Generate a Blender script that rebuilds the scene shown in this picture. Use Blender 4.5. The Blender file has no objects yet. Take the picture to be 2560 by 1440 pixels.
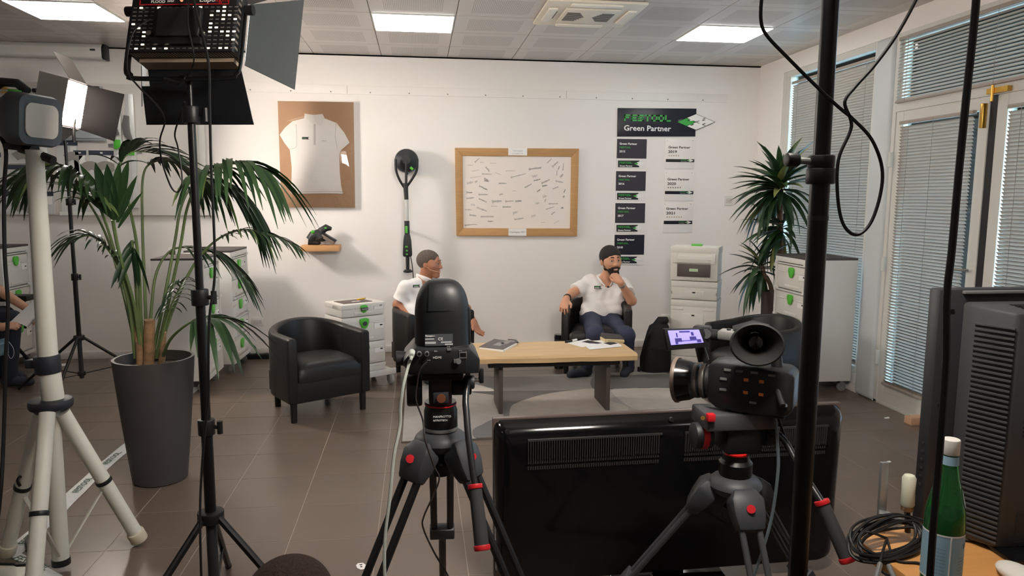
import bpy, bmesh, math, random
import numpy as np
from mathutils import Vector as V, Matrix, Euler, Quaternion, noise
random.seed(7)
sc = bpy.context.scene
COL = sc.collection
pi = math.pi
# ------------------------------------------------------------------ camera
FPX, PITCH, YAW, ROLL, CH = 1806.154, .1250672, .1286972, .0049809, 1.45
BW, ZC, XR, XL, YB = 6.75, 2.70, 3.262, -5.0, -2.4      # back wall y, ceiling z, right wall x, left wall x, rear wall y
fw = V((math.sin(YAW)*math.cos(PITCH), math.cos(YAW)*math.cos(PITCH), -math.sin(PITCH)))
rt = V((math.cos(YAW), -math.sin(YAW), 0)); up = rt.cross(fw)
rt, up = math.cos(ROLL)*rt+math.sin(ROLL)*up, -math.sin(ROLL)*rt+math.cos(ROLL)*up
cd = bpy.data.cameras.new('camera'); cam = bpy.data.objects.new('camera', cd); COL.objects.link(cam)
cd.sensor_width = 36; cd.lens = 36*FPX/2560; cd.clip_start = .02; cd.clip_end = 200
m = Matrix((rt, up, -fw)).transposed().to_4x4(); m.translation = (0, 0, CH); cam.matrix_world = m
sc.camera = cam
# ------------------------------------------------------------------ world, exposure
vs = sc.view_settings
vs.view_transform = 'Standard'; vs.look = 'None'; vs.gamma = 1; vs.use_curve_mapping = False
vs.exposure = 0.62
wd = bpy.data.worlds.new('sky'); sc.world = wd; wd.use_nodes = True
wn = wd.node_tree.nodes; bg = wn['Background']
sky = wn.new('ShaderNodeTexSky'); sky.sky_type = 'NISHITA'; sky.sun_disc = False
sky.sun_elevation = .9; sky.sun_rotation = 2.2; sky.air_density = 1.2; sky.dust_density = .6
wd.node_tree.links.new(sky.outputs[0], bg.inputs[0]); bg.inputs[1].default_value = 3.0
# sun lamp added to brighten paving beyond the blinds, aimed past the room
sd_ = bpy.data.lights.new('added_sun', 'SUN'); sd_.energy = 12; sd_.angle = .01; sd_.color = (1, .96, .9)
added_sun = bpy.data.objects.new('added_sun', sd_); COL.objects.link(added_sun); added_sun.rotation_euler = V((.15, -.6, -.8)).to_track_quat('-Z', 'Y').to_euler()
PANEL_W, LUPO_W, FAR_W, NEAR_W = 8.2, 66.0, 150.0, 108.0
# ------------------------------------------------------------------ pixel helpers (2560x1440 frame): where a ray of the photograph meets a plane of the room
def ray(px, py): return fw + rt*((px-1280)/FPX) - up*((py-720)/FPX)
def P(px, py, Y):
    r = ray(px, py); return V((0, 0, CH)) + r*(Y/r.y)
def PZ(px, py, z):
    r = ray(px, py); return V((0, 0, CH)) + r*((z-CH)/r.z)
def PX(px, py, x):
    r = ray(px, py); return V((0, 0, CH)) + r*(x/r.x)
# ------------------------------------------------------------------ materials
def lin(c):
    if isinstance(c, str): c = [int(c[i:i+2], 16) for i in (0, 2, 4)]
    o = []
    for x in c[:3]:
        x /= 255; o.append(x/12.92 if x <= .04045 else ((x+.055)/1.055)**2.4)
    return (*o, 1)
MATS = {}
def mat(name, col, rough=.5, metal=0, spec=.5, bump=None, var=None, emit=0, coat=0, trans=0, ior=1.45, sheen=0, aniso=None):
    """col: sRGB 0-255 or hex.  bump=(scale, strength, [stretch xyz]); var=(scale, amount, [stretch])"""
    if name in MATS: return MATS[name]
    m = bpy.data.materials.new(name); MATS[name] = m; m.use_nodes = True
    nt = m.node_tree; b = nt.nodes['Principled BSDF']; L = nt.links.new
    c = lin(col); b.inputs['Base Color'].default_value = c; m.diffuse_color = c
    b.inputs['Roughness'].default_value = rough; b.inputs['Metallic'].default_value = metal
    b.inputs['Specular IOR Level'].default_value = spec; b.inputs['IOR'].default_value = ior
    b.inputs['Coat Weight'].default_value = coat; b.inputs['Transmission Weight'].default_value = trans
    b.inputs['Sheen Weight'].default_value = sheen
    if emit:
        b.inputs['Emission Color'].default_value = c; b.inputs['Emission Strength'].default_value = emit
    def tc(st):
        t = nt.nodes.new('ShaderNodeTexCoord'); mp = nt.nodes.new('ShaderNodeMapping')
        L(t.outputs['Object'], mp.inputs[0]); mp.inputs['Scale'].default_value = st; return mp.outputs[0]
    if var:
        n = nt.nodes.new('ShaderNodeTexNoise'); n.inputs['Scale'].default_value = var[0]; n.inputs['Detail'].default_value = 5
        L(tc(var[2] if len(var) > 2 else (1, 1, 1)), n.inputs[0])
        r = nt.nodes.new('ShaderNodeValToRGB'); r.color_ramp.elements[0].position = .3; r.color_ramp.elements[1].position = .7
        a = var[1]
        r.color_ramp.elements[0].color = (*[x*(1-a) for x in c[:3]], 1); r.color_ramp.elements[1].color = (*[min(1, x*(1+a)) for x in c[:3]], 1)
        L(n.outputs[0], r.inputs[0]); L(r.outputs[0], b.inputs['Base Color'])
    if bump:
        n = nt.nodes.new('ShaderNodeTexNoise'); n.inputs['Scale'].default_value = bump[0]; n.inputs['Detail'].default_value = 4
        L(tc(bump[2] if len(bump) > 2 else (1, 1, 1)), n.inputs[0])
        bp = nt.nodes.new('ShaderNodeBump'); bp.inputs['Strength'].default_value = bump[1]; bp.inputs['Distance'].default_value = .01
        L(n.outputs[0], bp.inputs['Height']); L(bp.outputs[0], b.inputs['Normal'])
    return m
def glassmat(name, col=(255, 255, 255), rough=.02, ior=1.45, refl=.12, bump=None):
    """thin sheet of glass or film: see-through with a glossy skin"""
    m = bpy.data.materials.new(name); MATS[name] = m; m.use_nodes = True; nt = m.node_tree; N = nt.nodes; L = nt.links.new
    for n in list(N): N.remove(n)
    o = N.new('ShaderNodeOutputMaterial'); mx = N.new('ShaderNodeMixShader'); t = N.new('ShaderNodeBsdfTransparent'); g = N.new('ShaderNodeBsdfGlossy')
    t.inputs[0].default_value = lin(col); g.inputs['Roughness'].default_value = rough
    lw = N.new('ShaderNodeFresnel'); lw.inputs[0].default_value = ior
    ma = N.new('ShaderNodeMath'); ma.operation = 'ADD'; ma.use_clamp = True; ma.inputs[1].default_value = refl; L(lw.outputs[0], ma.inputs[0])
    L(ma.outputs[0], mx.inputs[0]); L(t.outputs[0], mx.inputs[1]); L(g.outputs[0], mx.inputs[2]); L(mx.outputs[0], o.inputs[0])
    if bump:
        n = N.new('ShaderNodeTexNoise'); n.inputs['Scale'].default_value = bump[0]; n.inputs['Detail'].default_value = 1
        tcn = N.new('ShaderNodeTexCoord'); L(tcn.outputs['Object'], n.inputs[0])
        bp = N.new('ShaderNodeBump'); bp.inputs['Strength'].default_value = bump[1]; bp.inputs['Distance'].default_value = .05
        L(n.outputs[0], bp.inputs['Height']); L(bp.outputs[0], g.inputs['Normal'])
    return m
# ------------------------------------------------------------------ mesh builder
def frame(d, hint=None):
    d = V(d).normalized(); h = hint or (V((0, 0, 1)) if abs(d.z) < .95 else V((0, 1, 0)))
    a = h.cross(d)
    if a.length < 1e-6: a = V((1, 0, 0)).cross(d)
    a.normalize(); return a, d.cross(a), d
class MB:
    def __init__(s): s.v, s.f, s.mi, s.cur = [], [], [], 0
    def add(s, vs, fs, M=None):
        o = len(s.v)
        s.v += [tuple(M @ V(p)) for p in vs] if M is not None else [tuple(p) for p in vs]
        for f in fs: s.f.append([i+o for i in f]); s.mi.append(s.cur)
        return s
    def box(s, x0, x1, y0, y1, z0, z1, M=None):
        return s.add([(x0, y0, z0), (x1, y0, z0), (x1, y1, z0), (x0, y1, z0), (x0, y0, z1), (x1, y0, z1), (x1, y1, z1), (x0, y1, z1)],
                     [(0, 3, 2, 1), (4, 5, 6, 7), (0, 1, 5, 4), (1, 2, 6, 5), (2, 3, 7, 6), (3, 0, 4, 7)], M)
    def cbox(s, c, d, M=None):
        return s.box(c[0]-d[0]/2, c[0]+d[0]/2, c[1]-d[1]/2, c[1]+d[1]/2, c[2]-d[2]/2, c[2]+d[2]/2, M)
    def rings(s, rs, cap0=True, cap1=True, loop=False):
        n = len(rs[0]); vs = [p for r in rs for p in r]; fs = []
        R = len(rs)
        for i in range(R if loop else R-1):
            j = (i+1) % R
            for k in range(n): fs.append((i*n+k, i*n+(k+1) % n, j*n+(k+1) % n, j*n+k))
        if cap0 and not loop: fs.append(tuple(range(n))[::-1])
        if cap1 and not loop: fs.append(tuple(range((R-1)*n, R*n)))
        return s.add(vs, fs)
    def cyl(s, p0, p1, r0, r1=None, n=16, caps=True):
        r1 = r0 if r1 is None else r1; p0, p1 = V(p0), V(p1); a, b, d = frame(p1-p0)
        R = lambda p, r: [p + a*(r*math.cos(2*pi*k/n)) + b*(r*math.sin(2*pi*k/n)) for k in range(n)]
        return s.rings([R(p0, r0), R(p1, r1)], caps, caps)
    def tube(s, pts, r, n=8, loop=False, caps=True, flat=1.0, hint=None):
        pts = [V(p) for p in pts]; N = len(pts); rs = []; a = None
        for i, p in enumerate(pts):
            if loop: d = pts[(i+1) % N]-pts[i-1]
            else: d = pts[min(i+1, N-1)]-pts[max(i-1, 0)]
            d.normalize()
            if a is None: a, b, _ = frame(d, hint)
            else:
                a = a - d*a.dot(d); a.normalize(); b = d.cross(a)
            rr = r[i] if isinstance(r, (list, tuple)) else r
            rs.append([p + a*(rr*math.cos(2*pi*k/n)) + b*(rr*flat*math.sin(2*pi*k/n)) for k in range(n)])
        return s.rings(rs, caps, caps, loop)
    def lathe(s, prof, n=24, M=None, cap=True):
        rs = [[(r*math.cos(2*pi*k/n), r*math.sin(2*pi*k/n), z) for k in range(n)] for r, z in prof]
        if M is not None: rs = [[M @ V(p) for p in q] for q in rs]
        return s.rings(rs, cap, cap)
    def prism(s, poly, z0, z1, M=None):
        n = len(poly); vs = [(x, y, z0) for x, y in poly]+[(x, y, z1) for x, y in poly]
        fs = [tuple(range(n))[::-1], tuple(range(n, 2*n))]+[(k, (k+1) % n, n+(k+1) % n, n+k) for k in range(n)]
        return s.add(vs, fs, M)
    def sphere(s, c, r, n=16, m=10, M=None):
        r = (r, r, r) if not isinstance(r, (tuple, list)) else r
        vs = [(c[0], c[1], c[2]-r[2])]; fs = []
        for j in range(1, m):
            t = pi*j/m
            for k in range(n):
                p = 2*pi*k/n; vs.append((c[0]+r[0]*math.sin(t)*math.cos(p), c[1]+r[1]*math.sin(t)*math.sin(p), c[2]-r[2]*math.cos(t)))
        vs.append((c[0], c[1], c[2]+r[2])); e = len(vs)-1
        for k in range(n):
            fs.append((0, 1+(k+1) % n, 1+k)); fs.append((e, e-n+k, e-n+(k+1) % n))
        for j in range(m-2):
            for k in range(n): fs.append((1+j*n+k, 1+j*n+(k+1) % n, 1+(j+1)*n+(k+1) % n, 1+(j+1)*n+k))
        return s.add(vs, fs, M)
    def quad(s, a, b, c, d): return s.add([a, b, c, d], [(0, 1, 2, 3)])
    def build(s, name, mt, parent=None, smooth=True, bevel=0, seg=2, world=True, ang=35):
        me = bpy.data.meshes.new(name)
        vs = s.v
        if parent is not None and world:
            I = wm(parent).inverted(); vs = [I @ V(p) for p in vs]
        me.from_pydata([tuple(p) for p in vs], [], s.f)
        for x in (mt if isinstance(mt, (list, tuple)) else [mt]): me.materials.append(x)
        me.polygons.foreach_set('material_index', s.mi)
        bm = bmesh.new(); bm.from_mesh(me)
        bmesh.ops.recalc_face_normals(bm, faces=bm.faces)
        if bevel:
            es = [e for e in bm.edges if len(e.link_faces) == 2 and e.calc_face_angle(0) > .5]
            bmesh.ops.bevel(bm, geom=es, offset=bevel, segments=seg, affect='EDGES', profile=.5, clamp_overlap=True)
        bm.to_mesh(me); bm.free()
        if smooth:
            me.polygons.foreach_set('use_smooth', [True]*len(me.polygons)); me.set_sharp_from_angle(angle=math.radians(ang))
        me.update()
        return link(name, me, parent)
def link(name, data, parent=None):
    o = bpy.data.objects.new(name, data); COL.objects.link(o)
    if parent is not None: o.parent = parent
    return o
def wm(o):
    M = o.matrix_basis.copy()
    while o.parent is not None:
        o = o.parent; M = o.matrix_basis @ M
    return M
def tag(o, label, cat, group=None, kind=None):
    if label: o['label'] = label
    if cat: o['category'] = cat
    if group: o['group'] = group
    if kind: o['kind'] = kind
    return o
def thing(name, label, cat, loc=(0, 0, 0), rz=0, group=None, rot=None):
    o = link(name, None); o.location = loc; o.rotation_euler = rot or (0, 0, rz); o.empty_display_size = .1
    return tag(o, label, cat, group)
def struct(o): o['kind'] = 'structure'; return o
def copy_tree(o, parent=None):
    c = o.copy(); COL.objects.link(c); c.parent = parent
    for ch in o.children: copy_tree(ch, c)
    return c
def smoothpath(pts, n=8, closed=False):
    """Catmull-Rom through points"""
    pts = [V(p) for p in pts]; out = []; N = len(pts)
    for i in range(N if closed else N-1):
        g = (lambda k: pts[k % N]) if closed else (lambda k: pts[max(0, min(N-1, k))])
        a, b, c, d = g(i-1), g(i), g(i+1), g(i+2)
        for k in range(n):
            t = k/n
            out.append(.5*((2*b)+(c-a)*t+(2*a-5*b+4*c-d)*t*t+(3*b-a-3*c+d)*t**3))
    if not closed: out.append(pts[-1])
    return out
FACE = Matrix.Rotation(pi/2, 4, 'X')                      # local x right, y up, z towards -Y (the camera)
def text(s, size, mt, parent, M, align='LEFT', name='lettering', bold=0, depth=.0006, sx=1):
    cu = bpy.data.curves.new(name, 'FONT'); cu.body = s; cu.size = size; cu.align_x = align; cu.extrude = depth; cu.offset = bold; cu.resolution_u = 2
    t = bpy.data.objects.new('tmp', cu); COL.objects.link(t)
    dg = bpy.context.evaluated_depsgraph_get(); me = bpy.data.meshes.new_from_object(t.evaluated_get(dg))
    bpy.data.objects.remove(t); bpy.data.curves.remove(cu)
    me.name = name; me.transform(M @ Matrix.Diagonal((sx, 1, 1, 1)))
    if parent is not None: me.transform(wm(parent).inverted())
    me.materials.clear(); me.materials.append(mt)
    return link(name, me, parent)
def blockword(mb, word, h, M, w=None, th=.2, gap=.18, depth=.0008):
    """square block letters made of bars"""
    w = w or h*.95; t = h*th; x = 0
    G = {'F': [(0, 0, t, h), (0, h-t, w, h), (0, h*.42, w*.85, h*.42+t)], 'E': [(0, 0, t, h), (0, h-t, w, h), (0, 0, w, t), (0, h/2-t/2, w*.9, h/2+t/2)],
         'S': [(0, h-t, w, h), (0, 0, w, t), (0, h/2-t/2, w, h/2+t/2), (0, h/2, t, h), (w-t, 0, w, h/2)], 'T': [(0, h-t, w, h), (w/2-t/2, 0, w/2+t/2, h)],
         'O': [(0, 0, t, h), (w-t, 0, w, h), (0, 0, w, t), (0, h-t, w, h)], 'L': [(0, 0, t, h), (0, 0, w, t)]}
    for ch in word:
        for a, b, c, d in G[ch]: mb.box(x+a, x+c, b, d, -depth, depth, M)
        x += w+gap*h
    return x
# ------------------------------------------------------------------ shared materials
WALL = mat('wall paint', (236, 231, 227), .75, bump=(180, .06))
ALU = mat('painted aluminium frame', (205, 203, 196), .4)
BLACKP = mat('black plastic', (22, 22, 24), .45)
BLACKM = mat('black metal', (14, 14, 15), .35, spec=.5)
SATIN = mat('satin dark plastic', (38, 40, 43), .5)
GREYP = mat('dark grey plastic', (62, 64, 68), .5)
RUBBER = mat('black rubber', (16, 16, 17), .75)
CABLE = mat('black cable rubber', (20, 20, 21), .55)
CHROME = mat('chrome steel', (200, 200, 202), .2, metal=1)
STEEL = mat('zinc steel', (170, 172, 172), .38, metal=.8)
RED = mat('red plastic', (190, 30, 38), .4)
GREEN = mat('bright green plastic', (84, 182, 60), .4)
WHITEP = mat('white plastic', (222, 220, 214), .45)
SYSW = mat('pale grey tool box plastic', (216, 213, 206), .5)
NAVY = mat('navy print', (30, 30, 46), .5)
WHITEPR = mat('white print', (240, 238, 235), .5)
GREENPR = mat('green print', (62, 168, 74), .5)
PAPER = mat('white paper', (238, 236, 234), .7)
WARMLED = mat('warm led face', (255, 240, 214), .5, emit=3)
# ------------------------------------------------------------------ floor: base slab, single tiles, grout
TP, TQ, TX0, TY0 = .367, .3625, -.557, 2.997
GROUT = mat('grey grout', (160, 148, 136), .8)
fl = struct(MB().box(XL, XR, YB, BW, -.08, -.0012).build('floor', GROUT, smooth=False))
FTILE = mat('taupe porcelain tile', (104, 90, 80), .30, spec=.5, bump=(60, .015), var=(3, .05))
tm = MB().box(-TP/2+.0018, TP/2-.0018, -TQ/2+.0018, TQ/2-.0018, -.0012, 0).build('tile', FTILE, fl, bevel=.0004, seg=1, smooth=False)
tme = tm.data; bpy.data.objects.remove(tm)
inv = MB(); cells = []
i0, i1 = math.floor((XL-TX0)/TP), math.ceil((XR-TX0)/TP); j0, j1 = math.floor((YB-TY0)/TQ), math.ceil((BW-TY0)/TQ)
for i in range(i0, i1):
    for j in range(j0, j1):
        x, y = TX0+(i+.5)*TP, TY0+(j+.5)*TQ
        cut = x-TP/2 < XL or x+TP/2 > XR or y-TQ/2 < YB or y+TQ/2 > BW
        ang = math.atan2(x, max(y, .01))-YAW
        vis = y > 1.9 and abs(ang) < .66
        cells.append((not (vis and not cut), (V((x, y, 0))-V((.3, 3.6, 0))).length, x, y))
cells.sort()
for q, (out, d, x, y) in enumerate(cells):
    if q < 290 and not out:
        t = link('tile', tme, fl); t.location = (x, y, 0)
    else:
        inv.box(max(XL, x-TP/2+.0018), min(XR, x+TP/2-.0018), max(YB, y-TQ/2+.0018), min(BW, y+TQ/2-.0018), -.0012, 0)
o = inv.build('tile_field', FTILE, fl, smooth=False); o['kind'] = 'stuff'
# ------------------------------------------------------------------ walls
struct(MB().box(XL-.1, XR+.1, BW, BW+.12, 0, ZC+.2).build('wall_back', WALL, smooth=False))
struct(MB().box(XL-.12, XL, YB, BW, 0, ZC+.2).build('wall_left', WALL, smooth=False))
struct(MB().box(XL, XR, YB-.12, YB, 0, ZC+.2).build('wall_rear', WALL, smooth=False))
WY = dict(w1=(4.93, 6.22), d1=(3.84, 4.70), d2=(2.94, 3.80))
wr = MB()
wr.box(XR, XR+.22, 6.30, BW, 0, ZC+.2); wr.box(XR, XR+.22, YB, 2.90, 0, ZC+.2); wr.box(XR, XR+.22, 2.90, 6.30, 2.565, ZC+.2); wr.box(XR, XR+.22, 4.93, 6.30, 0, .14)
struct(wr.build('wall_right', WALL, smooth=False))
struct(MB().box(XL, XR-.0, BW-.012, BW, 0, .065).build('baseboard_back', mat('white skirting', (214, 208, 203), .5), bevel=.003))
struct(MB().box(XR-.012, XR, 4.93, BW-.012, 0, .065).build('baseboard_right', MATS['white skirting'], bevel=.003))
rail = struct(MB().box(-1.62, 2.93, BW-.012, BW, 2.355, 2.43).build('trim_1', WALL, bevel=.002))
for k in range(13):
    MB().cyl((-1.45+k*.345, BW-.015, 2.372), (-1.45+k*.345, BW-.011, 2.372), .006, n=8).build('screw', mat('screw head', (120, 116, 112), .4, metal=.6), rail)
for x in (-.62, 1.37): MB().box(x, x+.003, BW-.0128, BW-.0115, 2.357, 2.428).build('joint', mat('shadow joint', (150, 145, 140), .8), rail)
# ------------------------------------------------------------------ ceiling grid
CX0, CXP, CY0, CYP = -.313+.588*0, .588, 6.83, .52
CTILE = bpy.data.materials.new('perforated metal ceiling tile'); CTILE.use_nodes = True
nt = CTILE.node_tree; b = nt.nodes['Principled BSDF']; N = nt.nodes.new; L = nt.links.new
t = N('ShaderNodeTexCoord'); sp = N('ShaderNodeSeparateXYZ'); L(t.outputs['Object'], sp.inputs[0])
def mth(op, a, b2=None, v=None):
    n = N('ShaderNodeMath'); n.operation = op; L(a, n.inputs[0])
    if b2 is not None: L(b2, n.inputs[1])
    if v is not None: n.inputs[1].default_value = v
    return n.outputs[0]
ax = mth('ABSOLUTE', sp.outputs[0]); ay = mth('ABSOLUTE', sp.outputs[1])
ins = mth('LESS_THAN', mth('MAXIMUM', mth('MULTIPLY', ax, v=1.0), mth('MULTIPLY', ay, v=1.12)), v=.195)
# fine punched holes inside the middle square
hx = mth('PINGPONG', sp.outputs[0], v=.006); hy = mth('PINGPONG', sp.outputs[1], v=.006)
hole = mth('LESS_THAN', mth('ADD', mth('POWER', hx, v=2.0), mth('POWER', hy, v=2.0)), v=.0000125)
k = mth('MULTIPLY', ins, hole)
mx = N('ShaderNodeMixRGB'); mx.inputs[1].default_value = lin((192, 184, 178)); mx.inputs[2].default_value = lin((104, 99, 95)); L(k, mx.inputs[0])
L(mx.outputs[0], b.inputs['Base Color']); b.inputs['Roughness'].default_value = .28; b.inputs['Specular IOR Level'].default_value = .55
ce = struct(MB().box(XL, XR, YB, BW, ZC+.02, ZC+.12).build('ceiling', mat('ceiling void', (90, 86, 82), .9), smooth=False))
xs = [-.313+.588*k for k in range(-8, 7)]; ys = [6.80-.525*k for k in range(0, 18)]
bm_ = MB().box(-.2925, .2925, -.2610, .2610, 0, .018); o = bm_.build('ceiling_tile', CTILE, ce, bevel=.004, seg=2, smooth=False); cme = o.data; bpy.data.objects.remove(o)
LIGHTS = [(-2.665+.588/2, 5.225+.02+.2625), (-.313+.294, 5.5075), (2.039+.294, 5.5075)]
rows = [3.9325-.525*1-.0, ]
lightcells = set()
for i, x in enumerate(xs[:-1]):
    for j, y in enumerate(ys[:-1]):
        xc, yc = x+.294, y-.2625
        if xc < XL+.3 or xc > XR-.25: continue
        if i % 4 == 0 and j in (2, 7, 12):       # light panels
            lightcells.add((xc, yc, j)); continue
        if abs(xc-1.155) < .02 and j == 3: AC = (xc, yc); continue
        t = link('ceiling_tile', cme, ce); t.location = (xc, yc, ZC)
# side strips that close the grid
ed = MB(); x0, x1 = xs[0]+.588*0, XR
ed.box(XL, xs[0]+.588, YB, BW, ZC+.004, ZC+.02); ed.box(3.215, XR, YB, BW, ZC+.002, ZC+.02); ed.box(XL, XR, 6.803-.0, BW, ZC-.012, ZC+.02)
ed.build('edge_strip', mat('ceiling edge trim', (206, 200, 194), .5), ce, smooth=False)
LEDP = mat('white led panel', (255, 252, 246), .5, emit=PANEL_W); LEDFILL = mat('added fill led panel', (255, 252, 246), .5, emit=PANEL_W*.4); LEDOFF = mat('unlit panel diffuser', (225, 224, 220), .5)  # rear row is out of view, lit weakly as added fill for the foreground
names = {(0, 2): 'square white ceiling light panel above the projector screen', (4, 2): 'square white ceiling light panel between the shirt frame and the signed board', (8, 2): 'square white ceiling light panel nearest the window wall'}
for n, (xc, yc, j) in enumerate(sorted(lightcells, key=lambda q: (q[2], q[0]))):
    i = round((xc-.294+.313)/.588)+8
    lab = {(4, 2): names[(0, 2)], (8, 2): names[(4, 2)], (12, 2): names[(8, 2)]}.get((i, j), '%s, %s of its row' % ({7: 'unlit ceiling light panel over the cameras', 12: 'unseen ceiling light panel added as fill behind the photographer'}.get(j, 'x'), {4: 'left', 8: 'middle', 12: 'right', 0: 'far left'}.get(i, 'end')))
    t = thing('ceiling_light', lab, 'ceiling light', (xc, yc, ZC), group='ceiling light panels')
    MB().box(-.2925, .2925, -.261, .261, .0, .02).box(-.283, .283, -.2515, .2515, -.006, .0).build('panel_frame', WHITEP, t, world=False, smooth=False)
    MB().box(-.280, .280, -.2485, .2485, -.008, -.0055).build('diffuser', LEDP if j == 2 else LEDOFF if j == 7 else LEDFILL, t, world=False, smooth=False)
# ------------------------------------------------------------------ air conditioning cassette
t = thing('air_conditioner', 'cream ceiling air conditioning cassette with slotted grille', 'air conditioner', (AC[0], 5.0, ZC))
CREAM = mat('cream plastic', (226, 216, 196), .4)
MB().prism([(-.33, -.32), (.33, -.32), (.33, .32), (-.33, .32)], -.022, .0).build('cover', CREAM, t, world=False, bevel=.012)
g = MB().box(-.185, .185, -.19, .19, -.034, -.02).build('intake_grille', CREAM, t, world=False, bevel=.006)
for s in (-1, 1):
    for k in range(9):
        y = -.1+k*.025; w = .02+.105*abs(k-4)/4 if False else .125-.012*abs(k-4)
        for x0 in ((s*.03, s*.16) if s > 0 else (s*.16, s*.03),):
            ex = abs(k-4)*.012
            a, b2 = (x0[0]+ex*.9, x0[1]) if s > 0 else (x0[0], x0[1]-ex*.9)
            MB().box(a, b2, y-.008, y+.006, -.0352, -.0335).build('slot', BLACKP, g, world=False, smooth=False)
for a in range(4):
    R = Matrix.Rotation(a*pi/2, 4, 'Z')
    MB().box(-.17, .17, .235, .295, -.034, -.02, R).build('louvre', mat('pale cream plastic', (236, 228, 212), .35), t, world=False, bevel=.006)
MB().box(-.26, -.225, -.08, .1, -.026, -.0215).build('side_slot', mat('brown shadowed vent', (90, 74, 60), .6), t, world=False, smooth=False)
# ------------------------------------------------------------------ window wall: frames, glass, blinds, doors
GL = glassmat('window glass', (225, 240, 244), .01, refl=.02)
SLAT = mat('grey aluminium slat', (158, 146, 136), .45, metal=.05)
def frame_rect(mb, y0, y1, z0, z1, w, x0, x1):
    mb.box(x0, x1, y0, y0+w, z0, z1); mb.box(x0, x1, y1-w, y1, z0, z1); mb.box(x0, x1, y0+w, y1-w, z0, z0+w); mb.box(x0, x1, y0+w, y1-w, z1-w, z1)
def blind(name, label, y0, y1, z0, z1, x, tilt, pitch=.021, skew=0):
    t = thing(name, label, 'blind', (x, (y0+y1)/2, z0)); H = z1-z0; W = (y1-y0)
    MB().box(-.014, .014, -W/2, W/2, H-.022, H).build('head_rail', SLAT, t, world=False, bevel=.002)
    MB().box(-.013, .013, -W/2, W/2, -.004, .01).build('bottom_rail', SLAT, t, world=False, bevel=.002)
    sm = MB(); n = 5; pts = []
    for k in range(n):
        u = (k/(n-1)-.5)*.0265; pts.append((u, .0016*(1-(2*k/(n-1)-1)**2)))
    R = Matrix.Rotation(tilt, 4, 'Y')
    up_ = [R @ V((u, 0, z)) for u, z in pts]; rs = []
    for yy in (-W/2+.004, W/2-.004):
        rs.append([V((p.x, yy, p.z)) for p in up_]+[V((p.x, yy, p.z-.0005)) for p in up_[::-1]])
    so = sm.rings(rs).build('slat', SLAT, t, world=False, ang=60); me = so.data; bpy.data.objects.remove(so)
    z = .02
    while z < H-.028:
        o = link('slat', me, t); o.location = (0, 0, z); z += pitch
    for yy in ([-W/2+.1, 0, W/2-.1] if W > .6 else [-W/2+.08, W/2-.08]):
        MB().cyl((-.014, yy, 0), (-.014, yy, H-.01), .0012, n=5).build('ladder_cord', mat('grey cord', (130, 126, 122), .7), t, world=False)
    return t
w1 = MB(); frame_rect(w1, 4.93, 6.30, .14, 2.565, .05, XR+.005, XR+.09); w1.box(XR+.005, XR+.09, 6.18, 6.25, .19, 2.515)
w1 = struct(w1.build('window_1', ALU, smooth=False, bevel=.003))
MB().box(XR+.05, XR+.056, 4.98, 6.18, .19, 2.515).build('pane', GL, w1, smooth=False)
blind('venetian_blind', 'tall closed venetian blind on the window behind the spiky plant', 4.99, 6.17, .2, 2.47, XR+.028, .86)
# column between window and doors
struct(MB().box(XR-.03, XR+.14, 4.72, 4.93, 0, 2.565).build('trim_2', mat('light grey pilaster', (196, 200, 202), .45), bevel=.03, seg=4))
dfm = MB(); dfm.box(XR-.01, XR+.08, 4.685, 4.72, 0, 2.565); dfm.box(XR-.01, XR+.08, 2.90, 4.685, 2.04, 2.10); dfm.box(XR-.01, XR+.08, 2.90, 2.94, 0, 2.565); dfm.box(XR-.01, XR+.08, 2.94, 4.685, 2.535, 2.565); dfm.box(XR-.01, XR+.1, 2.90, 4.72, -.004, .02)
dfr = struct(dfm.build('trim_3', ALU, smooth=False, bevel=.002))
w2 = MB(); frame_rect(w2, 2.94, 4.685, 2.10, 2.535, .025, XR+.01, XR+.07); w2 = struct(w2.build('window_2', ALU, smooth=False))
MB().box(XR+.045, XR+.05, 2.965, 4.66, 2.125, 2.51).build('pane', GL, w2, smooth=False)
blind('venetian_blind', 'wide low venetian blind in the transom above the glazed doors', 2.96, 4.67, 2.10, 2.53, XR-.02, -.75, pitch=.0215)
for nm, (y0, y1), lab in (('door_1', (3.86, 4.68), 'venetian blind on the glazed door beside the hinges'), ('door_2', (2.94, 3.80), 'venetian blind on the glazed door at the edge of the picture')):
    d = MB(); frame_rect(d, y0, y1, .02, 2.04, .075, XR-.005, XR+.05); d.box(XR-.005, XR+.05, y0+.075, y1-.075, .095, .15)
    d = struct(d.build(nm, ALU, smooth=False, bevel=.003))
    MB().box(XR+.025, XR+.031, y0+.075, y1-.075, .15, 1.965).build('pane', GL, d, smooth=False)
    for z in (.33, 1.0, 1.72) if nm == 'door_1' else ():
        MB().cyl((XR-.025, y1+.006, z-.05), (XR-.025, y1+.006, z+.05), .014, n=12).build('hinge', ALU, d)
    if nm == 'door_1':
        MB().box(XR-.03, XR-.005, y0+.012, y0+.04, 1.86, 2.0).build('bolt', mat('brass', (190, 150, 70), .3, metal=.9), d, bevel=.003)
        MB().tube([(XR-.02, y0+.04, 1.03), (XR-.05, y0+.05, 1.03), (XR-.055, y0+.17, 1.03)], .009, n=8).build('handle', mat('dull metal handle', (150, 148, 140), .4, metal=.6), d)
    blind('venetian_blind', lab, y0+.085, y1-.075-(.0 if nm == 'door_1' else .03), .16, 1.97, XR-.022, .86)
gk = struct(MB().box(XR+.0, XR+.04, 3.803, 3.857, .02, 2.04).build('trim_4', mat('black rubber gasket', (24, 25, 28), .6), smooth=False))
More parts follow.
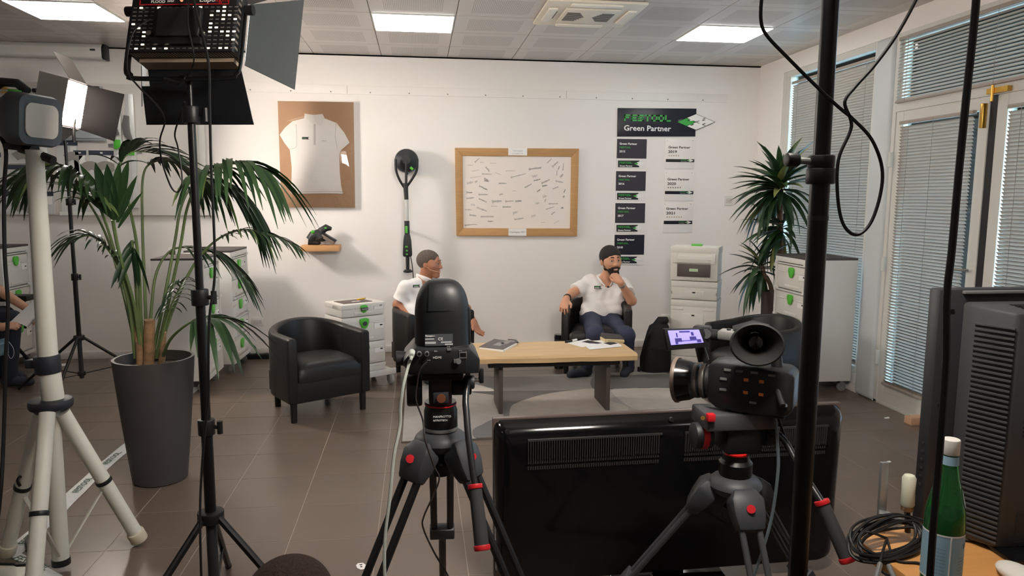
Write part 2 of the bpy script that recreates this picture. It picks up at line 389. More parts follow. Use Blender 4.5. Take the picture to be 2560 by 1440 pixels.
# brass catch plate over the door gap
t = tag(MB().box(XR-.04, XR-.012, 3.70, 3.85, 2.045, 2.075).cyl((XR-.045, 3.80, 2.0), (XR-.045, 3.80, 2.09), .008, n=10).build('bolt_catch', MATS['brass']), 'small brass bolt catch above the gap between glazed doors', 'bolt catch')
# outside: paving and hedge seen between slats
struct(MB().box(XR+.24, XR+9, -4, 12, -.2, -.1).build('pavement', mat('outdoor paving', (190, 196, 204), .9), smooth=False))
hg = MB(); rr = random.Random(3)
for k in range(2600):
    c = V((XR+4.2+rr.uniform(0, .9), rr.uniform(1, 9), rr.uniform(-.05, 2.3))); a = V((rr.uniform(-1, 1), rr.uniform(-1, 1), rr.uniform(-1, 1))).normalized(); bb, cc, _ = frame(a)
    hg.add([c-bb*.06, c+cc*.03, c+bb*.06, c-cc*.03], [(0, 1, 2, 3)])
tag(hg.build('hedge', mat('hedge leaf', (70, 120, 50), .6, var=(5, .4)), smooth=False), 'green hedge outside the glazed doors', 'hedge', kind='stuff')
# ------------------------------------------------------------------ things on the back wall
def wx(px, py, Y=BW):
    p = P(px, py, Y); return p.x, p.z
def wall_box(mb, a, b, y0, y1):                            # a, b: opposite corners (px, py) on the back wall
    (x0, z0), (x1, z1) = wx(*a), wx(*b); return mb.box(min(x0, x1), max(x0, x1), y0, y1, min(z0, z1), max(z0, z1))
def poly_y(mb, pts, y0, y1):                                # pts: (x, z) outline extruded from y0 to y1
    n = len(pts)
    return mb.add([(x, y0, z) for x, z in pts]+[(x, y1, z) for x, z in pts], [tuple(range(n)), tuple(range(n, 2*n))[::-1]]+[(k, (k+1) % n, n+(k+1) % n, n+k) for k in range(n)])
TXT = lambda x, y, z: Matrix.Translation((x, y, z)) @ FACE
# polo shirt behind film
KRAFT = mat('brown card', (184, 148, 118), .8, var=(8, .04))
CLOTHW = mat('white cotton', (242, 238, 234), .85, bump=(120, .12))
fr = thing('shirt_frame', 'white polo shirt pinned on brown card under glossy clear film', 'framed shirt', (*[(a+b)/2 for a, b in zip(wx(704, 518), wx(888, 519))][:1], BW, wx(704, 518)[1]))
c4 = [wx(695, 253), wx(884, 256), wx(888, 519), wx(704, 518)]
poly_y(MB(), c4, BW-.016, BW).build('backing_card', KRAFT, fr, bevel=.0015)
SH = lambda x, y: wx(640+x/3.131, 220+y/3.131)
sh = [(383, 205), (455, 212), (525, 208), (540, 240), (632, 275), (692, 350), (735, 430), (668, 488), (655, 520), (657, 650), (668, 760), (683, 830), (560, 826), (400, 828), (285, 830), (268, 812), (281, 740), (283, 620), (268, 485), (225, 430), (188, 368), (230, 312), (288, 262), (380, 238)]
shirt = poly_y(MB(), [SH(*p) for p in sh], BW-.028, BW-.014).build('shirt', CLOTHW, fr, bevel=.005)
for pts in ([(383, 203), (455, 214), (470, 262), (455, 280), (400, 244)], [(455, 214), (525, 206), (530, 240), (515, 296), (478, 286), (470, 262)]):
    poly_y(MB(), [SH(*p) for p in pts], BW-.034, BW-.026).build('collar', CLOTHW, shirt, bevel=.003)
poly_y(MB(), [SH(*p) for p in [(455, 285), (470, 285), (470, 450), (455, 445)]], BW-.031, BW-.026).build('placket', mat('pale grey cotton', (205, 200, 196), .85), shirt, bevel=.001)
SEAM = mat('seam shade thread', (198, 192, 186), .9)
for pts in ([(318, 285), (324, 400), (322, 455), (312, 470), (268, 482)], [(630, 280), (622, 380), (640, 480)], [(280, 812), (400, 812), (560, 810), (680, 812)]):
    MB().tube([V((SH(*p)[0], BW-.0285, SH(*p)[1])) for p in pts], .0018, n=5).build('seam', SEAM, shirt)
x0, z0 = SH(365, 404); x1, z1 = SH(420, 386)
poly_y(MB(), [(x0, z0), (x1, z0), (x1-.012, (z0+z1)/2), (x1, z1), (x0, z1)], BW-.030, BW-.027).build('badge', NAVY, shirt)
text('FESTOOL', .008, GREENPR, shirt, TXT(x0+.004, BW-.0305, (z0+z1)/2)); text('Green Partner', .006, WHITEPR, shirt, TXT(x0+.004, BW-.0305, z0+.003))
text('festool', .013, mat('grey print', (130, 128, 126), .6), shirt, TXT(*(lambda q: (q[0], BW-.0285, q[1]))(SH(520, 418))))
FILM = glassmat('clear film', (255, 255, 255), .015, ior=1.28, refl=.025, bump=(2.2, .12))
g = MB(); NX, NZ = 40, 56; vs = []
for i in range(NX+1):
    for j in range(NZ+1):
        u, v_ = i/NX, j/NZ
        a = [c4[3][q]*(1-u)+c4[2][q]*u for q in (0, 1)]; b2 = [c4[0][q]*(1-u)+c4[1][q]*u for q in (0, 1)]
        x, z = [a[q]*(1-v_)+b2[q]*v_ for q in (0, 1)]
        e = min(u, 1-u, v_, 1-v_)
        vs.append((x, BW-.036-.009*(1-(2*u-1)**2)-.004*noise.noise(V((u*2.3, v_*3.1, 4)))*min(1, e*8), z))
g.add(vs, [(i*(NZ+1)+j, (i+1)*(NZ+1)+j, (i+1)*(NZ+1)+j+1, i*(NZ+1)+j+1) for i in range(NX) for j in range(NZ)])
g.build('film', FILM, fr)
# signed board in brown frame
WOODF = mat('light brown wood frame', (186, 142, 92), .5, var=(6, .1, (1, 1, 12)), bump=(30, .05))
bo = [wx(1137, 370), wx(1446, 372), wx(1441, 590), wx(1141, 589)]; bi = [wx(1156, 390), wx(1427, 392), wx(1424, 571), wx(1158, 570)]
fr = thing('signed_board', 'white board covered in signatures in a wide brown wooden frame', 'framed board', ((bo[0][0]+bo[1][0])/2, BW, bo[2][1]))
for k in range(4):
    j = (k+1) % 4
    poly_y(MB(), [bo[k], bo[j], bi[j], bi[k]], BW-.03, BW).build('frame_rail', WOODF, fr, bevel=.003)
cv = poly_y(MB(), bi, BW-.018, BW-.002).build('canvas', mat('white signed canvas', (234, 224, 216), .7), fr, smooth=False)
INK = mat('black ink', (34, 32, 36), .7); INKF = mat('faint grey ink', (172, 166, 164), .7)
BP = lambda x, y: wx(1120+x/5.539, 350+y/5.539)
rr = random.Random(11)
def scribble(x, y, w, rot, h, mt, dark=1.2):
    pts = []; n = int(6+w/9); (ax, az) = BP(x, y); k = 1/5.539*.00363
    for q in range(n*3):
        u = q/(n*3-1); amp = h*(.35+.65*abs(noise.noise(V((x*.1+u*9, y*.1, 0)))))*(1.5 if u < .12 or .5 < u < .58 else .7)
        lx = u*w+3*math.sin(q*2.1+x); lz = amp*math.sin(q*1.55+y)*1.15
        c, s_ = math.cos(rot), math.sin(rot)
        pts.append(V((ax+(lx*c-lz*s_)*k, BW-.0188, az+(lx*s_+lz*c)*k)))
    MB().tube(smoothpath(pts, 3), .0005*dark, n=4, flat=.6).build('signature', mt, cv)
for a in [(370, 310, 85, .75, 14, 0), (520, 375, 80, -.85, 22, 0), (470, 470, 135, -.03, 13, 0), (500, 530, 60, -.5, 18, 0), (500, 560, 65, -.2, 20, 0), (700, 600, 110, 0, 16, 0), (862, 520, 225, .25, 17, 0),
          (1115, 405, 180, .12, 24, 0), (1060, 660, 110, .5, 15, 0), (1185, 565, 95, .25, 16, 0), (1290, 600, 130, .42, 20, 0), (1165, 510, 75, .3, 35, 1), (1370, 320, 85, .8, 16, 0), (1440, 375, 110, .75, 20, 0),
          (1520, 410, 50, 1.2, 18, 0), (1500, 490, 70, 1.5, 10, 0), (1585, 420, 100, 1.5, 14, 0), (1550, 520, 60, .9, 25, 0), (1485, 570, 110, -.15, 16, 0), (1445, 680, 90, .4, 14, 0), (1230, 715, 60, .6, 16, 0), (1300, 640, 70, .2, 22, 0),
          (1600, 730, 55, 1.2, 12, 0), (1590, 795, 30, 1, 16, 0), (260, 600, 90, .2, 28, 1), (370, 580, 35, .3, 25, 1), (430, 640, 60, -.3, 18, 0), (485, 665, 65, -.4, 16, 0), (255, 725, 80, -.05, 20, 0), (420, 755, 130, .0, 18, 0),
          (255, 810, 105, .12, 18, 0), (425, 812, 120, -.4, 13, 0), (605, 855, 140, .1, 26, 0), (790, 850, 120, .05, 20, 0), (930, 850, 85, .1, 32, 0), (755, 928, 120, .02, 15, 0), (595, 918, 90, 0, 12, 1), (235, 965, 95, 0, 14, 0), (400, 935, 150, -.35, 18, 0),
          (295, 1035, 100, -.15, 18, 0), (450, 1060, 185, .0, 22, 0), (550, 1125, 75, 0, 12, 0), (230, 1180, 85, .1, 18, 0), (320, 1168, 85, 0, 10, 0), (915, 1100, 130, .15, 20, 0), (895, 1010, 70, .2, 35, 1), (1150, 1060, 65, .3, 28, 1), (1205, 880, 60, .2, 24, 1),
          (1310, 790, 60, .3, 30, 1), (1335, 860, 45, 1.2, 16, 1), (1390, 885, 135, .03, 12, 0), (1350, 960, 125, .3, 14, 0), (1425, 1030, 65, .6, 14, 0), (1560, 940, 35, 0, 26, 0), (1460, 1155, 90, .5, 8, 1), (320, 435, 115, .2, 10, 1), (800, 430, 130, .05, 10, 1), (305, 525, 150, .15, 9, 1),
          (580, 322, 85, 0, 10, 1), (440, 310, 50, 0, 8, 1), (270, 350, 80, 0, 9, 1), (710, 760, 50, .3, 22, 1), (315, 895, 60, -.1, 16, 1), (1280, 1140, 70, 0, 10, 1), (890, 705, 50, 0, 8, 1), (650, 450, 90, -.4, 9, 1)]:
    scribble(*a[:5], INKF if a[5] else INK)
for (a, b2, s1, s2) in (((830, 113), (1088, 217), 'Courmayeur', 'una squadra unica'), ((832, 1224), (1078, 1324), '• Courmayeur 2017 •', '')):
    (x0, z1), (x1, z0) = BP(*a), BP(*b2)
    pl = MB().box(x0, x1, BW-.034, BW-.029, z0, z1).build('name_plate', PAPER, fr, smooth=False)
    text(s1, .022, INKF if s2 else mat('dark grey print', (90, 86, 84), .7), pl, TXT((x0+x1)/2, BW-.0343, (z0+z1)/2+(.002 if s2 else -.006)), 'CENTER', sx=.85)
    if s2: text(s2, .016, INKF, pl, TXT((x0+x1)/2, BW-.0343, (z0+z1)/2-.02), 'CENTER', sx=.9)
# ---------------- green partner signs
SG = lambda x, y: wx(1500+x/3.4286, 250+y/3.4286)
def sgbox(mb, x0, y0, x1, y1, ya, yb):
    a, b2 = SG(x0, y0), SG(x1, y1); return mb.box(a[0], b2[0], ya, yb, b2[1], a[1])
def sgtext(s, x, y, cap, mt, parent, Y, bold=0, width=None):
    p = SG(x, y); k = SG(x, y)[1]-SG(x, y+cap)[1]          # cap height in metres
    o = text(s, k/.69, mt, parent, TXT(p[0], Y, p[1]), bold=bold)
    if width:
        w = SG(x+width, y)[0]-p[0]; xs_ = [v.co.x for v in o.data.vertices]; x0_ = min(xs_); f = w/(max(xs_)-x0_)
        for v in o.data.vertices: v.co.x = x0_+(v.co.x-x0_)*f
    return o
def festool(x, y, w, h, parent, Y):
    p = SG(x, y); W_ = SG(x+w, y)[0]-p[0]; H_ = SG(x, y-h)[1]-p[1]; lw = W_/(7+6*.16)
    mb = MB(); blockword(mb, 'FESTOOL', H_, TXT(p[0], Y, p[1]), w=lw, gap=.16*lw/H_, th=.24)
    return mb.build('lettering', GREENPR, parent, smooth=False)
SIGNN = mat('navy sign board', (28, 29, 44), .35); SIGNG = mat('dark slate sign board', (58, 54, 64), .35)
PLEXI = mat('clear acrylic plate', (238, 233, 229), .25, coat=.3)
def puzzle(cx, cy, sx, sy, parent, Y, full=False):
    D_ = lambda u, v_: SG(cx+(u-v_)*sx, cy+(u+v_)*sy)       # u,v in -1..1 diamond axes
    def piece(u0, u1, v0, v1, mt):
        poly_y(MB(), [D_(u0, v0), D_(u1, v0), D_(u1, v1), D_(u0, v1)], Y-.004, Y).build('puzzle_piece', mt, parent, smooth=False)
    g = .04 if full else .08
    poly_y(MB(), [D_(-.56, -.53), D_(.53, -.53), D_(.53, .53), D_(-.53, .56)], Y-.001, Y+.004).build('puzzle_edge', INK if full else WHITEPR, parent, smooth=False)
    piece(-.5, -g/2, g/2, .5, GREENPR)
    for q in ((-.5, -g/2, -.5, -g/2), (g/2, .5, -.5, -g/2), (g/2, .5, g/2, .5)): piece(*q, WHITEPR)
    if full:                                                # the knobs of the jigsaw
        for (u, v_, mt) in ((0, .26, GREENPR), (-.26, 0, WHITEPR), (.26, 0, WHITEPR), (0, -.26, WHITEPR)):
            pts = [D_(u+.09*math.cos(a*pi/5), v_+.09*math.sin(a*pi/5)) for a in range(10)]
            poly_y(MB(), pts, Y-.0048, Y).build('puzzle_knob', mt, parent, smooth=False)
        for (u, v_) in ((.08, .3), (-.3, .09), (.34, -.08), (.09, -.32)):
            pts = [D_(u+.03*math.cos(a*pi/4), v_+.09*math.sin(a*pi/4)) for a in range(8)]
            poly_y(MB(), pts, Y-.0054, Y).build('puzzle_gap', INK, parent, smooth=False)
hd = thing('partner_sign', 'large navy header sign with green lettering and jigsaw emblem', 'sign', (SG(480, 313)[0], BW, SG(480, 313)[1]), group='partner signs')
poly_y(MB(), [SG(*p) for p in [(150, 70), (823, 75), (822, 128), (665, 176), (815, 262), (814, 313), (146, 313)]], BW-.012, BW).build('board', SIGNN, hd, bevel=.001)
festool(203, 180, 400, 56, hd, BW-.0125); sgtext('Green Partner', 200, 262, 45, WHITEPR, hd, BW-.0125, .0012, width=403)
puzzle(818, 190, 158*1.0, 67, hd, BW-.0125, True)
for x, y, yr, mt in ((145, 333, '2015', SIGNG), (137, 610, '2016', SIGNG), (131, 884, '2017', SIGNG), (124, 1155, '2018', SIGNN)):
    t = thing('partner_sign', {'2015': 'dark plaque reading 2015, topmost of the left column', '2016': 'dark plaque reading 2016, second down the left column', '2017': 'dark plaque reading 2017, third down the left column', '2018': 'navy plaque reading 2018 behind the head of the bearded man'}[yr], 'sign', (SG(x+125, y+257)[0], BW, SG(x, y+257)[1]), group='partner signs')
    sgbox(MB(), x, y, x+250, y+255, BW-.006, BW).build('plate', PLEXI, t, smooth=False)
    sgbox(MB(), x, y, x+250, y+170, BW-.009, BW-.005).build('panel', mt, t, smooth=False)
    sgtext('Green Partner', x+19, y+50, 17, WHITEPR, t, BW-.0095, .0008, width=151); festool(x+19, y+80, 98, 14, t, BW-.0095)
    sgtext(yr, x+18, y+116, 17, WHITEPR, t, BW-.0095, .0008, width=50)
    a = x+8
    poly_y(MB(), [SG(*p) for p in [(a, y+186), (a+182, y+186), (a+182, y+198), (a+135, y+213), (a+180, y+233), (a+180, y+244), (a, y+244)]], BW-.009, BW-.005).build('flag', SIGNN if yr == '2018' else mat('near black print', (40, 42, 44), .4), t, smooth=False)
    festool(a+11, y+213, 110, 17, t, BW-.0095); sgtext('Green Partner', a+11, y+238, 13, WHITEPR, t, BW-.0095, .0005, width=112)
    puzzle(a+180, y+213, 45, 18, t, BW-.007)
for x, y, yr, n, mt in ((563, 338, '2019', 5, SIGNG), (555, 612, '2020', 6, SIGNN), (545, 882, '2021', 7, SIGNN)):
    t = thing('partner_sign', 'clear plaque reading %s with %s stars in the right column' % (yr, {5: 'five', 6: 'six', 7: 'seven'}[n]), 'sign', (SG(x+121, y+254)[0], BW, SG(x, y+254)[1]), group='partner signs')
    sgbox(MB(), x, y, x+242, y+254, BW-.006, BW).build('plate', PLEXI, t, bevel=.001)
    dy = 6 if yr != '2021' else -12
    sgtext('Green Partner', x+20, y+70+dy, 19, mat('charcoal print', (62, 58, 58), .6), t, BW-.0065, .0007, width=188); sgtext(yr, x+20, y+110+dy, 22, MATS['charcoal print'], t, BW-.0065, .0009, width=74)
    for k in range(n):
        c = SG(x+28+k*(20 if n == 5 else 20.5), y+133+dy); R = .0088
        poly_y(MB(), [(c[0]+(R if q % 2 == 0 else R*.42)*math.sin(q*pi/5), c[1]+(R if q % 2 == 0 else R*.42)*math.cos(q*pi/5)) for q in range(10)], BW-.0075, BW-.0055).build('star', mat('gold print', (176, 152, 110), .5) if n != 6 else mat('bronze print', (96, 84, 70), .5), t, smooth=False)
    sgbox(MB(), x, y+168 if n < 7 else y+153, x+242, y+196 if n < 7 else y+181, BW-.009, BW-.005).build('bar', SIGNN if n != 5 else mat('near black print', (40, 42, 44), .4), t, smooth=False)
    yb = y+168 if n < 7 else y+153
    festool(x+127, yb+12, 50, 7, t, BW-.0095); sgtext('Green Partner', x+127, yb+23, 6, WHITEPR, t, BW-.0095, 0, width=50); puzzle(x+207, yb+14, 26, 11, t, BW-.0095)
    for (dx, dz) in ((12, 12), (230, 12)):
        c = SG(x+dx, y+dz); MB().cyl((c[0], BW-.008, c[1]), (c[0], BW-.005, c[1]), .004, n=8).build('screw', STEEL, t)
# ---------------- shelf with small sander
SW = mat('beech shelf', (196, 146, 98), .5, var=(8, .08, (1, 8, 8)))
a, b2 = P(752, 614, 6.56), P(848, 628, 6.56)
tag(MB().box(a.x, b2.x, 6.55, BW, b2.z, a.z).build('wall_shelf', SW, bevel=.002), 'small beech wall shelf below the framed shirt', 'shelf')
zs = a.z
t = thing('cordless_sander', 'black and green hand sander standing on the small wall shelf', 'power tool', (P(800, 613, 6.64).x, 6.645, zs))
MB().tube([(-.085, 0, .045), (-.055, 0, .085), (-.02, 0, .10), (.01, 0, .06), (.015, 0, .03)], [.04, .045, .05, .055, .035], n=14).build('body', SATIN, t, world=False)
MB().tube([(-.005, 0, .06), (.02, 0, .13), (.06, 0, .155), (.105, 0, .145)], [.04, .035, .032, .014], n=12).build('grip', SATIN, t, world=False)
MB().tube([(-.10, 0, .03), (-.02, 0, .02), (.0, 0, .03)], [.03, .028, .02], n=12).build('motor', BLACKP, t, world=False)
M_ = Matrix.Translation((.075, 0, .055)) @ Matrix.Rotation(math.radians(32), 4, 'Y')
MB().box(-.065, .065, -.045, .045, -.02, .012, M_).build('sanding_pad', mat('taupe pad', (120, 108, 100), .7), t, world=False, bevel=.006)
MB().box(-.068, .068, -.048, .048, .012, .026, M_).build('pad_cover', BLACKP, t, world=False, bevel=.005)
MB().sphere((-.055, -.035, .118), (.018, .02, .016)).build('button', GREEN, t, world=False)
MB().box(.045, .065, -.035, -.02, .146, .16).build('switch', GREEN, t, world=False, bevel=.003)
# ---------------- long reach sander hung on the wall
Yt = 6.58
pt = lambda x, y, Y=Yt: P(x, y, Y)
t = thing('wall_sander', 'long black wall sander with silver tube hung on the wall', 'power tool', (pt(1018, 682).x, Yt, pt(1018, 682).z))
c = pt(1016, 401)
MB().lathe([(.02, -.16), (.104, -.155), (.108, -.09), (.10, -.05), (.06, -.03), (.03, -.015)], 40, Matrix.Translation(c) @ Matrix.Rotation(pi/2, 4, 'X') @ Matrix.Translation((0, 0, .0))).build('sanding_head', SATIN, t)
MB().lathe([(.005, .01), (.034, .008), (.036, -.02), (.05, -.035)], 24, Matrix.Translation(c) @ Matrix.Rotation(pi/2, 4, 'X')).build('hub', BLACKP, t)
for s in (-1, 1): MB().tube(smoothpath([pt(1016+s*27, 398), pt(1016+s*26, 425), pt(1014+s*16, 448), pt(1013+s*3, 468)], 5), .011, n=8, hint=V((0, 1, 0))).build('fork', BLACKP, t)
MB().tube([pt(1016, 405), pt(1015, 470)], .012, n=8).build('fork', BLACKP, t)
MB().cyl(pt(1026, 418, Yt-.02), pt(1032, 424, Yt-.02), .012, n=10).build('release_button', GREEN, t)
MB().tube([pt(1014, 458), pt(1014.5, 472), pt(1016, 499)], [.026, .021, .019], n=14).build('neck', SATIN, t)
MB().tube([pt(1016, 497), pt(1017, 554)], .017, n=14).build('tube', mat('silver aluminium tube', (206, 204, 202), .3, metal=.4), t)
MB().tube([pt(1017, 552), pt(1018, 588)], .023, n=14).build('front_grip', SATIN, t)
M_ = Matrix.Translation(pt(1016, 574, Yt-.02))
MB().box(-.011, .011, -.008, .004, -.032, .032, M_).build('grip_button', GREEN, t, bevel=.004)
q0, q1 = pt(1018, 586), pt(1019, 641)
MB().rings([[V((p.x+w*cx_, Yt+dd*cy_, p.z)) for cx_, cy_ in ((-1, -1), (1, -1), (1, 1), (-1, 1))] for p, w, dd in ((q0, .026, .025), (q0.lerp(q1, .3), .036, .03), (q0.lerp(q1, .9), .042, .035), (q1, .036, .03))]).build('motor_housing', SATIN, t, bevel=.006)
for yy, w in ((617, .011), (627, .008), (636, .008)):
    p = pt(1016 if yy < 620 else 1017, yy, Yt-.037); MB().cbox(p, (w*2, .008, .014)).build('control_button', GREEN, t, bevel=.002)
MB().tube([q1, pt(1019, 676)], [.018, .015], n=12).build('rear_grip', SATIN, t)
MB().lathe([(.012, 0), (.04, .006), (.044, .015), (.03, .028), (.014, .034)], 20, Matrix.Translation(pt(1020, 682))).build('end_cap', SATIN, t)
MB().tube(smoothpath([pt(1026, 640), pt(1030, 660), pt(1033, 690), pt(1034, 730)], 5), .004, n=6).build('power_cord', CABLE, t)
MB().box(c.x-.012, c.x+.012, c.y+.15, BW, c.z-.12, c.z-.09).build('wall_bracket', SATIN, t); MB().box(q0.x-.012, q0.x+.012, Yt+.02, BW, q0.z+.02, q0.z+.04).build('wall_bracket', SATIN, t)
# ---------------- sockets and switches
for (px, py, w, h, lab) in ((645, 804, .105, .068, 'white three-gang wall socket between cabinet and empty armchair'), (1665, 795, .1, .07, 'white wall socket behind the black rucksack'), (1821, 502, .085, .09, 'white light switch on the wall behind the spiky plant')):
    p = P(px, py, BW); t = thing('wall_socket' if 'socket' in lab else 'light_switch', lab, 'socket' if 'socket' in lab else 'switch', p)
    MB().cbox((0, -.006, 0), (w, .012, h)).build('plate', WHITEP, t, world=False, bevel=.003)
    for k in range(3): MB().cbox(((k-1)*w*.24, -.013, 0), (w*.2, .004, h*.5)).build('module', mat('off white plastic', (206, 202, 196), .45), t, world=False, bevel=.001)
# ---------------- projector screen case
a = P(0, 140, 6.66)
t = thing('projector_screen', 'white rolled projector screen case under the ceiling', 'projector screen', (-3.2, 6.66, wx(100, 140)[1]))
z0, z1 = P(200, 144, 6.62).z, P(200, 109, 6.62).z; xe = P(268, 130, 6.66).x
pr = [(6.60, z0+.01), (6.615, z0), (6.70, z0), (6.70, z1), (6.62, z1), (6.598, z1-.03)]
n = len(pr)
MB().rings([[V((x, y, z)) for y, z in pr] for x in (-4.6, xe-.02)]).build('case', WHITEP, t, bevel=.004)
MB().rings([[V((x, 6.65+(y-6.65)*1.08, z0+(z-z0)*1.1-.01)) for y, z in pr] for x in (xe-.022, xe)]).build('end_cap', BLACKP, t, bevel=.003)
MB().box(xe-.11, xe-.07, 6.596, 6.6, z0+.055, z0+.07).build('badge', mat('dark badge', (60, 60, 66), .4), t)
MB().box(-4.6, xe-.02, 6.7, BW, z1-.02, z1).build('bracket', STEEL, t)
# ---------------- product display board at the left
BRD = mat('pale grey display board', (214, 208, 202), .6)
tb = thing('display_board', 'white wall display board with rows of sanding abrasive cards', 'display board', (-2.9, BW, 1.28))
x0, x1 = -4.2, wx(533, 500)[0]; z0, z1 = wx(300, 538)[1], wx(300, 212)[1]
MB().box(x0, x1, BW-.05, BW, z0, z1).build('panel', BRD, tb, bevel=.002)
for (px) in (447, 476):
    X = wx(px, 400)[0]; MB().box(X, X+.006, BW-.056, BW-.049, z0, z1).build('upright', WHITEP, tb, smooth=False)
X = wx(505, 400)[0]; MB().box(X, X+.05, BW-.075, BW-.05, z0, z1).build('edge_profile', WHITEP, tb, bevel=.003)
CARD = mat('pale card', (205, 205, 204), .6); HDR = mat('slate blue header', (60, 66, 82), .5)
Yb = BW-.055
def dcard(px0, py0, px1, py1, fan=True):
    (a0, b0), (a1, b1) = wx(px0, py0, Yb), wx(px1, py1, Yb)
    c = MB().box(a0, a1, Yb-.006, Yb, b1, b0).build('card', CARD, tb, smooth=False)
    MB().box(a0, a1, Yb-.009, Yb-.004, b0-.038, b0).build('card_header', HDR, c, smooth=False)
    MB().box((a0+a1)/2-.01, (a0+a1)/2+.01, Yb-.0095, Yb-.008, b0-.026, b0-.014).build('emblem', WHITEPR, c, smooth=False)
    if fan:
        for q in range(6):
            aa = math.radians(35+q*18); cx_, cz = a0+.13, b0-.2; r0, r1 = .04, .11
            u = V((math.cos(aa), 0, math.sin(aa))); w = V((-u.z, 0, u.x))*.014; cc = V((cx_, Yb-.008-.0005*q, cz))
            MB().quad(cc+u*r0-w, cc+u*r0+w, cc+u*r1+w*1.3, cc+u*r1-w*1.3).build('sample_strip', mat('abrasive grey', (150, 146, 140), .9), c, smooth=False)
    MB().box(a1-.06, a1-.012, Yb-.0085, Yb-.005, b0-.11, b0-.045).build('icon', WHITEPR, c, smooth=False)
    return c
for r in ((12, 348, 125, 410), (12, 412, 132, 474), (12, 478, 138, 536), (140, 352, 200, 440), (184, 376, 220, 440), (222, 376, 296, 535), (150, 452, 220, 535), (-120, 455, 8, 536), (-120, 380, 8, 450)): dcard(*r)
MB().box(*wx(120, 0)[:1], wx(295, 0)[0], Yb-.012, Yb, z0+.0, z0+.03).build('price_rail', WHITEP, tb, smooth=False)
# glass-topped panel with two clips
(a0, b0), (a1, b1) = wx(130, 212, 6.66), wx(262, 352, 6.66)
t = thing('sample_case', 'shallow clear-fronted wall case with two black clips', 'display case', ((a0+a1)/2, 6.69, b1))
MB().box(a0, a1, 6.67, BW-.05, b1, b0).build('case_back', mat('blue grey case', (168, 174, 176), .4), t, bevel=.003)
MB().box(a0+.02, a1-.03, 6.662, 6.668, b1+.02, b0-.08).build('front_sheet', mat('glossy grey sheet', (190, 194, 196), .15), t, bevel=.001)
for (px, py) in ((148, 221), (240, 221)):
    p = P(px, py, 6.655); k = MB().cbox(p, (.05, .03, .035)).build('clip', BLACKP, t, bevel=.006); MB().cyl(p+V((-.03, -.005, -.03)), p+V((-.03, -.005, -.01)), .012, n=10).build('clip_screw', CHROME, t)
for f_ in (.25, .5): MB().box(a0+.02, a1-.03, 6.66, 6.663, b1+(b0-b1)*f_, b1+(b0-b1)*f_+.003).build('joint', SATIN, t)
# two guide rails with splinter guards on the board
for n, (pa, pb, pc, lab) in enumerate((((289, 248), (302, 520), (298, 290), 'white guide rail with clear guard, left of the pair on the board'), ((322, 235), (336, 520), (322, 305), 'white guide rail with clear guard, right of the pair on the board'))):
    A, B = P(*pa, 6.68), P(*pb, 6.68); t = thing('guide_rail', lab, 'guide rail', B, group='guide rails on the board')
    d = (A-B); L_ = d.length; M_ = Matrix.Translation(B) @ d.to_track_quat('Z', 'Y').to_matrix().to_4x4()
    M_ = Matrix.Translation(B) @ Matrix.Rotation(math.atan2(d.x, d.z), 4, 'Y')
    MB().box(-.034, .034, -.006, .012, 0, L_, M_).box(-.004, .004, -.014, -.005, 0, L_, M_).build('rail', mat('white aluminium', (218, 218, 216), .35, metal=.2), t, bevel=.001)
    zc = (P(*pc, 6.68)-B).length
    MB().tube([M_ @ V((-.02, -.025, zc+.05)), M_ @ V((-.03, -.03, zc-.03)), M_ @ V((-.02, -.03, zc-.1)), M_ @ V((.01, -.025, zc-.16))], [.022, .03, .03, .018], n=10, flat=.5, hint=V((0, 1, 0))).build('guard', mat('smoked clear plastic', (110, 108, 108), .15, coat=.5), t)
    MB().box(-.026, .026, -.02, -.004, zc-.28, zc-.2, M_).build('green_label', GREEN, t, bevel=.001)
    MB().box(-.08, .08, .005, .025, zc-.26, zc-.235, M_).build('bracket', STEEL, t)
# white lamp rod at upper left edge
A, B = P(-60, 226, 6.66), P(92, 226, 6.66)
t = thing('hanging_rail', 'short steel rail with black end above the display cards', 'rail', (B.x, BW, B.z))
MB().cyl(A, B, .012, n=10).build('rod', STEEL, t); MB().cyl(B-V((.03, 0, 0)), B, .017, n=10).build('end_stop', BLACKP, t); MB().box(B.x-.09, B.x-.03, 6.66, BW-.05, B.z-.28, B.z+.01).build('bracket', mat('silver bracket', (180, 180, 176), .4), t)
A = P(10, 215, 6.66); MB().box(A.x-.02, A.x+.02, 6.65, 6.68, A.z-.06, A.z+.06).build('brass_hook', mat('brass', (190, 150, 70), .3), t, bevel=.004)
# ------------------------------------------------------------------ rug
def fpoly(pts, z=0.0): return [(lambda q: (q.x, q.y))(PZ(x, y, z)) for x, y in pts]
RX0, RX1, RY0, RY1 = -.11, 2.03, 4.19, 5.70
rug = thing('rug', 'grey patterned rug with curved shapes under the coffee table', 'rug', ((RX0+RX1)/2, (RY0+RY1)/2, 0))
rug_m = lambda n, c: mat('rug pile '+n, c, .95, bump=(260, .5), var=(14, .08), sheen=.3)
MB().box(RX0, RX1, RY0, RY1, 0, .010).build('pile', rug_m('grey', (142, 134, 127)), rug, smooth=False)
MB().box(RX0-.006, RX1+.006, RY0-.006, RY1+.006, 0, .008).build('binding', mat('dark rug binding', (92, 84, 78), .9), rug, smooth=False)
def patch(n, c, pts, z):
    MB().prism([(max(RX0, min(RX1, x)), max(RY0, min(RY1, y))) for x, y in [(lambda q: (q.x, q.y))(q) for q in smoothpath([V((*p, 0)) for p in fpoly(pts)], 5, True)]], .0095, z).build('patch', rug_m(n, c), rug, smooth=False)
patch('mid grey', (120, 114, 109), [(1000, 946), (1200, 946), (1480, 944), (1490, 962), (1480, 978), (1380, 980), (1260, 981), (1220, 975), (1190, 965), (1000, 966)], .0115)
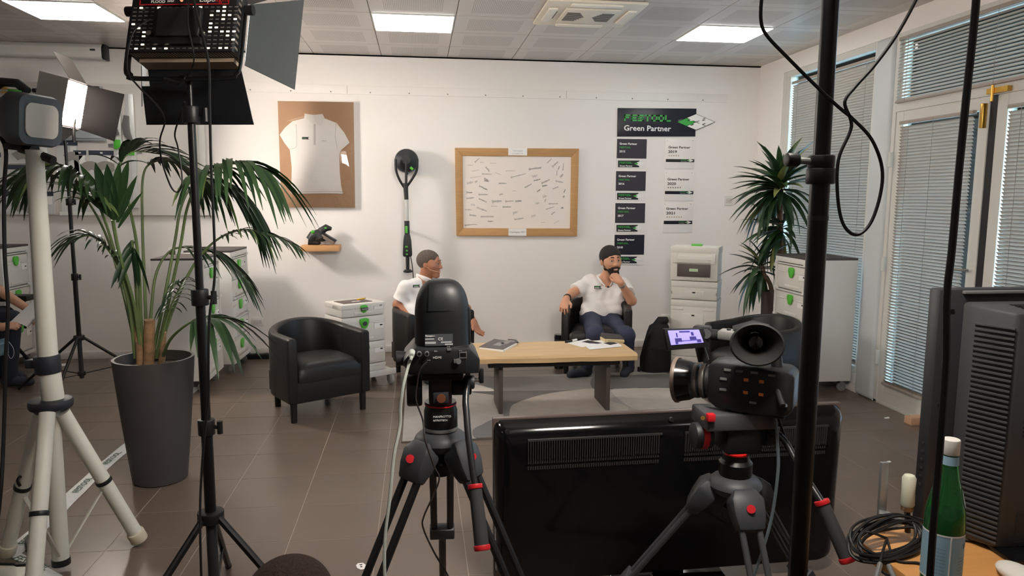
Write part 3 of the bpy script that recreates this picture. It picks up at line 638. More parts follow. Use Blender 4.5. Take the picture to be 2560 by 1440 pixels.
patch('dark brown', (62, 54, 50), [(1180, 983), (1258, 981), (1390, 980), (1490, 977), (1430, 990), (1350, 1000), (1290, 1020), (1262, 1060), (1255, 1000), (1230, 990)], .012)
patch('charcoal', (56, 50, 48), [(1476, 962), (1490, 945), (1560, 942), (1675, 938), (1690, 950), (1710, 972), (1620, 973), (1530, 976), (1490, 978)], .0125)
patch('beige', (160, 148, 136), [(1275, 1027), (1300, 1008), (1360, 990), (1430, 980), (1490, 977), (1525, 1005), (1570, 1024), (1540, 1060), (1400, 1080), (1290, 1070)], .0128)
patch('light', (164, 155, 147), [(1530, 977), (1620, 974), (1710, 972), (1790, 1040), (1700, 1040), (1600, 1030), (1560, 1012)], .0115)
patch('charcoal2', (60, 54, 52), [(1182, 1080), (1205, 1066), (1240, 1052), (1300, 1060), (1300, 1110), (1240, 1110), (1190, 1100)], .0122)
patch('cream', (208, 198, 186), [(1130, 968), (1180, 964), (1210, 970), (1238, 981), (1180, 982), (1120, 982)], .0127)
# ------------------------------------------------------------------ coffee table
TZ = .42
OAK = mat('pale oak slab', (208, 176, 132), .5, var=(5, .10, (.6, 6, 6)), bump=(40, .04, (.5, 8, 8)))
TB = mat('dark brown board', (76, 68, 64), .5)
a, b2, c, d = [PZ(*p, TZ) for p in ((1160, 902), (1594, 884), (1546, 850), (1165, 854))]
tb = thing('coffee_table', 'low coffee table with thick oak slab top and dark board legs', 'table', ((a.x+b2.x)/2, (a.y+c.y)/2, .012))
TX0_, TX1, TYF, TYB = .30, b2.x, b2.y-.01, c.y
rs = []
for k in range(25):                                         # live front edge
    x = TX0_+(TX1-TX0_)*k/24; w = .012*noise.noise(V((x*3.1, 2, 0)))+.008*noise.noise(V((x*9, 5, 0)))
    yf = TYF+w; rs.append([V((x, yf+.012, TZ)), V((x, yf, TZ-.014)), V((x, yf+.006+w*.5, TZ-.045)), V((x, TYB, TZ-.048)), V((x, TYB, TZ))])
MB().rings(rs).build('top', OAK, tb, ang=40)
xl, xr = P(1254, 960, 4.62).x, P(1524, 960, 4.62).x
for X in (xl, xr): MB().box(X-.014, X+.014, TYF+.09, TYB-.06, .012, TZ-.076).build('leg', TB, tb, bevel=.002)
for yy in (TYF+.03, TYB-.09): MB().box(xl-.09, xr+.05, yy, yy+.05, TZ-.078, TZ-.046).build('bearer', BLACKM, tb, bevel=.001)
# magazine, sheets, pen, notebook
def flat(pts, z0, z1): return MB().prism([(q.x, q.y) for q in [PZ(x, y, TZ) for x, y in pts]], z0, z1)
t = thing('magazine', 'thick dark-covered catalogue lying on the coffee table', 'magazine', PZ(1245, 866, TZ))
flat([(1198, 872), (1258, 880), (1292, 862), (1236, 853)], TZ, TZ+.012).build('pages', PAPER, t, smooth=False)
mc = flat([(1197, 872), (1257, 879), (1293, 860), (1236, 852)], TZ+.012, TZ+.0145).build('cover', mat('charcoal magazine cover', (74, 70, 72), .35), t, smooth=False)
for pts in ([(1232, 868), (1250, 870), (1262, 862), (1246, 861)], [(1250, 864), (1268, 865), (1280, 858), (1262, 858)]): flat(pts, TZ+.0145, TZ+.015).build('cover_print', mat('grey print on cover', (150, 146, 144), .5), mc, smooth=False)
MB().tube([PZ(1272, 853, TZ)+V((0, 0, .012)), PZ(1288, 857, TZ)+V((0, 0, .02)), PZ(1293, 861, TZ)+V((0, 0, .014))], .012, n=8, flat=.4).build('curled_corner', MATS['charcoal magazine cover'], t)
t = thing('printed_sheet', 'white sheet printed with a black tool, on top of the papers', 'sheet', PZ(1500, 866, TZ), group='sheets on the table')
flat([(1452, 858), (1474, 875), (1556, 867), (1530, 848)], TZ+.002, TZ+.0045).build('sheet', PAPER, t, smooth=False)
for pts in ([(1455, 856), (1470, 852), (1505, 859), (1495, 861), (1474, 860)], [(1508, 859), (1530, 856), (1545, 860), (1525, 864)]): flat(pts, TZ+.0045, TZ+.005).build('print', INK, t, smooth=False)
t = thing('printed_sheet', 'white sheet lying under the printed tool sheet by the pen', 'sheet', PZ(1450, 858, TZ), group='sheets on the table')
flat([(1418, 858), (1455, 868), (1500, 862), (1470, 848)], TZ, TZ+.002).build('sheet', PAPER, t, smooth=False)
t = thing('pen', 'thick black marker pen with pale label on the coffee table', 'pen', PZ(1428, 855, TZ))
MB().tube([PZ(1414, 858, TZ)+V((0, 0, .009)), PZ(1443, 852, TZ)+V((0, 0, .009))], .008, n=10).build('barrel', BLACKP, t)
MB().tube([PZ(1430, 855, TZ)+V((0, 0, .0092)), PZ(1441, 852.5, TZ)+V((0, 0, .0092))], .0086, n=10).build('label_band', WHITEPR, t)
t = thing('notebook', 'worn black notebook with yellowed pages on the coffee table', 'notebook', PZ(1530, 852, TZ))
A = [(1500, 850), (1512, 857), (1561, 858), (1548, 847), (1503, 842)]
flat(A, TZ+.004, TZ+.02).build('pages', mat('yellowed paper', (206, 188, 146), .8, bump=(150, .4)), t, smooth=False)
flat([(1500, 847), (1512, 854), (1562, 856), (1549, 844), (1503, 839)], TZ+.02, TZ+.024).build('cover', mat('black notebook cover', (44, 42, 42), .5), t, smooth=False)
# ------------------------------------------------------------------ armchairs
LEA = mat('black leatherette', (29, 27, 27), .42, spec=.4, bump=(220, .05))
LEGM = mat('black wooden leg', (20, 19, 19), .45)
def make_armchair(name, label, loc, rz):
    t = thing(name, label, 'armchair', loc, rz, group='black tub armchairs')
    a, yf, yb, th = .255, -.275, .0, .062                   # half width of shell centre line, front, start of curve
    path = []
    for k in range(6): path.append((-a, yf+(yb-yf)*k/6, 0))
    for k in range(25):
        q = pi-pi*k/24; path.append((a*math.cos(q), yb+.245*math.sin(q), math.sin(q)))
    for k in range(6): path.append((a, yb+(yf-yb)*(k+1)/6, 0))
    rs = []
    for i, (x, y, s) in enumerate(path):
        p0 = V(path[max(i-1, 0)][:2]); p1 = V(path[min(i+1, len(path)-1)][:2]); d = (p1-p0).normalized(); n = V((-d.y, d.x))   # n: inwards / outwards
        if n.dot(V((x, y-.0))) < 0: n = -n
        top = .555+.045*s**1.5; h = th/2; c = V((x, y))
        prof = [(-h, .13), (-h, top-.02), (-h*.75, top-.005), (0, top+.002), (h*.75, top-.005), (h, top-.02), (h*1.03, .35), (h*.95, .13)]
        rs.append([V((*(c+n*u), z)) for u, z in prof])
    MB().rings(rs).build('shell', LEA, t, world=False, bevel=.008, ang=50)
    MB().box(-a+.02, a-.02, yf+.012, yf+.05, .125, .275).build('front_panel', LEA, t, world=False, bevel=.006)
    MB().box(-a+.02, a-.02, yf+.05, .2, .13, .26).build('seat_base', LEA, t, world=False)
    # seat cushion with a crowned top
    n = 14; vs = []; fs = []
    def P2(u, v_): 
        x = (u*2-1)*(a-th/2-.004); y = yf-.004+(v_)*(.41)
        return x, y
    cu = MB(); g0, g1 = [], []
    top = [[None]*(n+1) for _ in range(n+1)]
    for i in range(n+1):
        for j in range(n+1):
            u, v_ = i/n, j/n; x, y = P2(u, v_)
            if v_ > .6: x *= 1-.55*((v_-.6)/.4)**2
            e = (1-(2*u-1)**6)*(1-(2*v_-1)**6); top[i][j] = (x, y, .335+.05*e**.5+.012*math.sin(pi*u)*math.sin(pi*v_))
    V0 = [p for r in top for p in r]; W0 = len(V0); V0 += [(x, y+.006 if j_ == 0 else y, .262) for r in top for j_, (x, y, z) in enumerate(r)]
    id_ = lambda i, j: i*(n+1)+j
    for i in range(n):
        for j in range(n):
            fs.append((id_(i, j), id_(i+1, j), id_(i+1, j+1), id_(i, j+1))); fs.append((W0+id_(i, j+1), W0+id_(i+1, j+1), W0+id_(i+1, j), W0+id_(i, j)))
    for i in range(n):
        fs += [(id_(i, 0), W0+id_(i, 0), W0+id_(i+1, 0), id_(i+1, 0)), (id_(i+1, n), W0+id_(i+1, n), W0+id_(i, n), id_(i, n)), (id_(0, i+1), W0+id_(0, i+1), W0+id_(0, i), id_(0, i)), (id_(n, i), W0+id_(n, i), W0+id_(n, i+1), id_(n, i+1))]
    cu.add(V0, fs).build('seat_cushion', LEA, t, world=False, ang=70)
    for x in (-.245, .245):
        for y in (-.235, .19): MB().cyl((x*(1 if y < 0 else .75), y, 0), (x*(1 if y < 0 else .75), y, .14), .02, .023, n=16).build('leg', LEGM, t, world=False)
    return t
R32 = math.radians(32)
ac1 = make_armchair('armchair', 'empty black tub armchair beside the white tool box trolley', (-.726, 4.985, 0), R32)
def chair_at(x, y, rz, label, z=0):
    c = copy_tree(ac1); c.location = (x, y, .0); c.rotation_euler = (0, 0, rz); c['label'] = label; return c
CH2 = (.065, 5.86, math.radians(24)); CH3 = (1.50, 5.93, math.radians(-15))
chair_at(*CH2, 'black tub armchair under the man looking sideways'); chair_at(*CH3, 'black tub armchair under the bearded man')
chair_at(2.44, 4.86, math.radians(-62), 'black tub armchair behind the video camera at the right')
# ------------------------------------------------------------------ tool boxes, cabinets, trolleys
LABELM = mat('white sticker', (236, 234, 230), .5); TOPM = mat('dark cabinet top', (72, 66, 66), .6); CABW = mat('white laminate', (214, 212, 207), .45)
LATCH = [(-.036, .034), (-.018, .04), (.018, .04), (.036, .034), (.04, .01), (.03, -.012), (.02, -.032), (0, -.04), (-.02, -.032), (-.03, -.012), (-.04, .01)]
def systainer(label, w, d, h, loc, rz, group, latch=True, sticker=True, kind=0, cat='tool box'):
    t = thing('tool_box', label, cat, loc, rz, group=group)
    MB().box(-w/2, w/2, -d/2, d/2, .006, h-.004).build('body', SYSW, t, world=False, bevel=.006)
    lid = h-.055 if h > .12 else h*.6
    MB().box(-w/2-.003, w/2+.003, -d/2-.003, d/2+.003, lid, h).build('lid', SYSW, t, world=False, bevel=.005)
    for s in (-1, 1): MB().box(s*w*.34-w*.12, s*w*.34+w*.12, -d/2-.008, -d/2-.001, h*.72, h*.76).build('rib', SYSW, t, world=False, bevel=.002)
    MB().box(-w*.22, w*.22, -d/2-.006, -d/2, .02, .04).build('foot_rail', SYSW, t, world=False, bevel=.002)
    if latch:
        k = min(1, h/.13); M_ = Matrix.Translation((0, -d/2-.004, max(h-.05, h*.6))) @ FACE @ Matrix.Scale(k, 4)
        MB().prism(LATCH, 0, .012, M_).build('latch', GREEN, t, world=False, bevel=.002)
    if sticker:
        s_ = MB().box(w*.24, w*.45, -d/2-.0055, -d/2-.001, h*.5, min(h*.7, h*.5+.05)).build('sticker', LABELM, t, world=False, smooth=False)
        MB().box(w*.37, w*.43, -d/2-.0062, -d/2-.005, h*.5+.02, h*.5+.03).build('barcode', INK, s_, world=False, smooth=False)
    return t
def castor(parent, x, y, r=.035, wheelmat=None, h=.09):
    f = MB().box(x-.02, x+.02, y-.02, y+.02, h-.008, h).box(x-.018, x-.013, y-.012, y+.012, r*.8, h-.005).box(x+.013, x+.018, y-.012, y+.012, r*.8, h-.005).build('castor_fork', STEEL, parent, world=False)
    MB().cyl((x-.011, y+.008, r), (x+.011, y+.008, r), r, n=20).build('wheel', wheelmat or mat('grey rubber wheel', (120, 118, 116), .6), f, world=False, bevel=.004)
    return f
def cabinet(label, loc, rz, w, d, h, boxes, group_label, bl):
    t = thing('tool_cabinet', label, 'cabinet', loc, rz, group='mobile tool box cabinets'); b = .09; s = .018
    for x in (-w/2, w/2-s): MB().box(x, x+s, -d/2, d/2, b, h-.015).build('side_panel', CABW, t, world=False, bevel=.001)
    MB().box(-w/2, w/2, -d/2, d/2, h-.015, h).build('top', TOPM, t, world=False, bevel=.002)
    MB().box(-w/2+s, w/2-s, -d/2, d/2, b, b+.025).build('bottom', CABW, t, world=False)
    MB().box(-w/2+s, w/2-s, d/2-.012, d/2, b, h-.015).build('back_panel', CABW, t, world=False)
    MB().box(-w/2+s, w/2-s, -d/2-.004, -d/2+.02, h-.055, h-.016).build('fascia', CABW, t, world=False, bevel=.002)
    for x in (-w/2+.05, w/2-.05):
        for y in (-d/2+.05, d/2-.05): castor(t, x, y)
    z = b+.03; H = (h-.06-z)/boxes; M = Matrix.Translation(loc) @ Matrix.Rotation(rz, 4, 'Z')
    for k in range(boxes):
        MB().box(-w/2+s, w/2-s, -d/2, d/2-.012, z+H-.012, z+H-.002).build('shelf', CABW, t, world=False)
        for x in (-w/2+s, w/2-s-.04): MB().box(x, x+.04, -d/2-.014, -d/2+.004, z+H-.006, z+H+.014).build('shelf_catch', CABW, t, world=False, bevel=.002)
        p = M @ V((0, -.004, z))
        pos = ['bottom', 'second from the bottom', 'third from the bottom', 'fourth from the bottom', 'fifth from the bottom', 'sixth from the bottom']
        systainer('%s tool box in %s' % ('top' if k == boxes-1 else pos[k], bl), w-2*s-.012, d-.03, H-.02, p, rz, group_label)
        z += H
    return t
cabinet('white mobile cabinet nearest the palm pot, holding tool boxes', (-1.735, 5.68, 0), pi/2+.02, .45, .36, 1.0, 3, 'boxes in the cabinet by the palm', 'the cabinet nearest the palm pot')
cabinet('white mobile cabinet against the wall behind the palm', (-1.665, 6.25, 0), pi/2-.03, .50, .36, 1.015, 5, 'boxes in the wall cabinet', 'the wall cabinet behind the palm')
cabinet('white mobile cabinet at the left edge behind the seated reader', (-3.55, 6.5, 0), pi/2, .42, .42, 1.03, 3, 'boxes in the left cabinet', 'the cabinet behind the seated reader')
cabinet('white mobile cabinet by the windows at the right', (3.02, 5.19, 0), -pi/2, .50, .385, 1.015, 4, 'boxes in the right cabinet', 'the cabinet by the windows')
t = thing('paper_cup', 'small printed paper coffee cup on the cabinet by the palm', 'cup', PZ(431, 641, 1.0))
MB().lathe([(.017, 0), (.024, .062), (.021, .06), (.016, .004)], 20).build('cup', PAPER, t, world=False)
MB().lathe([(.0195, .012), (.0232, .045)], 20, cap=False).build('sleeve', mat('brown cup print', (70, 60, 54), .6), t, world=False)
# trolley with stacked boxes beside the empty armchair
def trolley(label, loc, rz, w, d, group):
    t = thing('tool_trolley', label, 'trolley', loc, rz, group='wheeled box trolleys')
    MB().box(-w/2, w/2, -d/2, d/2, .085, .115).build('platform', SYSW, t, world=False, bevel=.005)
    MB().box(-w/2, w/2, -d/2-.002, -d/2+.015, .085, .13).build('front_lip', SYSW, t, world=False, bevel=.004)
    for x in (-w/2+.04, w/2-.03):
        for y in (-d/2+.03, d/2-.05): castor(t, x, y, .045, mat('clear grey wheel', (168, 166, 164), .35), .088)
    return t
L1 = (-.475, 5.60, 0); M1 = Matrix.Translation(L1) @ Matrix.Rotation(R32, 4, 'Z')
trolley('pale wheeled trolley under the box stack by the empty armchair', L1, R32, .46, .36, 'x')
z = .116
for k, (h, lab, dx) in enumerate(((.065, 'shallow pale box with green clip, lowest of the left stack', 0), (.17, 'pale tool box with oval green latch, third down in the left stack', 0), (.20, 'pale tool box with round badge latch, second in the left stack', 0), (.10, 'flat pale tool box with dark lid inlay topping the left stack', 0))):
    t = systainer(lab, .36, .28, h, M1 @ V((-.02, .0, z)), R32, 'left stack boxes', latch=True, sticker=k > 0)
    if k == 3:
        MB().box(-.13, .11, -.08, .09, h-.001, h+.003).build('lid_inlay', mat('grey brown inlay', (98, 86, 82), .6), t, world=False, bevel=.001)
        MB().box(-.035, .035, -.03, -.01, h+.003, h+.004).build('inlay_label', LABELM, t, world=False)
        MB().box(-.183, -.179, -.09, .0, h-.035, h-.012).build('side_label', INK, t, world=False)
        q = MB().box(-.03, .03, -.162, -.154, h-.05, h-.028).build('latch_plate', mat('dark badge', (60, 60, 66), .4), t, world=False, bevel=.003); text('TANOS', .016, WHITEPR, q, Matrix.Translation((0, -.163, h-.045)) @ FACE, 'CENTER') if False else None
        text('TANOS', .015, WHITEPR, t, wm(t) @ Matrix.Translation((0, -.1625, h-.045)) @ FACE, 'CENTER')
    if k == 2: MB().cyl((0, -.158, h-.05), (0, -.165, h-.05), .017, n=16).build('latch_badge', mat('dark badge', (60, 60, 66), .4), t, world=False)
    z += h
t = thing('yellow_pen', 'yellow marker lying on the left box stack', 'marker', M1 @ V((.06, .05, z)), R32+.4)
MB().cyl((-.045, 0, .007), (.045, 0, .007), .007, .005, n=10).build('barrel', mat('yellow plastic', (232, 176, 52), .4), t, world=False)
MB().cyl((.045, 0, .007), (.055, 0, .007), .003, n=8).build('tip', BLACKP, t, world=False)
# stack at the right
RZ2 = math.radians(-30); L2 = (2.345, 5.86, 0); M2 = Matrix.Translation(L2) @ Matrix.Rotation(RZ2, 4, 'Z')
trolley('pale wheeled trolley under the tall box stack by the rucksack', L2, RZ2, .48, .40, 'x')
z = .116
for k, (h, lab) in enumerate(((.19, 'pale drawer box at the bottom of the right-hand stack'), (.295, 'tall pale drawer box in the middle of the right-hand stack'), (.16, 'pale drawer box right under the top box of the stack'))):
    t = systainer(lab, .375, .29, h, M2 @ V((0, .0, z)), RZ2, 'right stack boxes', latch=False, sticker=False)
    zz = h*.62 if h > .2 else h*.5
    f = MB().box(-.085, .085, -.152, -.146, .03, zz).build('drawer_front', SYSW, t, world=False, bevel=.002)
    MB().box(-.012, .012, -.156, -.15, zz-.018, zz-.008).build('drawer_pull', INK, f, world=False)
    for q in (-1, 1): MB().box(q*.183-.004, q*.183+.004, -.153, -.145, h*.3, h*.45).build('side_clip', mat('taupe clip', (160, 154, 148), .5), t, world=False)
    z += h
t = systainer('pale lidded box with dark window panel topping the right-hand stack', .385, .26, .29, M2 @ V((-.005, -.025, z)), RZ2, 'right stack boxes', latch=False, sticker=False)
MB().box(-.135, .135, -.146, -.138, .04, .145).build('front_panel', mat('brown grey panel', (84, 74, 74), .5), t, world=False, bevel=.002)
MB().box(-.035, .035, -.1485, -.145, .085, .108).build('brand_label', mat('pale green sticker', (206, 224, 186), .5), t, world=False)
text('FESTOOL', .0125, GREENPR, t, wm(t) @ Matrix.Translation((0, -.149, .092)) @ FACE, 'CENTER')
MB().box(-.14, .14, -.15, -.136, .155, .215).box(-.14, .14, -.1525, -.13, .185, .19).build('handle_bar', SYSW, t, world=False, bevel=.004)
for s in (-1, 1): MB().box(s*.155-.018, s*.155+.018, -.152, -.134, .15, .235).build('handle_bracket', SYSW, t, world=False, bevel=.005)
MB().box(-.045, .045, -.03, .03, .289, .305).build('top_latch', GREEN, t, world=False, bevel=.007)
# ------------------------------------------------------------------ rucksack
t = thing('rucksack', 'black rucksack slumped against the box stack', 'rucksack', (P(1640, 930, 5.74).x, 5.74, 0))
FAB = mat('black nylon', (20, 19, 21), .8, bump=(150, .2))
rs = []
for k, (z, w, d, ox, oy) in enumerate(((0, .09, .06, -.01, 0), (.015, .125, .09, -.01, 0), (.12, .125, .10, -.005, .01), (.24, .11, .09, .015, .03), (.33, .095, .075, .03, .05), (.38, .08, .06, .035, .06), (.40, .06, .035, .045, .06), (.425, .055, .04, .06, .06), (.455, .04, .02, .065, .06))):
    rs.append([V((ox+w*math.copysign(abs(math.cos(q))**.7, math.cos(q)), oy+d*math.copysign(abs(math.sin(q))**.7, math.sin(q)), z)) for q in [2*pi*i/20 for i in range(20)]])
MB().rings(rs).build('bag', FAB, t, world=False, ang=60)
rs2 = [[V((.02+.085*math.cos(q), -.055-.035*math.sin(q) if math.sin(q) > 0 else -.05, zz)) for q in [2*pi*i/16 for i in range(16)]] for zz in (.05, .07, .19, .21)]
MB().rings(rs2).build('front_pocket', FAB, t, world=False)
MB().tube(smoothpath([(-.05, -.03, .37), (-.11, -.05, .30), (-.135, -.06, .18), (-.15, -.06, .05), (-.165, -.06, .03)], 5), .012, n=6, flat=.3).build('shoulder_strap', FAB, t, world=False)
MB().box(-.18, -.155, -.07, -.05, .02, .06).build('buckle', BLACKP, t, world=False, bevel=.003)
# black flask by the bearded man's chair
t = thing('flask', 'small black lidded flask on the floor beside the bearded man', 'flask', (P(1398, 840, 5.95).x, 5.95, 0))
zf = P(1398, 836, 5.95).z
MB().lathe([(.04, 0), (.042, zf*.85), (.04, zf*.87)], 20).build('body', BLACKP, t, world=False); MB().lathe([(.042, zf*.87), (.044, zf*.9), (.04, zf), (.0, zf)], 20).build('lid', mat('black gloss lid', (20, 20, 22), .2), t, world=False)
# ------------------------------------------------------------------ small things on the floor
t = thing('power_strip', 'black power strip with plugged cables by the wall', 'power strip', (P(655, 885, 6.62).x, 6.6, 0), .05)
MB().box(-.16, .16, -.03, .03, 0, .045).build('body', BLACKP, t, world=False, bevel=.006)
for k in range(4): MB().cyl((-.12+k*.08, 0, .045), (-.12+k*.08, 0, .048), .02, n=14).build('outlet', SATIN, t, world=False)
MB().tube(smoothpath([(-.1, 0, .05), (-.12, .02, .12), (-.17, .05, .17), (-.2, .07, .22)], 5), .006, n=6).build('cable', CABLE, t, world=False)
MB().tube(smoothpath([(-.04, 0, .05), (-.06, .02, .11), (-.12, .03, .12), (-.18, .0, .08)], 5), .006, n=6).build('cable', CABLE, t, world=False)
def floor_sheet(name, label, cat, pts, z=.003, mt=PAPER, group=None):
    q = fpoly(pts); c = (sum(x for x, y in q)/len(q), sum(y for x, y in q)/len(q))
    return tag(MB().prism(q, .0005, z).build(name, mt, smooth=False), label, cat, group)
floor_sheet('card', 'white card lying on the floor by the far light stand', 'card', [(140, 911), (170, 909), (166, 915), (146, 916)])
t = thing('sticker', 'small round white printed sticker on the floor tiles', 'sticker', PZ(901, 1416, 0))
q = fpoly([(890, 1414), (895, 1409), (908, 1408), (915, 1414), (911, 1423), (902, 1425), (893, 1421)]); MB().prism(q, .0005, .002).build('paper', PAPER, t, smooth=False)
for p in ([(897, 1413), (907, 1411), (903, 1415)], [(899, 1418), (906, 1416), (905, 1420)]): MB().prism(fpoly(p), .002, .0025).build('print', INK, t, smooth=False)
floor_sheet('paper_scrap', 'tiny white scrap on the floor near the glazed door', 'scrap', [(2210, 1045), (2222, 1043), (2224, 1046), (2213, 1047)])
floor_sheet('paper_scrap', 'tiny white scrap on the tiles beyond the desk clamp', 'scrap', [(2217, 1154), (2225, 1153), (2228, 1156), (2220, 1157)])
a = PZ(2272, 1062, 0); t = tag(MB().box(a.x, a.x+.12, a.y-.02, a.y+.05, 0, .05).build('door_wedge', mat('raw wood block', (190, 150, 120), .7, var=(9, .1)), bevel=.004), 'raw wooden block on the floor by the glazed door', 'wood block')
# white printed barrier tape
TAPE = mat('white plastic tape', (214, 216, 214), .35, bump=(30, .4))
tp = thing('barrier_tape', 'white printed tape stuck along the floor past the palm pot', 'tape', PZ(200, 1240, 0))
L_ = smoothpath([V((*p, 0)) for p in fpoly([(30, 1385), (120, 1302), (200, 1222), (255, 1170), (300, 1132), (400, 1050), (470, 985), (490, 968)])], 6)
vs = []; 
for i, p in enumerate(L_):
    d = (L_[min(i+1, len(L_)-1)]-L_[max(i-1, 0)]).normalized(); n_ = V((-d.y, d.x, 0)); w = .038+.006*noise.noise(V((i*.3, 0, 0)))
    vs += [p+n_*w+V((0, 0, .003+.003*abs(noise.noise(V((i*.5, 3, 0)))))), p-n_*w+V((0, 0, .002))]
MB().add(vs, [(2*i, 2*i+1, 2*i+3, 2*i+2) for i in range(len(L_)-1)]).build('strip', TAPE, tp)
for i in range(3, len(L_)-4, 9):
    p = L_[i]; d = (L_[i+1]-L_[i]).normalized(); a_ = math.atan2(d.y, d.x)
    text('FESTOOL', .045, mat('dark green print', (50, 84, 66), .6), tp, Matrix.Translation(p+V((-.06*d.x+.0, -.06*d.y, .007))) @ Matrix.Rotation(a_, 4, 'Z') @ Matrix.Translation((0, -.015, 0)), name='print')
t = thing('barrier_tape', 'crumpled end of printed tape beside the white box corner', 'tape', PZ(80, 1400, 0))
MB().prism(fpoly([(28, 1390), (50, 1383), (155, 1440), (190, 1470), (110, 1470), (70, 1415), (35, 1400)]), .0005, .004).build('strip', TAPE, t, smooth=False)
a, b2 = PZ(35, 1394, 0), PZ(73, 1407, 0); d = b2-a
text('FESTOOL', .05, MATS['dark green print'], t, Matrix.Translation(a+V((0, -.02, .0045))) @ Matrix.Rotation(math.atan2(d.y, d.x), 4, 'Z'), name='print')
t = thing('foam_box', 'white moulded box lid at the bottom left corner', 'box', PZ(20, 1445, 0))
pz = .05
q = [(lambda v_: (v_.x, v_.y))(PZ(x, y, pz)) for x, y in [(-60, 1412), (34, 1413), (42, 1416), (66, 1416), (74, 1414), (74, 1424), (52, 1444), (40, 1470), (-60, 1470)]]
MB().prism(q, 0, pz).build('lid', mat('off white foam', (214, 212, 196), .6), t, bevel=.004)
MB().tube([PZ(-30, 1411, .03), PZ(40, 1412, .03), PZ(75, 1409, .03)], .012, n=8, flat=.5).build('handle', BLACKP, t)
t = tag(MB().tube(smoothpath([PZ(82, 1385, .012), PZ(70, 1360, .012), PZ(74, 1345, .012), PZ(88, 1330, .012), PZ(105, 1318, .012)], 6), .011, n=8).build('coiled_cable', mat('braided grey cable', (96, 94, 96), .7, bump=(300, .5))), 'braided grey cable curling on the floor under the white tripod', 'cable')
# ------------------------------------------------------------------ white tripod with work light (left foreground)
WT = mat('white enamel tube', (206, 204, 192), .45)
Yw = 2.85
hub = P(127, 1008, Yw)
t = thing('white_tripod', 'thick white telescopic tripod under the work light', 'tripod', (hub.x, Yw, 0))
MB().tube([P(134, 1005, Yw), P(119, 905, Yw)], .038, n=24).build('lower_tube', WT, t)
MB().tube([P(120, 895, Yw), P(103, 640, Yw), P(86, 375, Yw)], [.034, .0315, .029], n=24).build('upper_tube', WT, t)
col = MB().tube([P(121.5, 932, Yw), P(116, 888, Yw)], .044, n=24).build('collar', mat('navy black plastic', (34, 36, 44), .5), t, bevel=.003)
MB().box(*(lambda p: (p.x-.07, p.x-.035, Yw-.02, Yw+.01, p.z-.02, p.z+.012))(P(118, 905, Yw))).build('collar_lever', MATS['navy black plastic'], t, bevel=.004)
h = MB().tube([hub+V((0, 0, -.02)), hub+V((0, 0, .018))], .075, n=24).build('hub', MATS['navy black plastic'], t, bevel=.012)
low = P(152, 1395, Yw)
MB().tube([hub, low], .03, n=20).build('centre_tube', WT, t); MB().tube([low, low+V((0, 0, -.025))], .033, n=20).build('centre_cap', BLACKP, t)
feet = [PZ(350, 1362, .0), PZ(16, 1396, .0), PZ(78, 1560, 0)]
st = [P(155, 1030, Yw), P(103, 1030, Yw), P(118, 1032, Yw-.06)]
for q, (a, b2) in enumerate(zip(st, feet)):
    b3 = b2+V((0, 0, .022))
    lg = MB().tube([a, b3], .027, n=18).build('leg', WT, t)
    MB().tube([a.lerp(b3, .93), b3], .034, n=18).build('foot', mat('cream rubber foot', (188, 180, 158), .8), lg, bevel=.004)
    MB().tube([a.lerp(b3, .5), a.lerp(b3, .525)], .031, n=18).build('clip_ring', BLACKP, lg, bevel=.002)
    m_ = a.lerp(b3, .52)
    MB().tube([low+V((0, 0, -.01)), m_+V((0, 0, -.02))], .009, n=8, flat=.5).build('brace', WT, t)
    s_ = MB().sphere(m_+V((0, 0, -.02)), .008, 10, 6).build('rivet', STEEL, t)
MB().tube(smoothpath([P(57, 1187, Yw+.05), P(44, 1200, Yw+.0), P(50, 1215, Yw)], 5), .006, n=6).build('cable_tie', BLACKP, t)
# work light head
t = thing('work_light', 'black and grey portable work light with pale diffuser on the white tripod', 'work light', P(84, 362, Yw))
n_ = V((.95, -.28, -.10)).normalized(); u_ = V((.28, .95, 0)).normalized(); w_ = u_.cross(n_).normalized(); w_ = w_ if w_.z > 0 else -w_
C0 = P(104, 303, Yw)
def rr_ring(hw, hh, r, off, dx=0, dz=0, n=6):
    out = []
    for cx_, cy_, a0 in ((1, 1, 0), (-1, 1, 90), (-1, -1, 180), (1, -1, 270)):
        for k in range(n+1):
            a = math.radians(a0+90*k/n); out.append(C0+n_*off+u_*(dx+cx_*(hw-r)+r*math.cos(a))+w_*(dz+cy_*(hh-r)+r*math.sin(a)))
    return out
MB().rings([rr_ring(.098, .085, .035, 0), rr_ring(.105, .092, .04, -.02), rr_ring(.105, .092, .04, -.06), rr_ring(.085, .075, .04, -.10), rr_ring(.06, .06, .04, -.17), rr_ring(.055, .055, .035, -.22), rr_ring(.035, .035, .03, -.235)]).build('housing', mat('slate grey plastic', (70, 74, 80), .45), t, ang=50)
MB().rings([rr_ring(.074, .06, .03, -.002), rr_ring(.074, .06, .03, .004), rr_ring(.05, .04, .02, .006)]).build('diffuser', mat('frosted diffuser', (206, 196, 186), .35), t, ang=40)
for off in (-.15, -.18, -.21): MB().rings([rr_ring(.068, .066, .04, off), rr_ring(.068, .066, .04, off-.012)]).build('cooling_fin', BLACKP, t)
MB().tube([C0-n_*.06+w_*.10, C0-n_*.10+w_*.125, C0-n_*.16+w_*.125, C0-n_*.20+w_*.10], .016, n=10).build('carry_handle', SATIN, t)
MB().cyl(C0-n_*.09+u_*-.02+w_*.075, C0-n_*.09+u_*-.02+w_*.10, .022, n=14).build('knob', GREEN, t)
MB().box(-.05, .05, -.03, .03, -.012, .012, Matrix.Translation(C0-n_*.08-w_*.10) @ Matrix((u_, n_, w_)).transposed().to_4x4()).build('mount_plate', BLACKP, t, bevel=.005)
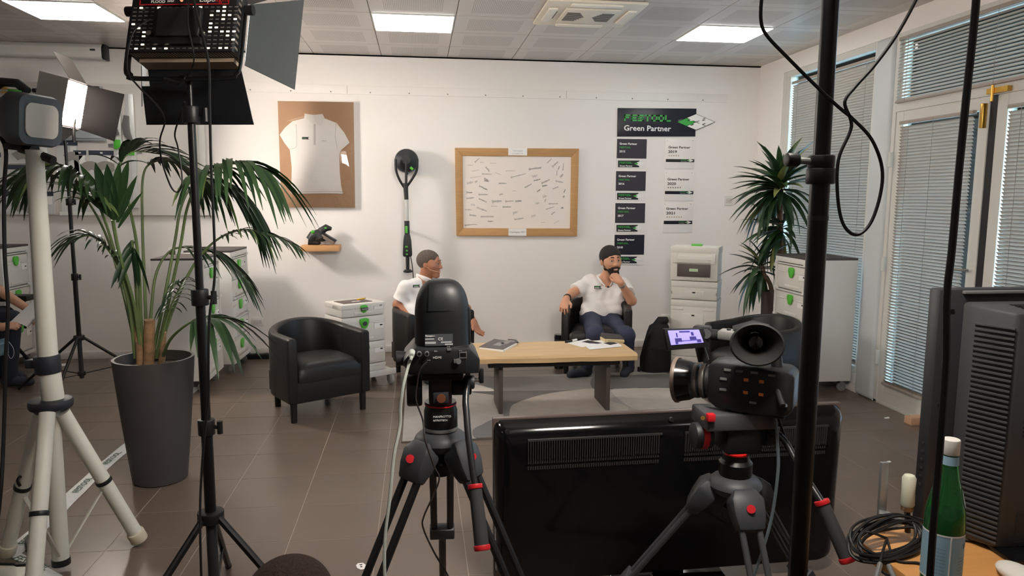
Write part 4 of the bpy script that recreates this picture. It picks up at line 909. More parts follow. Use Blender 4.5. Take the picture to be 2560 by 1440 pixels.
MB().tube([C0-n_*.16-w_*.06, C0-n_*.03-w_*.115, C0+n_*.05-w_*.135], .016, n=8).build('stand_bracket', BLACKP, t)
MB().tube([P(86, 378, Yw), C0-n_*.08-w_*.1], .022, n=12).build('spigot', BLACKP, t)
tag(MB().tube(smoothpath([C0-n_*.2-w_*.04, P(14, 372, 2.86), P(10, 480, 2.86), P(12, 640, 2.86), P(20, 770, 2.86), P(14, 900, 2.86), P(12, 1000, 2.86), P(8, 1120, 2.84), P(0, 1250, 2.8), P(-20, 1400, 2.8)], 6), .007, n=8).build('power_cable', CABLE), 'thick black cable hanging down from the work light', 'cable')
# ------------------------------------------------------------------ far light stand with barn door light
def stand(label, base, ztop, hubz, radius, az, r=.012, group='light stands', lowz=None, knobs=(.45,), mt=BLACKM):
    t = thing('light_stand', label, 'light stand', (base[0], base[1], 0), group=group)
    x, y = base[0], base[1]
    MB().tube([(x, y, .12 if lowz is None else lowz), (x, y, hubz+.02)], r*1.25, n=14).build('lower_pole', mat('dark grey metal', (46, 47, 50), .4), t)
    prev = hubz
    ks = list(knobs)+[None]; zz = [hubz]+[hubz+(ztop-hubz)*k for k in knobs]+[ztop]
    for i in range(len(zz)-1): MB().tube([(x, y, zz[i]), (x, y, zz[i+1])], r*(1.3-.22*i), n=14).build('pole', mt, t)
    for z in zz[1:-1]:
        MB().tube([(x, y, z-.03), (x, y, z+.02)], r*1.9, n=14).build('clamp_collar', BLACKP, t, bevel=.003)
        k = MB().tube([(x+r, y, z-.005), (x+r*3.3, y-.01, z-.005)], r*.5, n=8).build('clamp_knob', BLACKP, t); MB().cyl((x+r*3.2, y-.01, z-.025), (x+r*3.2, y-.01, z+.015), r*.65, n=10).build('knob_grip', BLACKP, k)
    MB().tube([(x, y, hubz-.015), (x, y, hubz+.02)], r*3, n=16).build('hub', BLACKP, t, bevel=.004)
    bz = (.12 if lowz is None else lowz)
    MB().tube([(x, y, bz+.02), (x, y, bz+.05)], r*2.2, n=14).build('brace_collar', BLACKP, t, bevel=.003)
    for a in az:
        d = V((math.cos(a), math.sin(a), 0)); f = V((x, y, .012))+d*radius
        top = V((x, y, hubz))+d*r*2.4
        lg = MB().tube([top, f], r*.85, n=10).build('leg', mt, t); MB().sphere(f, r*1.0, 10, 6).build('foot', RUBBER, lg)
        MB().tube([V((x, y, bz+.035))+d*r*2, top.lerp(f, .58)], r*.55, n=8, flat=.6).build('brace', mt, t)
    return t
Y2 = 5.6; B2 = P(207, 960, Y2)
top2 = P(184, 352, Y2).z
hz2 = P(206, 845, Y2).z
xs2 = P(206, 960, Y2).x
a1 = math.atan2(PZ(60, 975, 0).y-Y2, PZ(60, 975, 0).x-xs2)
stand('black light stand behind the palm, under the barn-door lamp', (xs2, Y2), top2, hz2, .50, [a1, -pi/2+.02, .45], r=.0125, lowz=P(206, 935, Y2).z-.03, knobs=(.32, .7))
def led_panel(name, label, C, n, upv, w, h, d, strength, group=None, doors=True, holes=True):
    """lamp head: C centre of the rear face, n emitting direction"""
    t = thing(name, label, 'studio light', C, group=group); n = n.normalized(); r = n.cross(upv).normalized(); u = r.cross(n).normalized()
    r = -r                                                   # right as seen from behind the lamp... rear view: r, u
    r = upv.cross(-n).normalized(); u = (-n).cross(r).normalized()
    M = Matrix((r, u, -n)).transposed().to_4x4(); M.translation = C
    return t, M
# far lamp
n2 = V((.975, .02, -.22)).normalized(); C2 = P(186, 262, Y2)
t, M = led_panel('studio_light', 'lit barn-door studio lamp on the far stand at the left', C2, n2, V((.22, 0, 1)).normalized(), .2, .3, .06, 1)
bw, bh = .155, .165
MB().box(-bw, bw, -bh, bh, -.0, .07, M).build('housing', mat('warm black metal', (52, 40, 38), .5), t, bevel=.004)
MB().box(-bw+.012, bw-.012, -bh+.012, bh-.012, -.004, .0, M).build('led_face', mat('far lamp led', (255, 244, 232), .5, emit=FAR_W), t, smooth=False)
for k in range(14): MB().box(-bw+.01, bw-.01, -bh+.02+k*.0225, -bh+.023+k*.0225, -.010, -.003, M).build('louvre_rib', mat('pale louvre', (190, 170, 150), .4), t, smooth=False)
def door(M_, pts, name='barn_door', mt=None): return MB().prism(pts, -.0015, .0015, M_).build(name, mt or mat('barn door metal', (66, 60, 56), .5), t, bevel=.0008, seg=1)
T_ = Matrix.Translation; RX = lambda a: Matrix.Rotation(a, 4, 'X'); RY = lambda a: Matrix.Rotation(a, 4, 'Y')
door(M @ T_((-bw, 0, 0)) @ RY(math.radians(-32)), [(0, -bh), (-.2, -bh+.02), (-.2, bh-.02), (0, bh)]) if False else None
MB().prism([(0, -bh), (-.23, -bh-.03), (-.24, bh+.0), (0, bh)], -.0015, .0015, M @ T_((-bw, 0, 0)) @ RY(math.radians(-64))).build('barn_door', mat('matt black door', (9, 8, 8), .9, spec=.05), t)
door(M @ T_((bw, 0, 0)) @ RY(math.radians(-55)), [(0, -bh), (.17, -bh), (.17, bh), (0, bh)])
door(M @ T_((0, bh, 0)) @ RX(math.radians(40)), [(-bw+.02, 0), (-bw+.02, .2), (bw-.02, .2), (bw-.02, 0)])
door(M @ T_((0, -bh, 0)) @ RX(math.radians(-40)), [(-bw+.02, 0), (bw-.02, 0), (bw-.02, -.18), (-bw+.02, -.18)])
MB().tube([P(186, 356, Y2), P(184, 335, Y2), C2+V((-.03, .06, -.06))], .012, n=8).build('yoke', BLACKM, t)
# ------------------------------------------------------------------ near light stand and big LED panel
Y1 = 2.3; bx = P(498, 700, Y1).x
hz1 = P(520, 1292, Y1).z
ls = stand('tall black light stand in front of the palm, under the big panel', (bx, Y1), P(462, 188, Y1).z, hz1, .50, [math.radians(-125), math.radians(-25), math.radians(100)], r=.0135, lowz=.13, knobs=(.22, .52, .92))
n1 = V((.18, .93, -.30)).normalized(); C1 = P(455, 50, Y1)
t, M = led_panel('studio_light', 'large black led panel with barn doors seen from behind', C1, n1, V((0, 0, 1)), .36, .3, .08, 1)
bw, bh = .160, .100                                          # local: x right, y up, z towards the camera (rear)
BK = mat('black powder coat', (24, 23, 24), .42)
MB().box(-bw, bw, -bh, bh, -.075, 0, M).build('housing', BK, t, bevel=.006)
MB().box(-bw+.012, bw-.012, -bh+.012, bh-.012, -.079, -.074, M).build('led_face', mat('key light led', (255, 244, 232), .5, emit=LUPO_W), t, smooth=False)
GLOW = mat('led glow in vent', (255, 232, 200), .5, emit=2.2); SLOTM = mat('grey vent slot', (112, 106, 100), .5)
lit = random.Random(5); g1, g2 = MB(), MB()
for i in range(18):
    for j in range(11):
        x = -bw+.014+i*.0180; y = -bh+.010+j*.0130
        if abs(x) < .075 and -.08 < y < .035: continue
        if y > .040: continue
        b_ = lit.random() < (.34 if x > .05 else .16)
        (g1 if b_ else g2).box(x-(.0046 if b_ else .005), x+(.0046 if b_ else .005), y-(.0022 if b_ else .0016), y+(.0022 if b_ else .0016), .0, .0012, M)
o = g1.build('lit_vent_slots', GLOW, t, smooth=False); o['kind'] = 'stuff'; o = g2.build('vent_slots', SLOTM, t, smooth=False); o['kind'] = 'stuff'
g3 = MB()
for k in range(34):
    x = -bw+.010+k*.0094
    g3.add([M @ V(p) for p in ((x, -bh-.0006, -.006), (x+.0045, -bh-.0006, -.006), (x+.012, -bh-.0006, -.03), (x+.0075, -bh-.0006, -.03))], [(0, 1, 2, 3)])
o = g3.build('underside_slots', mat('warm grey slot', (170, 156, 140), .5), t, smooth=False); o['kind'] = 'stuff'
g4 = MB()
for k in range(9): g4.box(bw-.0002, bw+.001, -bh+.015+k*.02, -bh+.023+k*.02, -.03, -.012, M)
o = g4.build('side_slots', SLOTM, t, smooth=False); o['kind'] = 'stuff'
cp = MB().box(-bw+.028, bw-.022, .046, bh-.002, 0, .004, M).build('control_panel', BK, t, bevel=.001)
def strip(a, b2): MB().box(a[0], b2[0], a[1], b2[1], .004, .0052, M).build('red_border', RED, cp, smooth=False)
strip((-bw+.028, .046), (bw-.022, .0485)); strip((-bw+.028, .046), (-bw+.0305, bh-.002)); strip((bw-.0245, .046), (bw-.022, bh-.002))
text('Lupo', .024, WHITEPR, cp, M @ T_((.048, .055, .0045))); text('light', .024, RED, cp, M @ T_((.096, .055, .0045)))
text('FLOOD', .013, WHITEPR, cp, M @ T_((-.098, .053, .0045))); text('DMX', .009, WHITEPR, cp, M @ T_((-.048, .055, .0045))); text('DC', .010, WHITEPR, cp, M @ T_((.12, .078, .0045)))
MB().cyl(M @ V((-.118, .074, .004)), M @ V((-.118, .074, .012)), .014, n=20).build('dial', BLACKP, cp)
for x in (.012, .023, .034): MB().cyl(M @ V((x, .066, .003)), M @ V((x, .066, .008)), .004, n=10).build('red_button', RED, cp)
MB().cyl(M @ V((-.005, .06, .003)), M @ V((-.005, .06, .0065)), .0045, n=10).build('indicator', mat('orange indicator', (240, 160, 120), .4, emit=.6), cp)
MB().box(-.065, .065, -.062, .030, 0, .022, M).build('power_box', mat('black anodised box', (30, 31, 33), .4), t, bevel=.006)
MB().box(-.085, .07, -.082, -.06, 0, .014, M).build('cross_bar', BLACKP, t, bevel=.003)
for x in (-.085, .072): MB().cyl(M @ V((x, -.05, .0)), M @ V((x, -.05, .018)), .008, n=12).build('chrome_bolt', CHROME, t)
# yoke
yk = [(-bw-.012, .05, -.035), (-bw-.012, -bh-.02, -.035), (-bw-.0, -bh-.055, -.035), (-bw+.03, -bh-.066, -.035), (bw-.03, -bh-.066, -.035), (bw, -bh-.055, -.035), (bw+.012, -bh-.02, -.035), (bw+.012, .05, -.035)]
MB().tube([M @ V(p) for p in smoothpath(yk, 4)], .010, n=8, flat=.5, hint=V((0, 1, 0))).build('yoke', BLACKM, t)
for s in (-1, 1): MB().cyl(M @ V((s*(bw+.01), .05, -.035)), M @ V((s*(bw+.035), .05, -.035)), .015, n=10).build('yoke_knob', BLACKP, t); 
MB().tube([M @ V((0, -bh-.07, -.035)), V((bx, Y1, P(462, 195, Y1).z))], .014, n=12).build('spigot', BLACKM, t)
MB().tube([M @ V((0, -bh-.085, -.03)), M @ V((-.045, -bh-.075, -.02))], .007, n=8).build('clamp_lever', BLACKP, t)
DM = mat('black barn door', (24, 25, 28), .35); DG = mat('grey green barn door', (66, 72, 74), .4)
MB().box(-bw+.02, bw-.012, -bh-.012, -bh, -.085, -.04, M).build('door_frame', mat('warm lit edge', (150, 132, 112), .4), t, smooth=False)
def door1(M_, pts, mt): MB().prism(pts, -.0012, .0012, M_).build('barn_door', mt, t, bevel=.0006, seg=1)
door1(M @ T_((0, -bh-.004, -.085)) @ RX(math.radians(24)), [(-bw+.02, 0), (bw-.012, 0), (bw+.015, -.17), (-bw-.005, -.17), (-bw-.005, -.055), (-bw+.02, -.055)], DM)
door1(M @ T_((bw, 0, -.085)) @ RY(math.radians(28)), [(0, -bh), (.15, -bh-.045), (.155, bh+.06), (0, bh)], DG)
door1(M @ T_((-bw, 0, -.085)) @ RY(math.radians(-62)), [(0, -bh), (-.19, -bh-.055), (-.19, bh+.06), (0, bh)], DG)
door1(M @ T_((0, bh, -.085)) @ RX(math.radians(-50)), [(-bw, 0), (-bw-.03, .18), (bw+.03, .18), (bw, 0)], DM)
def cable(label, pts, r, mt=CABLE, n=6): return tag(MB().tube(smoothpath(pts, 6), r, n=n).build('cable', mt), label, 'cable')
cable('thin black cable drooping from the big led panel down to the palm', [M @ V((-.09, .0, .008)), M @ V((-.13, -.05, .02)), M @ V((-.135, -.16, .02)), P(345, 215, 2.25), P(390, 260, 2.27), P(412, 300, 2.3), P(400, 350, 2.35), P(404, 400, 2.4), P(425, 462, 2.45), P(440, 480, 2.45), P(452, 470, 2.4), P(455, 440, 2.4), P(445, 370, 2.4), P(437, 335, 2.36), P(450, 290, 2.33), P(462, 255, 2.28)], .0026)
cable('long black cable hanging in front of the tall light stand', [M @ V((.04, .08, .012)), M @ V((.05, .03, .03)), P(520, 150, 2.2), P(524, 260, 2.2), P(528, 420, 2.2), P(536, 600, 2.2), P(536, 700, 2.2), P(524, 790, 2.2), P(521, 900, 2.2), P(521, 990, 2.22), P(512, 1080, 2.24), P(503, 1200, 2.24), P(500, 1300, 2.22), P(503, 1440, 2.2), P(506, 1560, 2.2)], .0038)
cable('short black cable looping beside the led panel spigot', [M @ V((.02, .07, .012)), P(470, 60, 2.22), P(484, 130, 2.22), P(482, 165, 2.24), P(468, 190, 2.27)], .0022)
# ------------------------------------------------------------------ tripods
TGREY = mat('charcoal tripod casting', (54, 56, 60), .5)
def video_tripod(label, c, zc, rad, az, twin=.026, r=.0115, tubem=None, crown=TGREY, badge=True, group='video tripods', bowl=True):
    t = thing('video_tripod', label, 'tripod', (c[0], c[1], 0), group=group); x, y = c
    MB().lathe([(.052, -.012), (.058, -.03), (.05, -.055), (.03, -.065)], 24, T_((x, y, zc))).build('bowl', SATIN, t)
    MB().lathe([(.012, -.14), (.024, -.135), (.03, -.10), (.018, -.085), (.016, -.06)], 16, T_((x, y, zc))).build('bowl_clamp', BLACKP, t)
    for a in az:
        d = V((math.cos(a), math.sin(a), 0)); s = V((-d.y, d.x, 0)); f = V((x, y, .02))+d*rad
        top = V((x, y, zc-.03))+d*.055
        br = MB(); dn = (f-top).normalized()
        rs = []
        for k, (o_, w, th) in enumerate(((0, .03, .02), (.03, .046, .03), (.07, .044, .026), (.11, .036, .018))):
            c_ = top+dn*o_; nn = s.cross(dn); rs.append([c_+s*(w*cx_)+nn*(th*cy_) for cx_, cy_ in ((-1, -1), (1, -1), (1, 1), (-1, 1))])
        lg = br.rings(rs).build('leg_bracket', crown, t, bevel=.008)
        mid = top.lerp(f, .55)
        for q in (-1, 1): MB().tube([top+dn*.08+s*twin*q, mid+s*twin*q], r, n=10).build('leg_tube', tubem or BLACKM, lg)
        cl = mid; rs = [[cl+dn*o_+s*(.04*cx_)+s.cross(dn)*(.016*cy_) for cx_, cy_ in ((-1, -1), (1, -1), (1, 1), (-1, 1))] for o_ in (-.03, .02)]
        MB().rings(rs).build('leg_clamp', crown, lg, bevel=.004)
        MB().tube([mid, f], r*1.1, n=10).build('lower_tube', tubem or BLACKM, lg)
        MB().sphere(f, .02, 12, 8).build('foot', RUBBER, lg)
        if badge and d.y < 0:
            b = top+dn*.05+d*.03+V((0, 0, .012)); nn = (V((0, 0, CH))-b).normalized(); MB().cyl(b, b+nn*.004, .0115, n=16).build('red_badge', RED, lg)
    MB().sphere((x, y, zc-.035), (.075, .075, .035), 20, 10).build('crown', crown, t)
    return t
def pan_handle(t, pts, g0, g1, r=.009):
    hd = MB().tube(smoothpath(pts+[g0], 5), r, n=12).build('pan_bar', mat('black anodised bar', (30, 31, 33), .3), t)
    d = (g1-g0).normalized()
    MB().tube([g0, g1], [.0165, .0185], n=18).build('grip', mat('grey foam grip', (52, 52, 54), .8), hd)
    MB().tube([g0-d*.008, g0+d*.004], .0195, n=18).build('red_ring', RED, hd, bevel=.002); MB().tube([g1-d*.006, g1+d*.008], .021, n=18).build('red_end', RED, hd, bevel=.003)
    return hd
# PTZ camera tripod
Yp = 1.95; cx = P(1102, 1075, Yp).x
zc1 = P(1102, 1068, Yp).z
TPB = mat('black tripod tube', (18, 18, 20), .4)
t1 = video_tripod('black tripod under the domed robot camera', (cx, Yp), zc1, .50, [math.radians(-140), math.radians(-42), math.radians(88)], r=.011, tubem=TPB)
# fluid head
t = thing('fluid_head', 'black fluid head with pan bar under the domed camera', 'tripod head', (cx, Yp, zc1), group='fluid heads')
q = lambda x, y, Y=Yp: P(x, y, Y)
MB().lathe([(.044, -.012), (.047, .0), (.046, .05), (.042, .062), (.043, .075)], 32, T_((cx, Yp, zc1))).build('levelling_base', BLACKM, t, ang=30)
MB().lathe([(.0465, -.006), (.0475, .0), (.0465, .006)], 32, T_((cx, Yp, zc1+.002)), cap=False).build('silver_ring', STEEL, t)
MB().lathe([(.0436, .066), (.044, .068), (.0436, .07)], 32, T_((cx, Yp, zc1)), cap=False).build('red_line', RED, t)
text('MANFROTTO', .008, WHITEPR, t, T_((cx-.022, Yp-.0475, zc1+.042)) @ FACE); text('NITROTECH', .007, WHITEPR, t, T_((cx-.022, Yp-.0475, zc1+.032)) @ FACE)
MB().box(cx-.032, cx+.03, Yp-.045, Yp+.045, zc1+.07, q(1100, 935).z).build('head_body', mat('dark red black casting', (44, 24, 26), .45), t, bevel=.01)
MB().cyl((cx-.05, Yp, zc1+.108), (cx-.092, Yp, zc1+.108), .044, n=24).build('tilt_drum', BLACKP, t, bevel=.006)
MB().cyl((cx+.03, Yp, zc1+.115), (cx+.085, Yp, zc1+.115), .024, n=20).build('tilt_axle', BLACKP, t, bevel=.004)
MB().box(cx-.022, cx+.02, Yp-.062, Yp-.04, zc1+.085, zc1+.115).build('tension_block', SATIN, t, bevel=.003)
MB().cyl((cx-.0, Yp-.055, zc1+.1), (cx-.0, Yp-.066, zc1+.1), .012, n=14).build('copper_knob', mat('copper', (190, 120, 90), .3, metal=.8), t)
MB().box(cx-.052, cx+.06, Yp-.06, Yp+.06, q(1100, 938).z, q(1100, 922).z).build('camera_plate', BLACKP, t, bevel=.004)
MB().tube([q(1040, 893), q(990, 897)], [.014, .022], n=16).build('drag_knob', SATIN, t, bevel=.004)
MB().tube([q(1170, 925), q(1188, 912)], [.01, .012], n=12).build('lock_knob', SATIN, t)
MB().tube([q(1160, 955, 1.93), q(1186, 955, 1.93)], .019, n=16).build('bar_clamp', SATIN, t, bevel=.003)
MB().box(*(lambda a, b2: (a.x, b2.x, 1.92, 1.945, b2.z, a.z))(q(1197, 920, 1.93), q(1209, 957, 1.93))).build('clamp_handle', BLACKP, t, bevel=.004); MB().tube([q(1186, 950, 1.93), q(1200, 950, 1.93)], .006, n=8).build('clamp_screw', CHROME, t)
pan_handle(t, [q(1168, 950, 1.92), q(1164, 1000, 1.88), q(1166, 1030, 1.86), q(1172, 1100, 1.82)], q(1188, 1218, 1.76), q(1205, 1368, 1.70))
# domed camera
t = thing('robot_camera', 'black domed robot camera seen from behind on its tripod', 'camera', (cx, Yp, q(1100, 922).z))
zb, zm, zt = q(1100, 918).z, q(1100, 858).z, q(1100, 697).z
ccx = q(1105, 780).x; H = zt-zm; rs = []
for k in range(19):
    u = k/18
    if u < .45: f = 1.0-.02*u; z = zm+H*u
    else:
        a = (u-.45)/.55*pi/2; f = .99*math.cos(a)**.62 if k < 18 else .02; z = zm+H*(.45+.55*math.sin(a))
    rs.append([V((ccx+.0745*f*math.copysign(abs(math.cos(p))**.8, math.cos(p)), Yp+.068*f*math.copysign(abs(math.sin(p))**.8, math.sin(p)), z)) for p in [2*pi*i/40 for i in range(40)]])
PTZ = mat('satin black shell', (22, 24, 27), .5, spec=.5)
sh = MB().rings(rs).build('dome', PTZ, t, ang=60)
zz = lambda y: q(1100, y).z
yb = Yp-.070
# rear hatch: a slightly proud curved panel
pv = []; NU, NV = 10, 12
for i in range(NU+1):
    for j in range(NV+1):
        u = i/NU*2-1; v_ = j/NV; z = zz(768)+(zz(705)-zz(768))*v_; hz = (z-zm)/H
        f = 1.0-.02*hz if hz < .45 else .99*math.cos(math.asin(min(1, (hz-.45)/.55)))**.62
        x = u*.034*(1-.08*v_); s_ = max(0., 1-(abs(x)/(.0745*f))**2.5)**(1/2.5); pv.append((ccx-.004+x, Yp-(.068*f*s_+.0015), z))
MB().add(pv, [(i*(NV+1)+j, (i+1)*(NV+1)+j, (i+1)*(NV+1)+j+1, i*(NV+1)+j+1) for i in range(NU) for j in range(NV)]).build('rear_hatch', mat('satin black hatch', (26, 29, 32), .45), t, ang=60)
lb = MB().box(q(1062, 825).x, q(1129, 825).x, yb-.0015, yb+.003, zz(851), zz(824)).build('rating_label', mat('grey rating label', (72, 76, 80), .5), t, smooth=False)
LBL = mat('pale label print', (170, 174, 176), .6)
for (x0, y0, x1, y1) in ((1062, 826, 1080, 828), (1062, 841, 1088, 846), (1110, 846, 1129, 850), (1062, 833, 1084, 836), (1100, 841, 1126, 844)): MB().box(q(x0, y0).x, q(x1, y0).x, yb-.0022, yb-.001, zz(y1), zz(y0)).build('label_print', LBL, lb, smooth=False)
text('Panasonic', .0065, WHITEPR, lb, T_((q(1063, 829).x, yb-.0024, zz(829))) @ FACE); text('CE', .011, WHITEPR, lb, T_((q(1093, 838).x, yb-.0024, zz(838))) @ FACE)
wl, wr = q(1010, 900).x, q(1196, 900).x
bp = [(wl+.012, zb), (wr-.004, zb), (wr-.002, zm-.028), (wr-.03, zm+.004), (wl+.028, zm+.004), (wl-.002, zm-.03)]
poly_y(MB(), bp, Yp-.085, Yp+.08).build('base', mat('graphite base', (32, 34, 37), .35), t, bevel=.006)
poly_y(MB(), [(wl+.028, zm-.002), (wr-.04, zm-.002), (wr-.04, zb+.006), (wl+.02, zb+.006), (wl+.006, zm-.03)], Yp-.0875, Yp-.08).build('port_panel', BLACKP, t, bevel=.001)
for x in (1048, 1067): 
    p = q(x, 883, Yp-.088); MB().cyl(p, p+V((0, -.012, 0)), .0062, n=14).build('bnc_port', STEEL, t); MB().cyl(p+V((0, -.0122, 0)), p+V((0, -.0126, 0)), .0042, n=14).build('bnc_core', BLACKM, t)
MB().box(*(lambda a, b2: (a.x, b2.x, Yp-.0905, Yp-.086, b2.z, a.z))(q(1148, 880, Yp-.088), q(1167, 895, Yp-.088))).build('lan_port', STEEL, t, smooth=False)
MB().box(*(lambda a, b2: (a.x, b2.x, Yp-.0912, Yp-.086, b2.z, a.z))(q(1150, 882, Yp-.088), q(1165, 892, Yp-.088))).build('lan_socket', BLACKM, t, smooth=False)
MB().box(*(lambda a, b2: (a.x, b2.x, Yp-.0905, Yp-.086, b2.z, a.z))(q(1118, 871, Yp-.088), q(1128, 876, Yp-.088))).build('usb_port', STEEL, t, smooth=False)
text('HDMI', .009, WHITEPR, t, T_(q(1082, 897, Yp-.089)) @ FACE)
for x, y in ((1117, 868), (1085, 880), (1147, 878), (1068, 902)): text('o-o' if x != 1085 else 'SDI', .006, LBL, t, T_(q(x, y, Yp-.089)) @ FACE)
p = q(1146, 902, Yp-.088); MB().cyl(p, p+V((0, -.01, 0)), .007, n=12).build('tie_screw', STEEL, t); MB().box(p.x-.012, p.x-.002, Yp-.094, Yp-.087, p.z-.005, p.z+.005).build('tie_bracket', STEEL, t)
for (x0, x1) in ((1033, 1082), (1107, 1158)): MB().box(q(x0, 862).x, q(x1, 862).x, Yp-.087, Yp-.08, zz(863)-.001, zz(861)).build('top_seam', mat('grey seam', (90, 94, 98), .4), t, smooth=False)
MB().box(q(1168, 800).x, q(1175, 800).x, Yp-.03, Yp+.04, zz(858), zz(766)).build('tilt_arm', PTZ, t, bevel=.004)
wc = mat('pale grey cable', (176, 184, 176), .5)
p0 = q(1030, 880, Yp-.088)
cable('pale grey network cable falling from the domed camera', [p0+V((0, .0, 0)), p0+V((-.002, -.03, -.01)), q(1022, 910, 1.84), q(1008, 965, 1.82), q(1001, 1020, 1.82), q(1000, 1065, 1.82), q(985, 1140, 1.80), q(974, 1250, 1.78), q(964, 1330, 1.77), q(961, 1400, 1.76), q(964, 1500, 1.75)], .0042, wc)
tag(MB().cyl(p0, p0+V((-.001, -.028, -.004)), .0085, .007, n=12).build('cable_plug', wc), 'pale grey plug in the back of the domed camera', 'plug')
cable('thin brown cable wandering down the middle tripod', [q(1068, 905, 1.83), q(1050, 925, 1.83), q(1043, 960, 1.84), q(1040, 1000, 1.84), q(1057, 1050, 1.84), q(1063, 1100, 1.82), q(1085, 1165, 1.82), q(1098, 1195, 1.82), q(1085, 1235, 1.82), q(1060, 1290, 1.82), q(1058, 1320, 1.82), q(1085, 1380, 1.82), q(1120, 1440, 1.82), q(1140, 1500, 1.8)], .0025, mat('brown black cable', (46, 40, 40), .5))
# ------------------------------------------------------------------ camcorder tripod, head, camcorder
Yc = 1.86; cx2 = P(1838, 1180, Yc).x; zc2 = P(1838, 1180, Yc).z
t2 = video_tripod('grey and black tripod under the shoulder camcorder', (cx2, Yc), zc2, .50, [math.radians(-92), math.radians(-205), math.radians(20)], r=.009, tubem=mat('grey anodised tube', (70, 72, 76), .35, metal=.4), twin=.024)
q = lambda x, y, Y=Yc: P(x, y, Y)
t = thing('fluid_head', 'black fluid head with red dials under the camcorder', 'tripod head', (cx2, Yc, zc2), group='fluid heads')
MB().lathe([(.04, -.02), (.046, .0), (.046, .03), (.038, .04), (.036, .055)], 32, T_((cx2, Yc, zc2))).build('levelling_base', BLACKM, t, ang=30)
MB().lathe([(.0285, .056), (.031, .062), (.0285, .068)], 28, T_((cx2, Yc, zc2))).build('red_bubble_ring', mat('glowing red ring', (230, 40, 36), .3, emit=.5), t)
MB().box(cx2-.05, cx2+.055, Yc-.05, Yc+.05, zc2+.066, q(1838, 1050).z).build('head_body', BLACKP, t, bevel=.012)
MB().cyl(q(1775, 1088), q(1732, 1088), .036, n=26).build('tilt_dial', SATIN, t, bevel=.004)
MB().cyl(q(1763, 1088), q(1749, 1088), .0385, n=26).build('dial_red_ring', RED, t)
MB().cyl(q(1905, 1088), q(1935, 1088), .03, n=22).build('side_drum', SATIN, t, bevel=.004)
MB().box(q(1748, 1040).x, q(1922, 1040).x, Yc-.06, Yc+.06, q(1800, 1062).z, q(1800, 1022).z).build('camera_plate', mat('grey slide plate', (72, 72, 76), .4), t, bevel=.006)
MB().box(*(lambda a, b2: (a.x, b2.x, Yc-.07, Yc-.05, b2.z, a.z))(q(1746, 1018), q(1764, 1036))).build('plate_release', RED, t, bevel=.003)
MB().cyl(q(1757, 1045, Yc-.06), q(1757, 1045, Yc-.072), .006, n=10).build('brass_screw', mat('brass', (190, 150, 70), .3), t)
pan_handle(t, [q(1925, 1075, Yc-.03), q(1960, 1100, Yc-.06), q(2000, 1170, Yc-.12)], q(2056, 1258, 1.66), q(2118, 1398, 1.60))
# camcorder: built along its own axis; lens points left and away from the camera
cc = P(1848, 948, Yc); ax = V((-.80, .60, 0)).normalized()    # lens direction
sd = V((.60, .80, 0)).normalized()                            # camcorder right-hand side (away)
Mc = Matrix((ax, V((-ax.y, ax.x, 0)), V((0, 0, 1)))).transposed().to_4x4(); Mc.translation = cc   # local x = lens, y = left side of body (towards us is +y?), z up
CBK = mat('camcorder black', (27, 28, 30), .4); 
t = thing('camcorder', 'black shoulder camcorder with flip-out screen on the right tripod', 'camcorder', V((cc.x, cc.y, q(1838, 1024).z)))
ys = 1 if Mc.to_3x3().col[1].y < 0 else -1                    # sign of local y that faces the photographer
bz0 = q(1838, 1022).z-cc.z
rs = []
for x_, hw, z0, z1 in ((-.15, .045, -.055, .035), (-.135, .055, -.075, .048), (-.02, .058, -.08, .05), (.05, .056, -.075, .05), (.075, .05, -.06, .045)):
    rs.append([Mc @ V((x_, sx_*hw, zz_)) for sx_, zz_ in ((-1, z0), (1, z0), (1, z1), (-1, z1))])
MB().rings(rs).build('body', CBK, t, bevel=.010)
MB().box(-.13, .02, -.045, .045, bz0, -.06, Mc).build('battery_base', BLACKP, t, bevel=.006)
lensM = Mc @ T_((.024, 0, -.012)) @ Matrix.Rotation(pi/2+.08, 4, 'Y') @ Matrix.Diagonal((1, 1, .6, 1))
MB().lathe([(.045, .06), (.047, .10), (.044, .105), (.044, .135), (.048, .14), (.048, .165), (.052, .175)], 32, lensM).build('lens_barrel', CBK, t, ang=30)
for z in (.108, .142): MB().lathe([(.0475, z), (.049, z+.004), (.049, z+.018), (.0475, z+.022)], 32, lensM, cap=False).build('focus_ring', mat('grey ribbed ring', (72, 66, 62), .35), t)
MB().lathe([(.05, .17), (.056, .19), (.062, .245), (.064, .25), (.06, .25), (.052, .19)], 36, lensM).build('lens_hood', mat('black gloss hood', (20, 22, 25), .2), t, ang=30)
MB().lathe([(.0635, .238), (.066, .244), (.066, .254), (.0635, .258)], 36, lensM, cap=False).build('hood_rim', mat('warm grey rim', (112, 98, 90), .4), t)
# top handle
MB().tube([Mc @ V(p) for p in ((-.10, 0, .03), (-.09, 0, .105), (-.04, 0, .118), (.08, 0, .118), (.12, 0, .105), (.10, 0, .04))], .016, n=12).build('top_handle', CBK, t)
MB().box(-.03, .06, -.028, .028, .11, .135, Mc).build('handle_panel', mat('silver grey panel', (130, 130, 128), .35, metal=.3), t, bevel=.006)
for k in range(3): MB().cyl(Mc @ V((-.01+k*.022, .0, .134)), Mc @ V((-.01+k*.022, 0, .139)), .006, n=10).build('handle_button', SATIN, t)
MB().box(.085, .13, -.02, .02, .12, .14, Mc).build('shoe_mount', BLACKP, t, bevel=.004)
MB().tube([Mc @ V((.02, .0, .138)), Mc @ V((-.03, 0, .158)), Mc @ V((-.07, 0, .15))], .011, n=8).build('mic_holder', SATIN, t)
